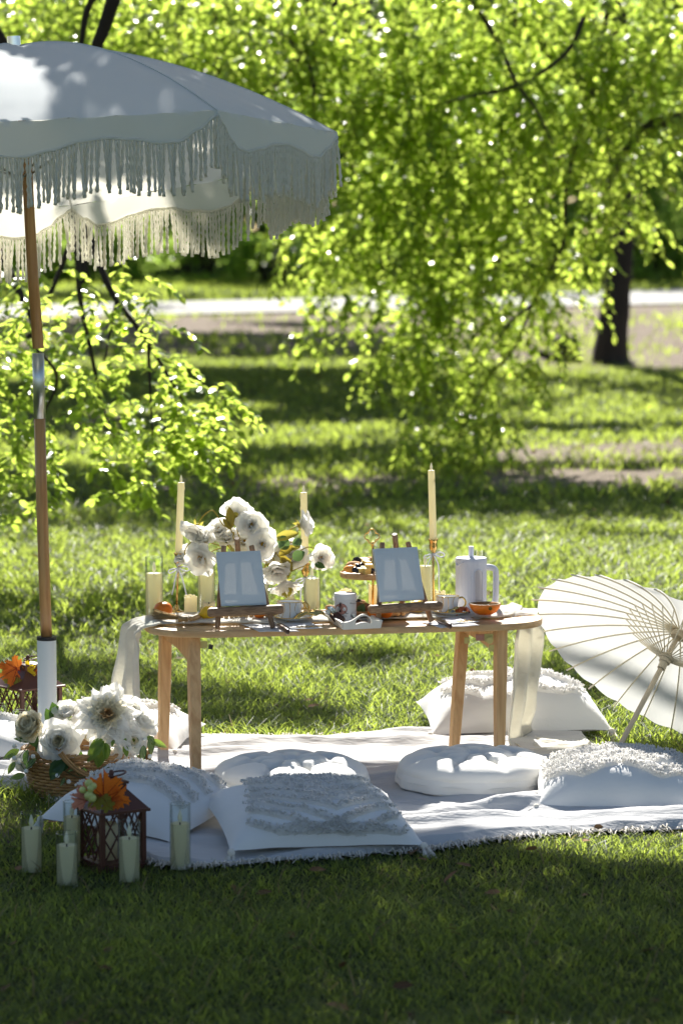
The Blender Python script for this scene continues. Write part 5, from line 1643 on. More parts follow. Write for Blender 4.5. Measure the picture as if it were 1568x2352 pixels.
peony('peony hanging at far left of the arrangement on a curved golden stem', pv(452, 1209), (-.45, -.55, -.62), .034, 1, stem=[pv(466, 1186), pv(486, 1172), pv(500, 1185), pv(512, 1206), pv(536, 1226), vt])
peony('topmost peony of the arrangement, seen from behind with golden sepals', pv(541, 1186), (.15, .75, .55), .036, 2, stem=[pv(545, 1205), pv(548, 1230), vt])
peony('peony facing the camera just right of the topmost peony', pv(575, 1208, -.03), (.15, -.85, .25), .034, 3, stem=[pv(572, 1240), vt])
peony('peony with orange heart above the top right corner of the left canvas', pv(601, 1250, -.04), (.05, -.9, .1), .036, 4, stem=[pv(596, 1290), vt])
peony('loose white peony upper left of the left canvas', pv(476, 1243), (-.5, -.45, .5), .031, 5, stem=[pv(508, 1256), pv(530, 1280), vt])
peony('large white peony at the upper left corner of the left canvas', pv(470, 1281, -.02), (-.4, -.75, -.15), .037, 6, stem=[pv(496, 1262), pv(520, 1270), vt])
peony('ruffled white peony right behind the middle of the left easel top', pv(523, 1243, .02), (-.1, -.6, .75), .030, 7, stem=[pv(540, 1270), vt])
peony('nodding white peony just right of the left canvas', pv(632, 1303, -.02), (.2, -.6, -.55), .034, 8, stem=[pv(628, 1285), pv(622, 1268), pv(605, 1310), vt])
peony('lowest peony nodding between the left canvas and middle candlestick', pv(653, 1333), (.15, -.35, -.85), .037, 9, stem=[pv(661, 1306), pv(655, 1295), pv(630, 1320), vt])
peony('small open peony right of the middle brass candlestick', pv(733, 1281), (.35, -.8, .1), .029, 10, stem=[pv(716, 1258), pv(690, 1265), pv(640, 1310), vt])
peony('peony turned away behind the middle taper candle', pv(688, 1205, .02), (.8, .2, .15), .032, 11, stem=[pv(674, 1212), pv(655, 1225), pv(625, 1262), vt])
peony('pale peony low behind the left candlestick bow', pv(432, 1284, .04), (-.4, -.3, .4), .028, 12, stem=[pv(424, 1268), pv(440, 1245), pv(470, 1260), vt])
peony('white peony behind the olive leaves beside the middle candle', pv(672, 1288, .05), (.1, -.7, .4), .034, 13, stem=[pv(660, 1310), vt])
peony('small white peony between the topmost and the left peonies', pv(506, 1222, .03), (-.25, -.7, .6), .028, 14, stem=[pv(530, 1262), vt])
peony('white peony tucked right behind the top edge of the left canvas', pv(560, 1248, .04), (.1, -.8, .5), .032, 15, stem=[pv(575, 1290), vt])
peony('white peony behind the right edge of the left canvas', pv(622, 1275, .03), (.25, -.8, .35), .031, 16, stem=[pv(615, 1310), vt])
peony('loose white peony above the nodding one, left of the middle candle', pv(655, 1262, .05), (.3, -.6, .6), .029, 17, stem=[pv(640, 1300), vt])
# leaf sprays of the arrangement
def leaf_mesh(name, mat, wide=.5, fold=.12, curl=.15, serr=0.0, veins=None):
    mb = MB()
    def fn(u, v):
        s = 2 * u - 1
        w_ = math.sin(PI * v ** .85) ** .8 * (1 + serr * (math.sin(v * 40)) ) + .02
        return (wide / 2 * s * w_, v, fold * abs(s) * w_ * wide - curl * v * v)
    mb.grid(fn, 4, 10)
    me = mesh_of(name, mb, [mat, M['leaf_vein']])
    if veins:
        nf = len(mb.f)
        mb2 = MB(); mb2.v, mb2.f = mb.v, mb.f
        for s0 in veins:
            pts_ = [Vector(fn((s0 + 1) / 2, v)) + Vector((0, 0, .012)) for v in np.linspace(.08, .95, 8)]
            mb2.tube(pts_, .010, 3, caps=False)
        me = mesh_of(name, mb2, [mat, M['leaf_vein']])
        mi = [0] * nf + [1] * (len(mb2.f) - nf)
        me.polygons.foreach_set('material_index', mi)
    return me
LM = {'olive': leaf_mesh('leaf', M['leaf_olive'], .45, .3, .1, .06), 'gold': leaf_mesh('leaf', M['sepal'], .42, .3, .15, .05), 'euca': leaf_mesh('leaf', M['leaf_euca'], .82, .1, .1),
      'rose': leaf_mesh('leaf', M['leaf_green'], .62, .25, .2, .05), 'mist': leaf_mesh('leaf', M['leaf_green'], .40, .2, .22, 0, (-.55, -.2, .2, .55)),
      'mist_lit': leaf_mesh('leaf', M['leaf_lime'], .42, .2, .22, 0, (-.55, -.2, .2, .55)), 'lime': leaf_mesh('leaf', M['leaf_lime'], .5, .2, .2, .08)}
def leaf_at(t, me, p, d, L, nrm=(0, -1, .4), name='leaf'):
    d = Vector(d).normalized(); nn = Vector(nrm); nn = (nn - d * nn.dot(d)).normalized(); x = d.cross(nn)
    m_ = Matrix(((x.x, d.x, nn.x, 0), (x.y, d.y, nn.y, 0), (x.z, d.z, nn.z, 0), (0, 0, 0, 1)))
    return put(name, me, t, M=Matrix.Translation(Vector(p) - off(t)) @ m_ @ Matrix.Scale(L, 4))
def spray(label, stem, leaves, base=None):
    s = spline(stem, 6)
    t = thing('leaf_spray', label, 'leaves', stem[-1] if base is None else base, 'leaf sprays among the peonies')
    mb = MB(); mb.tube(s, .0015, 5); ob('stem', mb, M['stem_gold'], t)
    for (kind, p, q, L) in leaves:
        a, b_ = pv(*p, -.03), pv(*q, -.03)
        leaf_at(t, LM[kind], a, (b_ - a) + Vector((0, random.uniform(-.01, .01), 0)), (b_ - a).length * 1.05, (random.uniform(-.5, .5), -1, random.uniform(0, .6)))
spray('olive leaf spray standing above the left easel top', [pv(537, 1222, -.03), pv(540, 1245), vt], [('olive', (533, 1213), (526, 1166), .04), ('olive', (531, 1216), (513, 1192), .03)])
spray('golden leaf spray right of the peony with the orange heart', [pv(605, 1222, -.02), pv(603, 1260), vt], [('gold', (606, 1230), (617, 1208), .03), ('olive', (604, 1232), (598, 1212), .03), ('olive', (626, 1247), (622, 1232), .02)])
spray('gold and green leaf spray reaching towards the middle candle', [pv(690, 1240, -.02), pv(660, 1248), pv(630, 1258), vt],
      [('gold', (632, 1240), (684, 1222), .05), ('euca', (632, 1255), (655, 1232), .04), ('euca', (645, 1262), (662, 1240), .04), ('euca', (672, 1252), (694, 1240), .04), ('gold', (668, 1262), (690, 1255), .03)])
spray('brown olive leaf spray curving down beside the nodding peonies', [pv(668, 1318, -.02), pv(660, 1296), pv(640, 1278), pv(622, 1268), vt],
      [('olive', (640, 1276), (677, 1254), .05), ('olive', (642, 1276), (672, 1312), .06), ('olive', (646, 1280), (662, 1300), .04), ('euca', (672, 1285), (698, 1268), .04), ('gold', (660, 1330), (664, 1312), .03), ('gold', (610, 1296), (632, 1302), .03), ('gold', (664, 1344), (668, 1362), .03)])
spray('single dark leaf spray under the small peony by the middle candle', [pv(726, 1296, .01), pv(700, 1300), pv(650, 1320), vt], [('rose', (722, 1296), (746, 1302), .03)])
spray('golden stems rising behind the left teacup', [pv(655, 1372), pv(652, 1352), pv(648, 1338)], [('gold', (662, 1372), (672, 1352), .03), ('gold', (648, 1370), (655, 1356), .02), ('gold', (660, 1374), (650, 1360), .02)], base=G(655, 1398, TZ + .006))

# ------------------------------------------------------------------ wicker basket
BC = G(200, 1830, 0) + Vector((0, .0, .008))
brx, bry, bh = .138, .105, .118
bas = thing('wicker_basket', 'oval wicker basket of white flowers standing on the blanket corner', 'basket', BC)
def bpt(a, z, dr=0.0):
    k = 1 + .20 * (z / bh) ** .8
    return BC + Vector(((brx * k + dr) * math.cos(a), (bry * k + dr) * math.sin(a), z))
rows = 13
for r_ in range(rows):
    mb = MB(); n_ = 92
    z = .004 + (bh - .012) * r_ / (rows - 1)
    pts_ = [bpt(2 * PI * i / n_, z + .0008 * math.sin(i * 1.3 + r_), .0042 * math.sin(PI * (i / 2 + r_))) if False else bpt(2 * PI * i / n_, z, .0040 * math.cos(PI * (i * 46 / n_ / 1.0) + PI * r_)) for i in range(n_ + 1)]
    mb.tube(pts_, .0046, 5, caps=False)
    ob('weave_row', mb, M['wicker'] if r_ % 4 else M['wicker'], bas)
for k in range(46):
    a = 2 * PI * (k + .5) / 46
    mb = MB(); mb.tube([bpt(a, 0), bpt(a, bh * .5), bpt(a, bh)], .0034, 5)
    ob('stake', mb, M['wicker_dark'], bas)
mb = MB()
for q in range(3):
    mb.tube([bpt(2 * PI * i / 120, bh + .004 * math.sin(i * .9 + q * 2.1), .004 * math.cos(i * .9 + q * 2.1)) for i in range(121)], .0045, 5, caps=False)
ob('rim', mb, M['wicker'], bas)
mb = MB(); mb.grid(lambda u, v: BC + Vector((brx * .98 * v * math.cos(2 * PI * u), bry * .98 * v * math.sin(2 * PI * u), .003)), 30, 3, cu=True)
ob('bottom', mb, M['wicker_dark'], bas)
mb = MB(); mb.grid(lambda u, v: BC + Vector((brx * 1.12 * v * math.cos(2 * PI * u), bry * 1.12 * v * math.sin(2 * PI * u), bh * .82 + .006 * noise.noise(Vector((u * 9, v * 5, 1))))), 30, 5, cu=True)
ob('liner', mb, M['napkin'], bas)
def rope(mb, path, R_, n_=5, turns=10):
    s = spline(path, 10)
    for q in range(n_):
        pts_ = []
        for i, p in enumerate(s):
            d = (s[min(i + 1, len(s) - 1)] - s[max(i - 1, 0)]).normalized()
            a_ = d.orthogonal() if False else (Vector((0, -1, 0)) - d * d.dot(Vector((0, -1, 0)))).normalized()
            b_ = d.cross(a_)
            w_ = 2 * PI * q / n_ + turns * i / len(s)
            pts_.append(p + a_ * R_ * math.cos(w_) + b_ * R_ * math.sin(w_))
        mb.tube(pts_, R_ * .62, 5)
fy = BC.y - bry * 1.24
mb = MB(); rope(mb, [bpt(PI + .25, bh), W(118, 1700, fy + .05), W(140, 1732, fy + .0), W(180, 1770, fy - .012), W(240, 1792, fy - .012), W(300, 1795, fy), W(340, 1760, fy + .06), bpt(-.25, bh)], .0048, 5, 4)
ob('handle', mb, M['wicker'], bas)
byk = BC.y + bry * .9
mb = MB(); rope(mb, [bpt(PI - .5, bh), W(120, 1655, byk), W(170, 1628, byk), W(225, 1610, byk), W(280, 1612, byk), W(330, 1650, byk), bpt(.4, bh)], .0052, 5, 14)
ob('handle', mb, M['wicker_dark'], bas)

# flowers in the basket
FY = BC.y - .055
fw = lambda x, y, dy=0.0: W(x, y, FY + dy)
sp = lambda px: px * 1.13 * FY / F
GB = 'flowers in the wicker basket'
def heart(r):
    def f(t, A):
        mb = MB(); mb.ball(A @ Vector((0, 0, r * .5)), r, 12, 8, fn=lambda p: 1 + .10 * math.sin(5 * math.atan2(p.y, p.x) + 4 * p.z))
        ob('heart', mb, M['petal_cream'], t, world=False)
    return f
flower('ranunculus', 'cream ranunculus at the upper left of the basket', 'flower', fw(79, 1676, -.01), (-.35, -.75, .45),
       [(PC_, 9, 1.30, .004, 0, sp(36)), (PC_, 9, 1.0, .004, .004, sp(37)), (PC_, 8, .72, .005, .007, sp(36)), (PC_, 8, .45, .006, .008, sp(34)), (PC_, 6, .22, .006, .008, sp(30)), (PC_, 5, .05, .004, .008, sp(25))], GB, 31, heart(sp(9)))
flower('garden_rose', 'large white cabbage rose at the front left of the basket', 'flower', fw(140, 1706, -.035), (-.1, -.92, .25),
       [(PW, 7, 1.35, .005, -.002, sp(48)), (PW, 7, 1.08, .006, .002, sp(47)), (PWf, 7, .80, .007, .006, sp(42)), (PWf, 7, .55, .007, .008, sp(36)), (PC_, 9, .35, .008, .008, sp(30)), (PC_, 8, .25, .004, .006, sp(24))], GB, 32, heart(sp(13)))
flower('dahlia', 'big white dahlia with a tan heart standing highest in the basket', 'flower', fw(246, 1646, -.02), (.08, -.9, .36),
       [(PD, 16, 1.52, .006, -.004, sp(65)), (PD, 16, 1.32, .006, 0, sp(63)), (PD, 15, 1.10, .006, .003, sp(57)), (PDc, 14, .88, .006, .006, sp(49)), (PDc, 13, .66, .006, .008, sp(40)), (PDt, 12, .46, .005, .009, sp(31)), (PDt, 10, .26, .004, .009, sp(24)), (PDt, 7, .08, .002, .009, sp(18))], GB, 33)
flower('hydrangea', 'bluish white hydrangea head between ranunculus and dahlia', 'flower', fw(160, 1650, .05), (-.2, -.6, .75),
       [(PW, 9, 1.3, .008, 0, sp(34)), (PW, 8, .9, .010, .008, sp(30)), (PW, 7, .5, .008, .012, sp(26)), (PW, 5, .2, .004, .014, sp(22))], GB, 34)
flower('hydrangea', 'white hydrangea head at the right end of the basket', 'flower', fw(316, 1667, .03), (.5, -.6, .5),
       [(PW, 9, 1.35, .010, 0, sp(36)), (PW, 9, 1.0, .014, .006, sp(31)), (PW, 8, .65, .012, .012, sp(27)), (PW, 6, .3, .006, .014, sp(24))], GB, 35)
flower('hydrangea', 'white hydrangea head hanging under the big dahlia', 'flower', fw(258, 1712, -.03), (.05, -.85, -.2),
       [(PW, 9, 1.35, .010, 0, sp(38)), (PW, 8, 1.0, .012, .005, sp(33)), (PW, 7, .6, .010, .010, sp(28)), (PW, 5, .25, .005, .012, sp(23))], GB, 36)
flower('lisianthus', 'drooping white bloom over the left side of the basket', 'flower', fw(62, 1728, .0), (-.4, -.55, -.7),
       [(PW, 5, .55, .004, 0, sp(42)), (PWf, 4, .35, .003, .003, sp(38))], GB, 37)
flower('lisianthus', 'pale folded bloom behind the cabbage rose, under the dahlia', 'flower', fw(190, 1690, .0), (.5, -.6, .5),
       [(PC_, 7, 1.0, .004, 0, sp(30)), (PC_, 6, .7, .004, .003, sp(28)), (PC_, 5, .4, .003, .004, sp(25))], GB, 38)
flower('garden_rose', 'white rose at the back of the basket, right of the dahlia', 'flower', fw(292, 1640, .04), (.3, -.75, .5),
       [(PW, 7, 1.25, .005, 0, sp(36)), (PW, 6, .95, .006, .004, sp(34)), (PWf, 6, .65, .006, .007, sp(28)), (PC_, 6, .35, .005, .007, sp(22))], GB, 41, heart(sp(9)))
flower('garden_rose', 'white rose low at the right of the basket rim', 'flower', fw(300, 1702, -.02), (.35, -.85, .15),
       [(PW, 7, 1.25, .005, 0, sp(33)), (PW, 6, .95, .006, .004, sp(31)), (PWf, 6, .65, .006, .007, sp(25)), (PC_, 6, .35, .005, .007, sp(20))], GB, 42, heart(sp(8)))
LM_ = LM
def greens(label, items, berries=(), vine=None):
    p0 = items[0][1]
    t = thing('greenery_sprig', label, 'greenery', fw(*p0), 'leafy sprigs in the wicker basket')
    for (kind, p, q, dy) in items:
        a, b_ = fw(p[0], p[1], dy), fw(q[0], q[1], dy - .012)
        leaf_at(t, LM_[kind], a, b_ - a, (b_ - a).length, (random.uniform(-.5, .5), -1, random.uniform(.2, .9)))
    for (x, y, dy) in berries:
        mb = MB(); mb.ball(fw(x, y, dy), .0062, 12, 8)
        ob('berry', mb, M['berry_white'], t)
    if vine:
        mb = MB(); mb.tube(spline([fw(*v_) for v_ in vine], 6), .0012, 5); ob('stem', mb, M['leaf_euca'], t)
FR = -.075
greens('dark rose leaves around the cabbage rose', [('rose', (104, 1712), (64, 1700), -.01), ('rose', (150, 1745), (112, 1790), FR), ('rose', (182, 1730), (160, 1756), -.04), ('rose', (120, 1660), (106, 1630), .04), ('rose', (136, 1662), (120, 1616), .05), ('rose', (100, 1705), (84, 1738), -.02), ('rose', (178, 1722), (182, 1756), -.03), ('rose', (160, 1752), (120, 1768), FR)])
greens('lime dahlia leaves hanging over the basket rim', [('lime', (240, 1702), (196, 1748), FR), ('lime', (238, 1704), (222, 1765), FR), ('lime', (242, 1706), (246, 1746), FR), ('lime', (236, 1698), (205, 1718), FR + .01), ('lime', (305, 1690), (318, 1724), -.03), ('lime', (286, 1712), (292, 1738), -.05), ('lime', (280, 1690), (290, 1702), -.05), ('lime', (326, 1680), (318, 1695), -.02), ('lime', (262, 1700), (256, 1715), -.07)])
greens('mistletoe sprig with white berries at the left of the basket', [('mist', (68, 1705), (34, 1694), -.03), ('mist_lit', (44, 1722), (8, 1742), -.03), ('mist', (42, 1722), (10, 1738), -.02), ('mist', (64, 1722), (54, 1758), -.05), ('mist', (84, 1742), (56, 1766), -.05), ('mist_lit', (34, 1750), (18, 1778), -.04), ('mist_lit', (58, 1780), (24, 1788), -.05), ('mist_lit', (66, 1704), (50, 1700), -.02)],
       [(33, 1714, -.04), (33, 1742, -.04), (76, 1738, -.06), (60, 1772, -.06), (45, 1752, -.04)], [(75, 1700, -.02), (58, 1722, -.03), (44, 1745, -.03), (60, 1775, -.05)])
greens('mistletoe vine with white berries along the basket front', [('mist', (188, 1782), (168, 1756), FR), ('mist', (192, 1762), (198, 1790), FR), ('mist', (148, 1786), (140, 1806), FR), ('mist', (176, 1760), (158, 1772), FR), ('rose', (250, 1768), (238, 1760), FR), ('mist', (262, 1775), (280, 1796), FR), ('mist', (258, 1766), (270, 1786), FR)],
       [(132, 1782, FR - .01), (158, 1796, FR - .01), (210, 1776, FR - .01), (280, 1770, FR - .01)], [(140, 1766, FR), (180, 1786, FR), (220, 1778, FR), (262, 1768, FR), (300, 1760, FR)])
greens('mistletoe sprig with striped leaves spilling right of the basket', [('mist_lit', (345, 1702), (382, 1714), -.02), ('mist_lit', (330, 1692), (356, 1700), -.01), ('mist', (330, 1712), (326, 1752), -.04), ('mist', (318, 1752), (288, 1780), -.05), ('mist', (324, 1776), (288, 1788), -.05), ('mist', (346, 1745), (362, 1782), -.04), ('mist', (322, 1770), (348, 1776), -.05), ('mist', (344, 1760), (354, 1786), -.04), ('mist', (350, 1690), (344, 1735), -.02), ('mist', (320, 1760), (336, 1748), -.04), ('mist', (306, 1724), (318, 1738), -.03)],
       [(332, 1699, -.03), (322, 1714, -.03), (344, 1738, -.04), (324, 1774, -.06), (280, 1770, -.07)], [(334, 1690, -.02), (336, 1720, -.03), (330, 1750, -.04), (322, 1775, -.05)])

# ------------------------------------------------------------------ lanterns with autumn leaves
def lantern(label, c, rz, sc=1.0):
    t = thing('lantern', label, 'lantern', c, 'rust brown metal lanterns')
    t.rotation_euler = (0, 0, rz)
    w_, h = .107 * sc, .134 * sc
    mb = MB(); mb.box((0, 0, .006), (w_ + .02, w_ + .02, .012)); mb.box((0, 0, .015), (w_ + .006, w_ + .006, .006))
    ob('base', mb, M['rust'], t, smooth=False, world=False)
    for sx in (-1, 1):
        for sy in (-1, 1):
            mb = MB(); mb.box((sx * w_ / 2, sy * w_ / 2, (.018 + h) / 2), (.011, .011, h - .018))
            ob('post', mb, M['rust'], t, smooth=False, world=False)
    for q in range(4):
        Rm = Matrix.Rotation(q * PI / 2, 4, 'Z')
        z0, z1 = .022, h - .004
        hw = w_ / 2 - .006
        for (xa, za, xb, zb) in ((-1, 0, .33, 1), (-.33, 0, 1, 1), (1, 0, -.33, 1), (.33, 0, -1, 1), (-1, .5, -.33, 1), (1, .5, .33, 1), (-.33, 0, -1, .5), (.33, 0, 1, .5)):
            mb = MB(); mb.tube([Rm @ Vector((xa * hw, -w_ / 2, z0 + (z1 - z0) * za)), Rm @ Vector((xb * hw, -w_ / 2 + .0012, z0 + (z1 - z0) * zb))], .0022, 4)
            ob('lattice_bar', mb, M['rust'], t, smooth=False, world=False)
    mb = MB()
    e, k_ = w_ / 2 + .013, .026
    lv = [(e, h), (e, h + .006), (e * .96, h + .007), (k_, h + .050), (k_, h + .062), (k_ + .004, h + .062), (k_ + .004, h + .068), (.008, h + .074)]
    v = []
    for (r_, z) in lv: v += [(-r_, -r_, z), (r_, -r_, z), (r_, r_, z), (-r_, r_, z)]
    f = [(3, 2, 1, 0)] + [(4 * i + k, 4 * i + (k + 1) % 4, 4 * i + 4 + (k + 1) % 4, 4 * i + 4 + k) for i in range(len(lv) - 1) for k in range(4)] + [(28, 29, 30, 31)]
    mb.add(v, f)
    ob('roof', mb, M['rust'], t, smooth=False, world=False)
    mb = MB(); mb.tube([(0, 0, h + .072), (0, 0, h + .078), (0, 0, h + .084), (0, 0, h + .092)], [.008, .005, .0065, .004], 12)
    fin = ob('finial', mb, M['rust'], t, world=False)
    mb = MB(); mb.tube([(.024 * math.cos(a) + .012, .020 * math.sin(a), h + .082 + .004 * math.cos(a)) for a in np.linspace(0, 2 * PI, 25)], .0022, 6, caps=False)
    ob('ring_handle', mb, M['rust'], fin, world=False)
    return t
LC = G(257, 1990, 0)
lantern('rust brown lattice lantern standing in the grass at the front left', LC, R(33))
LC2 = G(66, 1705, 0)
lantern('rust brown lattice lantern at the left edge behind the umbrella tube', LC2, R(40), 1.22)
t = thing('pillar_candle', 'pale pillar candle standing inside the front lantern', 'candle', LC + Vector((-.01, 0, .018)), 'candles inside lanterns')
mb = MB(); mb.lathe([(0, 0), (.024, 0), (.0245, .080), (.022, .084), (.02, .079), (0, .076)], 24, LC + Vector((-.01, 0, .018))); ob('wax', mb, M['wax'], t)
mb = MB(); mb.tube([LC + Vector((-.01, 0, .102)), LC + Vector((-.01, 0, .112))], .0013, 5); ob('wick', mb, M['wick'], t)

def maple_mesh(name, mat, seed):
    random.seed(seed)
    half = [(0, 1.0), (.07, .86), (.16, .80), (.15, .70), (.22, .66), (.20, .58), (.42, .72), (.46, .64), (.60, .66), (.56, .54), (.66, .48), (.50, .40), (.44, .34), (.60, .22), (.50, .16), (.40, .06), (.20, .08), (.04, .0)]
    out_ = half + [(-x, y) for x, y in reversed(half[1:-1])] + [(-.04, 0)]
    mb = MB()
    k = len(out_)
    def bend(x, y): return (x, y, .10 * math.sin(2.4 * y + seed) * y - .22 * x * x + .05 * math.sin(5 * x + 4 * y + seed) * (abs(x) + .2))
    v = [bend(0, .34)] + [bend(x * .55, .34 + (y - .34) * .55) for x, y in out_] + [bend(x, y) for x, y in out_]
    f = [(0, 1 + (i + 1) % k, 1 + i) for i in range(k)] + [(1 + i, 1 + (i + 1) % k, 1 + k + (i + 1) % k, 1 + k + i) for i in range(k)]
    mb.add(v, f)
    nf = len(mb.f)
    for (x, y) in ((0, .95), (.55, .60), (-.55, .60), (.5, .2), (-.5, .2), (0, -.22)):
        mb.tube([Vector(bend(0, .02)) + Vector((0, 0, .006)), Vector(bend(x * .5, y * .5)) + Vector((0, 0, .012)), Vector(bend(x, y)) + Vector((0, 0, .012))], [.016, .010, .004], 3, caps=False)
    me = mesh_of(name, mb, [mat, M['maple_vein']])
    me.polygons.foreach_set('material_index', [0] * nf + [1] * (len(mb.f) - nf))
    return me
MO, MY, MG_, MPk = maple_mesh('maple_leaf', M['maple_orange'], 1), maple_mesh('maple_leaf', M['maple_yellow'], 2), maple_mesh('maple_leaf', M['maple_green'], 3), maple_mesh('maple_leaf', M['maple_pink'], 4)
def garland(label, base, leaves, berries, Y):
    t = thing('autumn_leaf_spray', label, 'leaves', base, 'autumn leaf sprays on the lantern roofs')
    for (me, p, q, dy, nr) in leaves:
        a, b_ = W(*p, Y + dy), W(*q, Y + dy - .01)
        leaf_at(t, me, a, b_ - a, (b_ - a).length, nr, 'maple_leaf')
    for (x, y, r_, dy) in berries:
        mb = MB(); mb.ball(W(x, y, Y + dy), r_, 14, 9, fn=lambda p: 1 + .05 * math.cos(6 * math.atan2(p.y, p.x)))
        ob('berry', mb, M['berry_pale'], t)
    mb = MB(); mb.tube(spline([W(x, y, Y - .01) for x, y, r_, dy in berries] if berries else [W(*leaves[0][1], Y), W(leaves[0][1][0] + 6, leaves[0][1][1] + 6, Y), W(*leaves[1][1], Y)], 4), .0016, 5)
    ob('stem', mb, M['maple_vein'], t)
GY = LC.y - .085
garland('orange maple leaves and pale green berries on the front lantern roof', W(225, 1840, GY),
        [(MO, (238, 1832), (238, 1765), -.01, (.1, -1, .3)), (MO, (252, 1840), (292, 1802), .0, (.2, -1, .5)), (MG_, (232, 1828), (248, 1850), -.035, (0, -1, .5)), (MG_, (228, 1826), (200, 1858), -.03, (0, -1, .6)), (MPk, (205, 1820), (176, 1806), .0, (-.2, -1, .3)), (MPk, (200, 1840), (158, 1826), -.01, (-.2, -1, .5)), (MG_, (240, 1845), (262, 1862), -.03, (.2, -1, .6)), (MPk, (215, 1850), (212, 1866), -.03, (0, -1, .4)), (MO, (255, 1845), (286, 1838), -.01, (.2, -1, .9))],
        [(204, 1800, .0095, -.04), (214, 1806, .008, -.045), (190, 1815, .008, -.045), (208, 1812, .008, -.05), (204, 1828, .0105, -.05), (211, 1834, .010, -.05)], GY)
GY2 = LC2.y - .03
garland('orange and yellow maple leaves on the rear lantern roof', W(52, 1570, GY2),
        [(MO, (40, 1535), (-6, 1560), -.02, (-.2, -1, .2)), (MO, (44, 1540), (8, 1518), -.015, (-.1, -1, .2)), (MY, (56, 1545), (82, 1528), .0, (.1, -1, .3)), (MG_, (42, 1552), (16, 1590), -.03, (-.2, -1, .5)), (MO, (66, 1548), (92, 1552), .01, (.2, -1, .6))], [], GY2)

# ------------------------------------------------------------------ tableware and food
ZC = TZ + .012                                             # on the gauze
def cup(label_c, label_s, px, wpx, pytop, pybase, sx, sw, sy, rzh):
    p = G(sx, sy, TZ + .012)
    s = p.y / F
    t = thing('saucer', label_s, 'saucer', p - Vector((0, 0, .004)), 'white saucers with gold rims')
    r = sw / 2 * s
    mb = MB(); mb.lathe([(0, .001), (r * .55, 0), (r * .6, .002), (r * .95, .009), (r, .011), (r * .98, .012), (r * .6, .005), (0, .004)], 36, p - Vector((0, 0, .004)))
    ob('dish', mb, M['ceramic'], t)
    mb = MB(); mb.tube([p + Vector((r * math.cos(a), r * math.sin(a), .0075)) for a in np.linspace(0, 2 * PI, 41)], .0012, 5, caps=False)
    ob('gold_rim', mb, M['gold'], t)
    q = Vector((W(px, pybase, p.y).x, p.y, p.z + .001))
    R_ = wpx / 2 * s; h = (W(px, pytop, p.y) - q).z
    t = thing('teacup', label_c, 'cup', q, 'white teacups with gold veins')
    prof = [(0, 0), (R_ * .70, 0), (R_ * .76, .003), (R_ * .90, h * .45), (R_, h), (R_ * .96, h), (R_ * .86, h * .45), (R_ * .68, .006), (0, .006)]
    mb = MB(); mb.lathe(prof, 36, q); ob('bowl', mb, M['ceramic'], t, smooth_angle=60)
    mb = MB(); mb.tube([q + Vector((R_ * .985 * math.cos(a), R_ * .985 * math.sin(a), h)) for a in np.linspace(0, 2 * PI, 41)], .0013, 5, caps=False)
    ob('gold_rim', mb, M['gold'], t)
    mb = MB(); d = Vector((math.cos(rzh), math.sin(rzh), 0))
    mb.tube(spline([q + d * R_ * .97 + Vector((0, 0, h * .86)), q + d * (R_ + .010) + Vector((0, 0, h * .90)), q + d * (R_ + .019) + Vector((0, 0, h * .66)), q + d * (R_ + .015) + Vector((0, 0, h * .36)), q + d * R_ * .87 + Vector((0, 0, h * .24))], 6), .0026, 8)
    ob('handle', mb, M['gold'], t)
    def on(a, f_):
        rr_ = R_ * (.76 + .24 * f_) * 1.012
        return q + Vector((rr_ * math.cos(a), rr_ * math.sin(a), h * f_))
    for ln in ([(-2.05, 1), (-2.0, .55), (-2.15, .38), (-2.5, .06)], [(-1.55, .98), (-1.5, .5), (-1.55, .05)], [(-2.15, .38), (-2.5, .5), (-2.8, .7)], [(-1.0, .98), (-1.1, .6), (-.8, .3)]):
        mb = MB(); mb.tube(spline([on(*v_) for v_ in ln], 5), .0013, 5, squash=.6)
        ob('gold_vein', mb, M['gold'], t)
    return p, q, R_, h
def crumple(mb, a, b_, wd, seed):
    def fn(u, v):
        p = a.lerp(b_, v); s = 2 * u - 1
        w_ = wd * math.sin(PI * min(.98, v * .9 + .08)) ** .7
        d = (b_ - a).normalized(); sd = Vector((-d.y, d.x, 0)).normalized()
        return p + sd * s * w_ + Vector((0, 0, .014 * math.sin(PI * v) + .004 * noise.noise(Vector((s * 3, v * 7, seed))) - .008 * s * s + .003 * math.sin(16 * v + 6 * abs(s))))
    mb.grid(fn, 10, 18)
p, q, R_, h = cup('white teacup with gold veins before the middle candlestick', 'saucer under the left teacup', 665, 59, 1381, 1426, 674, 88, 1422, R(12))
mb = MB(); crumple(mb, W(658, 1427, p.y - .022), W(745, 1408, p.y - .012), .014, 1)
t = one('gold_leaf', mb, M['gold'], 'crumpled gold leaf leaning on the left saucer', 'decoration', W(670, 1424, p.y - .02))
t.modifiers.new('thickness', 'SOLIDIFY').thickness = .001
p, q, R_, h = cup('white teacup with gold veins before the coffee press', 'saucer under the right teacup', 1027, 54, 1369, 1412, 1036, 82, 1409, R(10))
mb = MB(); crumple(mb, W(1015, 1414, p.y - .024), W(1058, 1400, p.y - .014), .012, 2)
t = one('gold_leaf', mb, M['gold'], 'crumpled gold leaf leaning on the right saucer', 'decoration', W(1020, 1412, p.y - .02))
t.modifiers.new('thickness', 'SOLIDIFY').thickness = .001
mb = MB(); crumple(mb, W(1046, 1410, p.y - .03), W(1078, 1403, p.y - .012), .010, 3)
t = one('foil_sweet', mb, M['foil_red'], 'red copper foil wrap on the right saucer beside the half orange', 'sweet', W(1050, 1410, p.y - .03))
t.modifiers.new('thickness', 'SOLIDIFY').thickness = .001
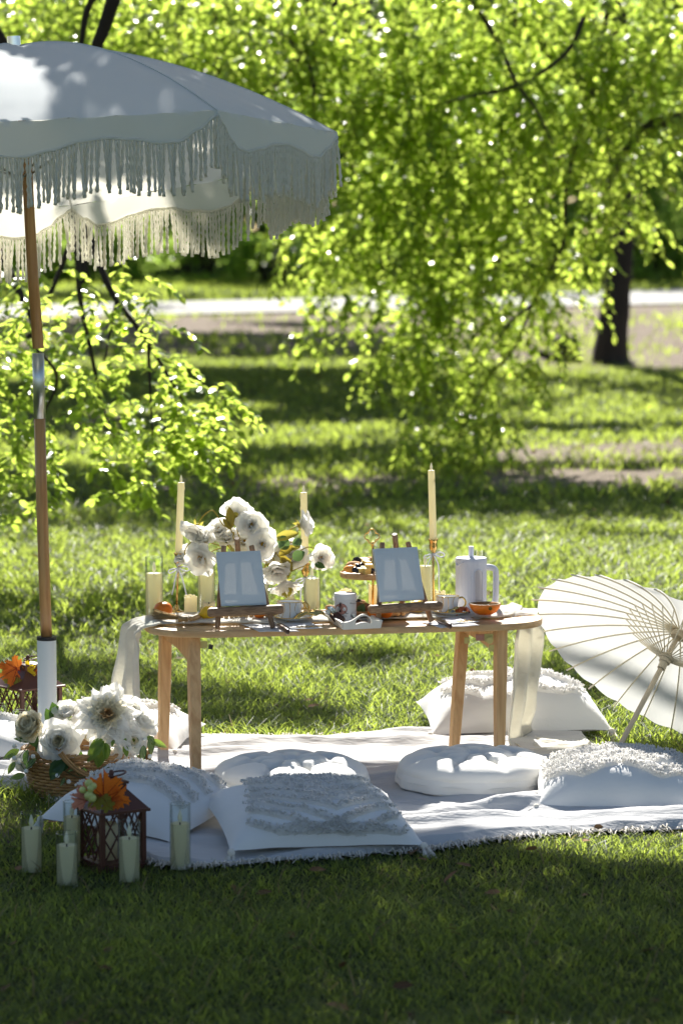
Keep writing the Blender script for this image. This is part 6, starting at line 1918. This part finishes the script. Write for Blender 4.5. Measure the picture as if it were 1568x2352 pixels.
def card(label, name, cat, pxs, z, mat, gold=None, th=.0012):
    P_ = [G(x, y, z) for x, y in pxs]
    t = thing(name, label, cat, P_[0])
    mb = MB()
    mb.grid(lambda u, v: P_[0].lerp(P_[1], u).lerp(P_[3].lerp(P_[2], u), v) + Vector((0, 0, .0015 * math.sin(5 * u + 3 * v) ** 2)), 14, 8)
    o = ob('sheet', mb, mat, t); o.modifiers.new('thickness', 'SOLIDIFY').thickness = -th
    if gold:
        mb = MB(); v0 = .25
        for ph in (0, 1.6, 3.0):
            mb.tube([P_[0].lerp(P_[1], u).lerp(P_[3].lerp(P_[2], u), v0 + .10 * math.sin(30 * u + ph) + .05 * math.sin(71 * u + ph)) + Vector((0, 0, .0030)) for u in np.linspace(.25, .97, 60)], .0006, 3, caps=False)
        ob('gold_print', mb, M['gold'], t, kind='stuff')
card('white paper sheet under the right foot of the left easel', 'paper_sheet', 'paper', [(596, 1452), (688, 1452), (625, 1434), (552, 1434)], TZ + .0015, M['napkin'])
card('white napkin with gold scrolls in front of the left saucer', 'napkin', 'napkin', [(668, 1447), (742, 1444), (712, 1431), (646, 1432)], TZ + .0045, M['napkin'], True)
card('white paper sheet under the right foot of the right easel', 'paper_sheet', 'paper', [(1012, 1443), (1100, 1438), (1070, 1424), (966, 1430)], TZ + .0015, M['napkin'])
card('white napkin with gold scrolls before the right saucer', 'napkin', 'napkin', [(1040, 1434), (1101, 1430), (1076, 1418), (1012, 1422)], TZ + .0045, M['napkin'], True)
def knife(label, a, b_, c, z=.008):
    A, B = G(*a, TZ + z), G(*b_, TZ + z)
    t = thing('knife', label, 'knife', A)
    d = (B - A); 
    mb = MB(); s = [A + d * f_ for f_ in (0, .04, .3, .7, .95, 1)]
    mb.tube(s, [.003, .0062, .0072, .008, .0078, .004], 10, squash=.75); ob('handle', mb, M['knife_wood'], t)
    C = G(*c, TZ + z)
    mb = MB(); mb.tube([A, A.lerp(C, .5), C], [.004, .0065, .001], 6, squash=.18); ob('blade', mb, M['blade'], t, smooth=False)
knife('dark wooden handled knife lying right of the left easel foot', (638, 1436), (662, 1452), (618, 1425))
knife('dark wooden handled knife lying right of the right easel foot', (1003, 1423), (1035, 1439), (985, 1416))

# fruit
def lemon(label, px, py, z, r, d):
    c = G(px, py, z) + Vector((0, 0, r)); d = Vector(d).normalized()
    prof = [(0, -1.52), (.10, -1.48), (.18, -1.36), (.45, -1.12), (.78, -.72), (.97, -.2), (1, .15), (.86, .62), (.55, 1.02), (.26, 1.24), (.16, 1.40), (0, 1.46)]
    t = thing('lemon', label, 'lemon', c - Vector((0, 0, r)), 'lemons on the table')
    mb = MB(); mb.lathe([(a * r, b_ * r) for a, b_ in prof], 24, c, axis=d); ob('fruit', mb, M['lemon'], t)
    mb = MB(); mb.ball(c - d * r * 1.5, r * .09, 6, 5); ob('stem_end', mb, M['stalk'], t)
lemon('whole yellow lemon left of the left easel', 478, 1424, TZ + .008, .0195, (-.85, -.45, -.12))
lemon('whole yellow lemon behind the ledge of the right easel', 957, 1410, TZ + .008, .0195, (.9, .3, .05))
def mandarin(label, px, py, z, r):
    c = G(px, py, z) + Vector((0, 0, r * .86))
    t = thing('mandarin', label, 'mandarin', c - Vector((0, 0, r * .86)), 'whole mandarins on the table')
    mb = MB(); mb.ball(c, (r, r, r * .86), 24, 14, fn=lambda p: 1 - .10 * math.exp(-((1 - p.z) / .10)) + .012 * math.cos(8 * math.atan2(p.y, p.x)) * (p.z > .5)); ob('peel', mb, M['orange'], t)
    mb = MB(); mb.ball(c + Vector((0, 0, r * .78)), (.003, .003, .0015), 8, 5); ob('stem_end', mb, M['stalk'], t)
mandarin('whole orange mandarin behind the jute tassel at the left end', 375, 1418, ZC, .0258)
mandarin('orange mandarin behind the ledge of the right easel, left of its back leg', 859, 1420, ZC, .0185)
mandarin('orange mandarin behind the right easel ledge beside its back leg', 886, 1420, ZC, .0185)
mandarin('orange mandarin behind the ledge of the left easel', 596, 1420, ZC, .0185)
c = G(1113, 1412, TZ + .016)
t = thing('half_orange', 'half orange cut side up on the folded cloth before the coffee press', 'orange', c)
r = .0445; hh = .031
mb = MB(); mb.lathe([(0, 0), (r * .42, .001), (r * .72, .008), (r * .93, .020), (r, hh), (r * .985, hh + .0005)], 32, c); ob('peel', mb, M['orange'], t)
mb = MB(); mb.lathe([(r * .985, hh + .0005), (r * .93, hh), (r * .92, hh - .001), (0, hh - .002)], 32, c); ob('flesh', mb, M['orange_flesh'], t)
mb = MB(); mb.tube([c + Vector((r * .93 * math.cos(a), r * .93 * math.sin(a), hh)) for a in np.linspace(0, 2 * PI, 41)], .0014, 5, caps=False); ob('pith', mb, M['rind'], t)
mb = MB(); sc_ = c + Vector((.013, -r * .93, .022))
for k in range(5): mb.ball(sc_ + Vector((.0032 * math.cos(k * 1.257), 0, .0032 * math.sin(k * 1.257))), (.0022, .0014, .0022), 6, 5)
ob('stem_end', mb, M['stalk'], t)
mb = MB(); mb.ball(c + Vector((.008, -.03, hh + .001)), (.003, .002, .0015), 6, 5); ob('seed', mb, M['berry_dark'], t)

# bead garland with its jute tassel
t = thing('bead_garland', 'wooden bead garland with a jute tassel lying on the runner', 'garland', G(420, 1424, ZC))
a_, b_ = G(352, 1424, ZC), G(420, 1430, ZC)
mb = MB()
for k in range(90):
    o1 = Vector((0, random.gauss(0, .007), random.uniform(.001, .019)))
    e = Vector((random.gauss(0, .003), random.gauss(0, .01), random.uniform(0, .032)))
    mb.tube([b_ + Vector((0, 0, .009)) + o1 * .2, b_.lerp(a_, .45) + o1 * .9 + Vector((0, 0, .004)), a_ + e], [.0008, .0008, .0006], 3, caps=False)
mb.tube([b_ + Vector((.012, 0, .009)), b_ + Vector((0, 0, .009)), b_ + Vector((-.012, 0, .0095))], [.007, .0065, .009], 10)
ob('tassel', mb, M['jute'], t)
bead_me = mesh_of('bead', (lambda m_: (m_.ball((0, 0, 0), .0068, 12, 8), m_)[1])(MB()), M['bead_wood'])
path = spline([G(x, y, ZC) for x, y in [(428, 1428), (446, 1426), (462, 1420), (490, 1418), (515, 1421), (545, 1420), (580, 1419), (615, 1418), (640, 1414), (720, 1410), (760, 1414), (800, 1412), (830, 1416), (880, 1417), (930, 1415)]], 12)
last = None
for p in path:
    if last is None or (p - last).length > .0128:
        put('bead', bead_me, t, loc=p + Vector((0, 0, .0068)) - t.location); last = p

# tray, jar, utensils
tr0 = [G(788, 1447, TZ + .001), G(874, 1443, TZ + .001), G(826, 1416, TZ + .001), G(741, 1418, TZ + .001)]
t = thing('wooden_tray', 'small white wooden tray with cut out arched handle at the front table edge', 'tray', tr0[0])
mb = MB()
fl = [p + Vector((0, 0, .003)) for p in tr0]
mb.add([p for p in tr0] + fl, [(3, 2, 1, 0), (4, 5, 6, 7), (0, 1, 5, 4), (1, 2, 6, 5), (2, 3, 7, 6), (3, 0, 4, 7)])
ob('bottom', mb, M['tray'], t, smooth=False)
cen = sum(tr0, Vector()) / 4
def wall(A, B, prof, hole, th=.006):
    d = (B - A); ln = d.length; u = d.normalized(); n_ = Vector((u.y, -u.x, 0))
    if n_.dot(cen - A) > 0: n_ = -n_
    sl = n_ * .28
    mb = MB()
    def P(x, z, o_): return A + u * x * ln + Vector((0, 0, z)) + sl * z + n_ * o_
    K = 40
    xs_ = [i / K for i in range(K + 1)]
    top = [prof(x) for x in xs_]
    for o_, flip in ((0, 0), (-th, 1)):
        for i in range(K):
            x0, x1 = xs_[i], xs_[i + 1]
            segs = [[(0, 0), (top[i], top[i + 1])]]
            if hole:
                h0, h1 = hole(x0), hole(x1)
                if h0 or h1:
                    h0 = h0 or (sum(h1) / 2,) * 2; h1 = h1 or (sum(h0) / 2,) * 2
                    segs = [[(0, 0), (h0[0], h1[0])], [(h0[1], h1[1]), (top[i], top[i + 1])]]
            for (za, zb) in segs:
                q = [P(x0, za[0], o_), P(x1, za[1], o_), P(x1, zb[1], o_), P(x0, zb[0], o_)]
                mb.add(q, [(0, 1, 2, 3)] if not flip else [(3, 2, 1, 0)])
    for i in range(K):
        x0, x1 = xs_[i], xs_[i + 1]
        mb.add([P(x0, top[i], 0), P(x1, top[i + 1], 0), P(x1, top[i + 1], -th), P(x0, top[i], -th)], [(0, 1, 2, 3)])
        if hole and (hole(x0) or hole(x1)):
            h0, h1 = hole(x0), hole(x1)
            h0 = h0 or (sum(h1) / 2,) * 2; h1 = h1 or (sum(h0) / 2,) * 2
            for k_ in (0, 1): mb.add([P(x0, h0[k_], 0), P(x1, h1[k_], 0), P(x1, h1[k_], -th), P(x0, h0[k_], -th)], [(0, 1, 2, 3) if k_ else (3, 2, 1, 0)])
    for x in (0, 1): mb.add([P(x, 0, 0), P(x, 0, -th), P(x, prof(x), -th), P(x, prof(x), 0)], [(0, 1, 2, 3) if x == 0 else (3, 2, 1, 0)])
    return mb
arch = lambda x: .021 + .021 * math.exp(-((x - .5) / .24) ** 2 * 1.0) * max(0, 1 - abs(2 * x - 1) ** 6)
def hol(x):
    d = abs(x - .52) / .22
    if d >= .97: return None
    return (.0145 + .0065 * math.cos(PI * d / 2) ** 1.0 - .002, .0175 + .0185 * (1 - d ** 2.4) ** .6)
ob('end_panel', wall(tr0[0], tr0[1], arch, hol), M['tray'], t, smooth=False)
ob('end_panel', wall(tr0[3], tr0[2], arch, hol), M['tray'], t, smooth=False)
ob('side_panel', wall(tr0[0], tr0[3], lambda x: .021, None), M['tray'], t, smooth=False)
ob('side_panel', wall(tr0[1], tr0[2], lambda x: .021, None), M['tray'], t, smooth=False)
c = G(793, 1427, TZ + .005)
s = c.y / F; r = 26 * s; hj = px_h(c, 1362)
t = thing('labelled_jar', 'clear plastic jar with white lid and teepee label standing in the tray', 'jar', c)
mb = MB(); mb.lathe([(0, 0), (r * .95, 0), (r * .97, .003), (r * .97, hj * .66), (r * .93, hj * .72), (r * .93, hj * .76)], 32, c); ob('body', mb, M['label_paper'], t)
mb = MB(); mb.lathe([(r * .96, hj * .72), (r, hj * .73), (r, hj * .80), (r * .97, hj * .81), (r * 1.0, hj * .82), (r * 1.0, hj * .97), (r * .97, hj), (0, hj)], 36, c); ob('lid', mb, M['lid_clear'], t, smooth_angle=40)
def wrap(mb_fn, px, py, out=.0004):                        # pixel on the jar front to its curved surface
    x = W(px, py, c.y).x - c.x
    x = max(-r * .94, min(r * .94, x))
    y = -math.sqrt(max(0, (r * .975 + out) ** 2 - x * x))
    return Vector((c.x + x, c.y + y, W(px, py, c.y + y).z))
jd = lambda zx, zy: (1060 + zx * .3189, 2320 + zy * .3187)  # detail view to photo
def jp(zx, zy, out=.0004):
    X, Y = jd(zx, zy); return wrap(None, X * .57415, Y * .57415, out)
mb = MB(); n_ = 28
ringp = [jp(953 + 76 * math.cos(a), 368 + 70 * math.sin(a), .0005) for a in np.linspace(0, 2 * PI, n_ + 1)[:-1]]
mb.add([jp(953, 368, .0006)] + ringp, [(0, 1 + (i + 1) % n_, 1 + i) for i in range(n_)])
ob('label_disc', mb, M['label_pink'], t)
mb = MB()
for pl_ in ([(940, 300), (905, 415)], [(945, 300), (1020, 425)], [(943, 285), (943, 300)], [(930, 285), (943, 305), (958, 285)], [(943, 302), (930, 400)], [(946, 302), (968, 405)], [(890, 405), (1040, 420)], [(905, 418), (1030, 428)], [(985, 405), (1015, 410)]):
    mb.tube([jp(x, y, .0010) for x, y in pl_], .0007, 4)
mb.tube([jp(953 + 76 * math.cos(a), 368 + 70 * math.sin(a), .0008) for a in np.linspace(0, 2 * PI, 33)], .0005, 4, caps=False)
mb.add([jp(930, 408, .001), jp(955, 408, .001), jp(950, 378, .001), jp(943, 368, .001), jp(935, 378, .001)], [(0, 1, 2, 3, 4)])
ob('label_drawing', mb, M['ink'], t, smooth=False)
mb = MB(); mb.grid(lambda u, v: jp(1044 + 100 * u, 500 - 225 * v, .0008), 8, 4); ob('label_strip', mb, M['napkin'], t)
def text_on(txt, zx, zy, hgt, mat, name, out=.0012):
    cu = bpy.data.curves.new('text', 'FONT'); cu.body = txt; cu.size = 1.0
    o = bpy.data.objects.new('text', cu); COL.objects.link(o)
    dg = bpy.context.evaluated_depsgraph_get(); dg.update()
    me = bpy.data.meshes.new_from_object(o.evaluated_get(dg))
    bpy.data.objects.remove(o)
    mb = MB(); mb.add([jp(zx + v_.co.x * hgt, zy - v_.co.y * hgt, out) for v_ in me.vertices], [tuple(f_.vertices) for f_ in me.polygons])
    ob(name, mb, mat, t, smooth=False)
text_on('EXPERIENCE', 858, 466, 30, M['ink'], 'lettering')
text_on('Want a perm', 1062, 304, 26, M['ink'], 'lettering')
def utensil(label, a, b_, z, r=.0062):
    A, B = W(*a, z), W(*b_, z - .012)
    k = thing('spreader', label, 'knife', A, 'small spreaders lying in the tray')
    d = B - A
    mb = MB(); mb.tube([A + d * f_ for f_ in (.42, .46, .7, .95, 1)], [.003, r * .85, r, r, r * .5], 9, squash=.75); ob('handle', mb, M['knife_wood'], k)
    mb = MB(); mb.tube([A, A + d * .1, A + d * .3, A + d * .43], [.002, .007, .006, .0025], 6, squash=.2); ob('blade', mb, M['blade'], k, smooth=False)
utensil('dark handled spreader propped on the left rim of the tray', (752, 1395), (785, 1429), c.y - .045)
utensil('second dark handled spreader, nearer the jar label', (757, 1394), (791, 1426), c.y - .040)
utensil('dark handled spreader seen through the tray handle hole', (806, 1410), (826, 1432), c.y - .028, .0052)
utensil('short spreader behind the two dark handles in the tray', (748, 1402), (772, 1428), c.y - .050, .0052)

# the tiered stand
p0 = G(856, 1408, ZC)
t = thing('tiered_stand', 'two tier wooden serving stand with gold clover handle behind the right easel', 'serving stand', p0)
Yp = p0.y
zt = W(856, 1317, Yp).z; r = 76 * Yp / F
mb = MB(); q = Vector((p0.x, Yp, zt))
mb.lathe([(0, -.010), (r * .96, -.010), (r, -.008), (r, .004), (r * .97, .0055), (r * .95, .001), (0, .0005)], 44, q); ob('plate', mb, M['plate_wood'], t, smooth_angle=45)
mb = MB(); q0 = p0 + Vector((0, 0, .002)); mb.lathe([(0, 0), (r * 1.1, 0), (r * 1.14, .002), (r * 1.14, .010), (r * 1.1, .011), (0, .008)], 44, q0); ob('plate', mb, M['plate_wood'], t, smooth_angle=45)
mb = MB(); mb.tube([q0, Vector((p0.x, Yp, W(856, 1252, Yp).z))], .0034, 10)
zc_ = W(855, 1250, Yp)
for dz, rr_ in ((0, .005), (-.006, .0042), (.004, .004)): mb.ball(zc_ + Vector((0, 0, dz)), rr_, 10, 6)
ob('post', mb, M['gold'], t)
mb = MB(); hc = W(854, 1232, Yp); rr_ = 15.5 * Yp / F
lob = []
for q_ in range(4):
    for tt in np.linspace(-1.75, 1.75, 14):
        an = PI * q_ / 2
        lob.append(hc + Vector((rr_ * (.62 * math.cos(an) + .50 * math.cos(an + tt)), 0, rr_ * (.62 * math.sin(an) + .50 * math.sin(an + tt)))))
mb.tube(lob + [lob[0]], .0018, 7, caps=False)
for k in range(8):
    a = PI / 4 + PI / 2 * (k // 2) + (.17 if k % 2 else -.17)
    mb.ball(hc + Vector((rr_ * .92 * math.cos(a), 0, rr_ * .92 * math.sin(a))), .0023, 7, 5)
ob('clover_handle', mb, M['gold'], t)
def food(kind, px, py, dy, sz, label, zz=None, rz=0.0):
    zb = zt + .001 if zz is None else zz
    x = W(px, py, Yp + dy).x
    zc__ = W(px, py, Yp + dy).z
    cpt = Vector((x, Yp + dy, max(zb + sz * .4, zc__)))
    mb = MB(); cat = kind; mat = None; sm = True
    if kind == 'cheese_cube':
        mb.box(cpt, (sz, sz, sz * .9), Matrix.Rotation(rz, 3, 'Z') @ Matrix.Rotation(rz * .3, 3, 'X')); mat = M['cheese']; sm = False; cat = 'cheese'
    elif kind == 'melon_piece':
        mb.ball(cpt, (sz * .95, sz * .6, sz * .5), 8, 5); mat = M['melon']; cat = 'fruit'
    elif kind == 'olive':
        mb.ball(cpt, (sz * .62, sz * .5, sz * .5), 12, 8); mat = M['berry_dark']
    elif kind == 'blackberry':
        for k in range(46):
            f_ = (k + .5) / 46; ph = math.acos(1 - 2 * f_); th = k * 2.39996
            mb.ball(cpt + Vector((math.sin(ph) * math.cos(th), math.sin(ph) * math.sin(th), math.cos(ph))) * sz * .5, sz * .14, 6, 4)
        mb.ball(cpt, sz * .48, 8, 6); mat = M['berry_dark']; cat = 'berry'
    elif kind == 'biscuit':
        mb.ball(cpt, (sz * .75, sz * .7, sz * .45), 16, 10, fn=lambda p: 1 + .13 * noise.noise(p * 3)); mat = M['biscuit']
    elif kind == 'fig':
        mb.ball(cpt, (sz * .6, sz * .55, sz * .5), 12, 8, fn=lambda p: 1 + .12 * noise.noise(p * 2.2)); mat = M['nut']; cat = 'fruit'
    one(kind, mb, mat, label, cat, cpt - Vector((0, 0, sz * .45)), 'food on the tiered stand' if zz is None else 'food on the lower tier', smooth=sm)
food('biscuit', 813, 1301, -.02, .033, 'brown crusty biscuit at the left end of the upper plate')
food('melon_piece', 806, 1307, -.05, .023, 'orange melon piece at the left rim of the upper plate')
food('melon_piece', 819, 1301, -.035, .018, 'small melon piece beside the brown biscuit')
food('melon_piece', 829, 1303, -.02, .018, 'melon piece under the blackberry')
food('blackberry', 819, 1290, .0, .022, 'shiny blackberry topping the left of the fruit pile')
food('blackberry', 846, 1294, .01, .018, 'smaller blackberry beside the gold post')
food('olive', 815, 1309, -.06, .016, 'black olive at the left front of the upper plate')
food('olive', 821, 1311, -.062, .015, 'black olive next to the stuffed olive on the upper plate')
food('olive', 822, 1302, -.045, .018, 'black olive sitting on top of the front row')
food('olive', 829, 1299, -.03, .017, 'black olive behind the cheese cubes')
food('olive', 853, 1311, -.055, .017, 'black olive by the left edge of the right canvas')
food('cheese_cube', 828, 1310, -.062, .015, 'pale cheese cube in front between the olives', rz=.3)
food('cheese_cube', 841, 1311, -.062, .019, 'pale yellow cheese cube nearest the camera', rz=.5)
food('cheese_cube', 847, 1303, -.05, .020, 'yellow cheese cube stacked near the post', rz=.2)
food('cheese_cube', 840, 1295, -.025, .020, 'yellow cheese cube behind the stacked one', rz=.9)
food('cheese_cube', 834, 1306, -.05, .015, 'small cheese cube at the middle of the pile', rz=.1)
food('cheese_cube', 837, 1290, .02, .021, 'tall yellow cheese cube at the back of the pile', rz=.6)
food('biscuit', 852, 1289, .035, .028, 'brown biscuit behind the gold post')
zl = q0.z + .011
for (k, x, y, dy, sz, lab) in [('fig', 824, 1396, -.05, .026, 'dark fig piece on the lower tier by the jar'), ('cheese_cube', 834, 1390, -.02, .019, 'pale cheese cube on the lower tier behind the green leaf'), ('fig', 841, 1400, -.04, .022, 'reddish fig piece on the lower tier beside the right easel'), ('olive', 823, 1382, .0, .015, 'black olive high on the lower tier by the jar'),
                               ('biscuit', 829, 1386, .01, .022, 'small biscuit on the lower tier behind the olive'), ('fig', 836, 1406, -.06, .020, 'fig piece at the front of the lower tier'), ('cheese_cube', 826, 1389, -.035, .014, 'little cheese cube on the lower tier beside the fig'), ('biscuit', 757, 1396, -.02, .018, 'small biscuit left of the labelled jar')]:
    food(k, x, y, dy, sz, lab, zl if x > 800 else TZ + .012)
t = thing('leaf_sprig', 'single eucalyptus leaf on the lower tier beside the jar', 'leaf', W(826, 1404, Yp - .07))
leaf_at(t, LM['euca'], W(825, 1410, Yp - .07), W(838, 1380, Yp - .075) - W(825, 1410, Yp - .07), .031, (-.5, -1, .2))
leaf_at(t, LM['euca'], W(826, 1410, Yp - .07), W(842, 1396, Yp - .075) - W(826, 1410, Yp - .07), .022, (.5, -1, .2))

# coffee press
p = G(1081, 1399, TZ + .012); s = p.y / F
t = thing('coffee_press', 'white ribbed coffee press with side window and loop handle', 'coffee press', p)
r = 35.5 * s; h = px_h(p, 1283)
flu = lambda w_, z: 1 + .016 * abs(math.sin(16 * w_))
mb = MB()
def bodyf(u, v):
    a = 2 * PI * u - PI / 2
    return p + Vector((r * flu(a, 0) * math.cos(a), r * flu(a, 0) * math.sin(a), h * v))
mb.grid(bodyf, 192, 1, cu=True)
mb.lathe([(0, 0), (r * .98, 0), (r * .98, .002)], 48, p)
ob('body', mb, M['press'], t)
mb = MB(); mb.lathe([(r * .96, h - .012), (r * 1.02, h - .011), (r * 1.02, h), (r * .98, h + .003), (r * .3, h + .0055), (0, h + .006)], 96, p, flute=lambda w_, z: 1 + (.012 * abs(math.sin(16 * w_)) if z < h + .001 else 0)); ob('lid', mb, M['press'], t, smooth_angle=40)
mb = MB(); kx = p + Vector((0, 0, h + .004)); mb.tube([kx, kx + Vector((0, 0, px_h(p, 1258) - h))], [.0078, .0078], 8); ob('plunger_knob', mb, M['press'], t, smooth=False)
mb = MB(); hx = 1.0
def hp(px_, py_): v_ = W(px_, py_, p.y); return v_
mb.tube(spline([hp(1112, 1303), hp(1126, 1303), hp(1136, 1308), hp(1138.5, 1320), hp(1138.5, 1350), hp(1137, 1380), hp(1130, 1390), hp(1116, 1393)], 6), .0088, 12, squash=.85); ob('handle', mb, M['press'], t)
mb = MB()
win = []
for k in range(24):
    a = 2 * PI * k / 24
    win.append((1097.5 + 9.5 * math.cos(a), (1318 if math.sin(a) > 0 else 1378) - 9.5 * math.sin(a)))
def onp(px_, py_, o_):
    x = W(px_, py_, p.y).x - p.x; y = -math.sqrt(max(0, (r * 1.012 + o_) ** 2 - x * x)); return Vector((p.x + x, p.y + y, W(px_, py_, p.y + y).z))
wv = [onp(x, y, .0012) for x, y in win]
mb.add([onp(1097.5, 1348, .0012)] + wv, [(0, 1 + k, 1 + (k + 1) % 24) for k in range(24)])
M['press_window'] = mk('press_window', (0.58, 0.55, 0.57), 0.08, 0.6, var=(40, 0.12), stretch=(3, 3, .2))
pwin = ob('window', mb, M['press_window'], t)
mb = MB(); mb.tube(wv + [wv[0]], .0012, 6, caps=False); ob('window_frame', mb, M['press'], pwin)
mb = MB()
for k in range(9):
    for j in range(2): mb.ball(onp(1090 + 2 * k, 1380 + 4 * j, .002), .0011, 5, 4)
ob('filter_coil', mb, M['steel'], pwin, kind='stuff')
mb = MB(); mb.tube(spline([onp(1046.5, 1292, .001), onp(1049, 1300, .004), onp(1055, 1296, .003), onp(1062, 1291, .002)], 5), .002, 7); ob('spout', mb, M['press'], t)
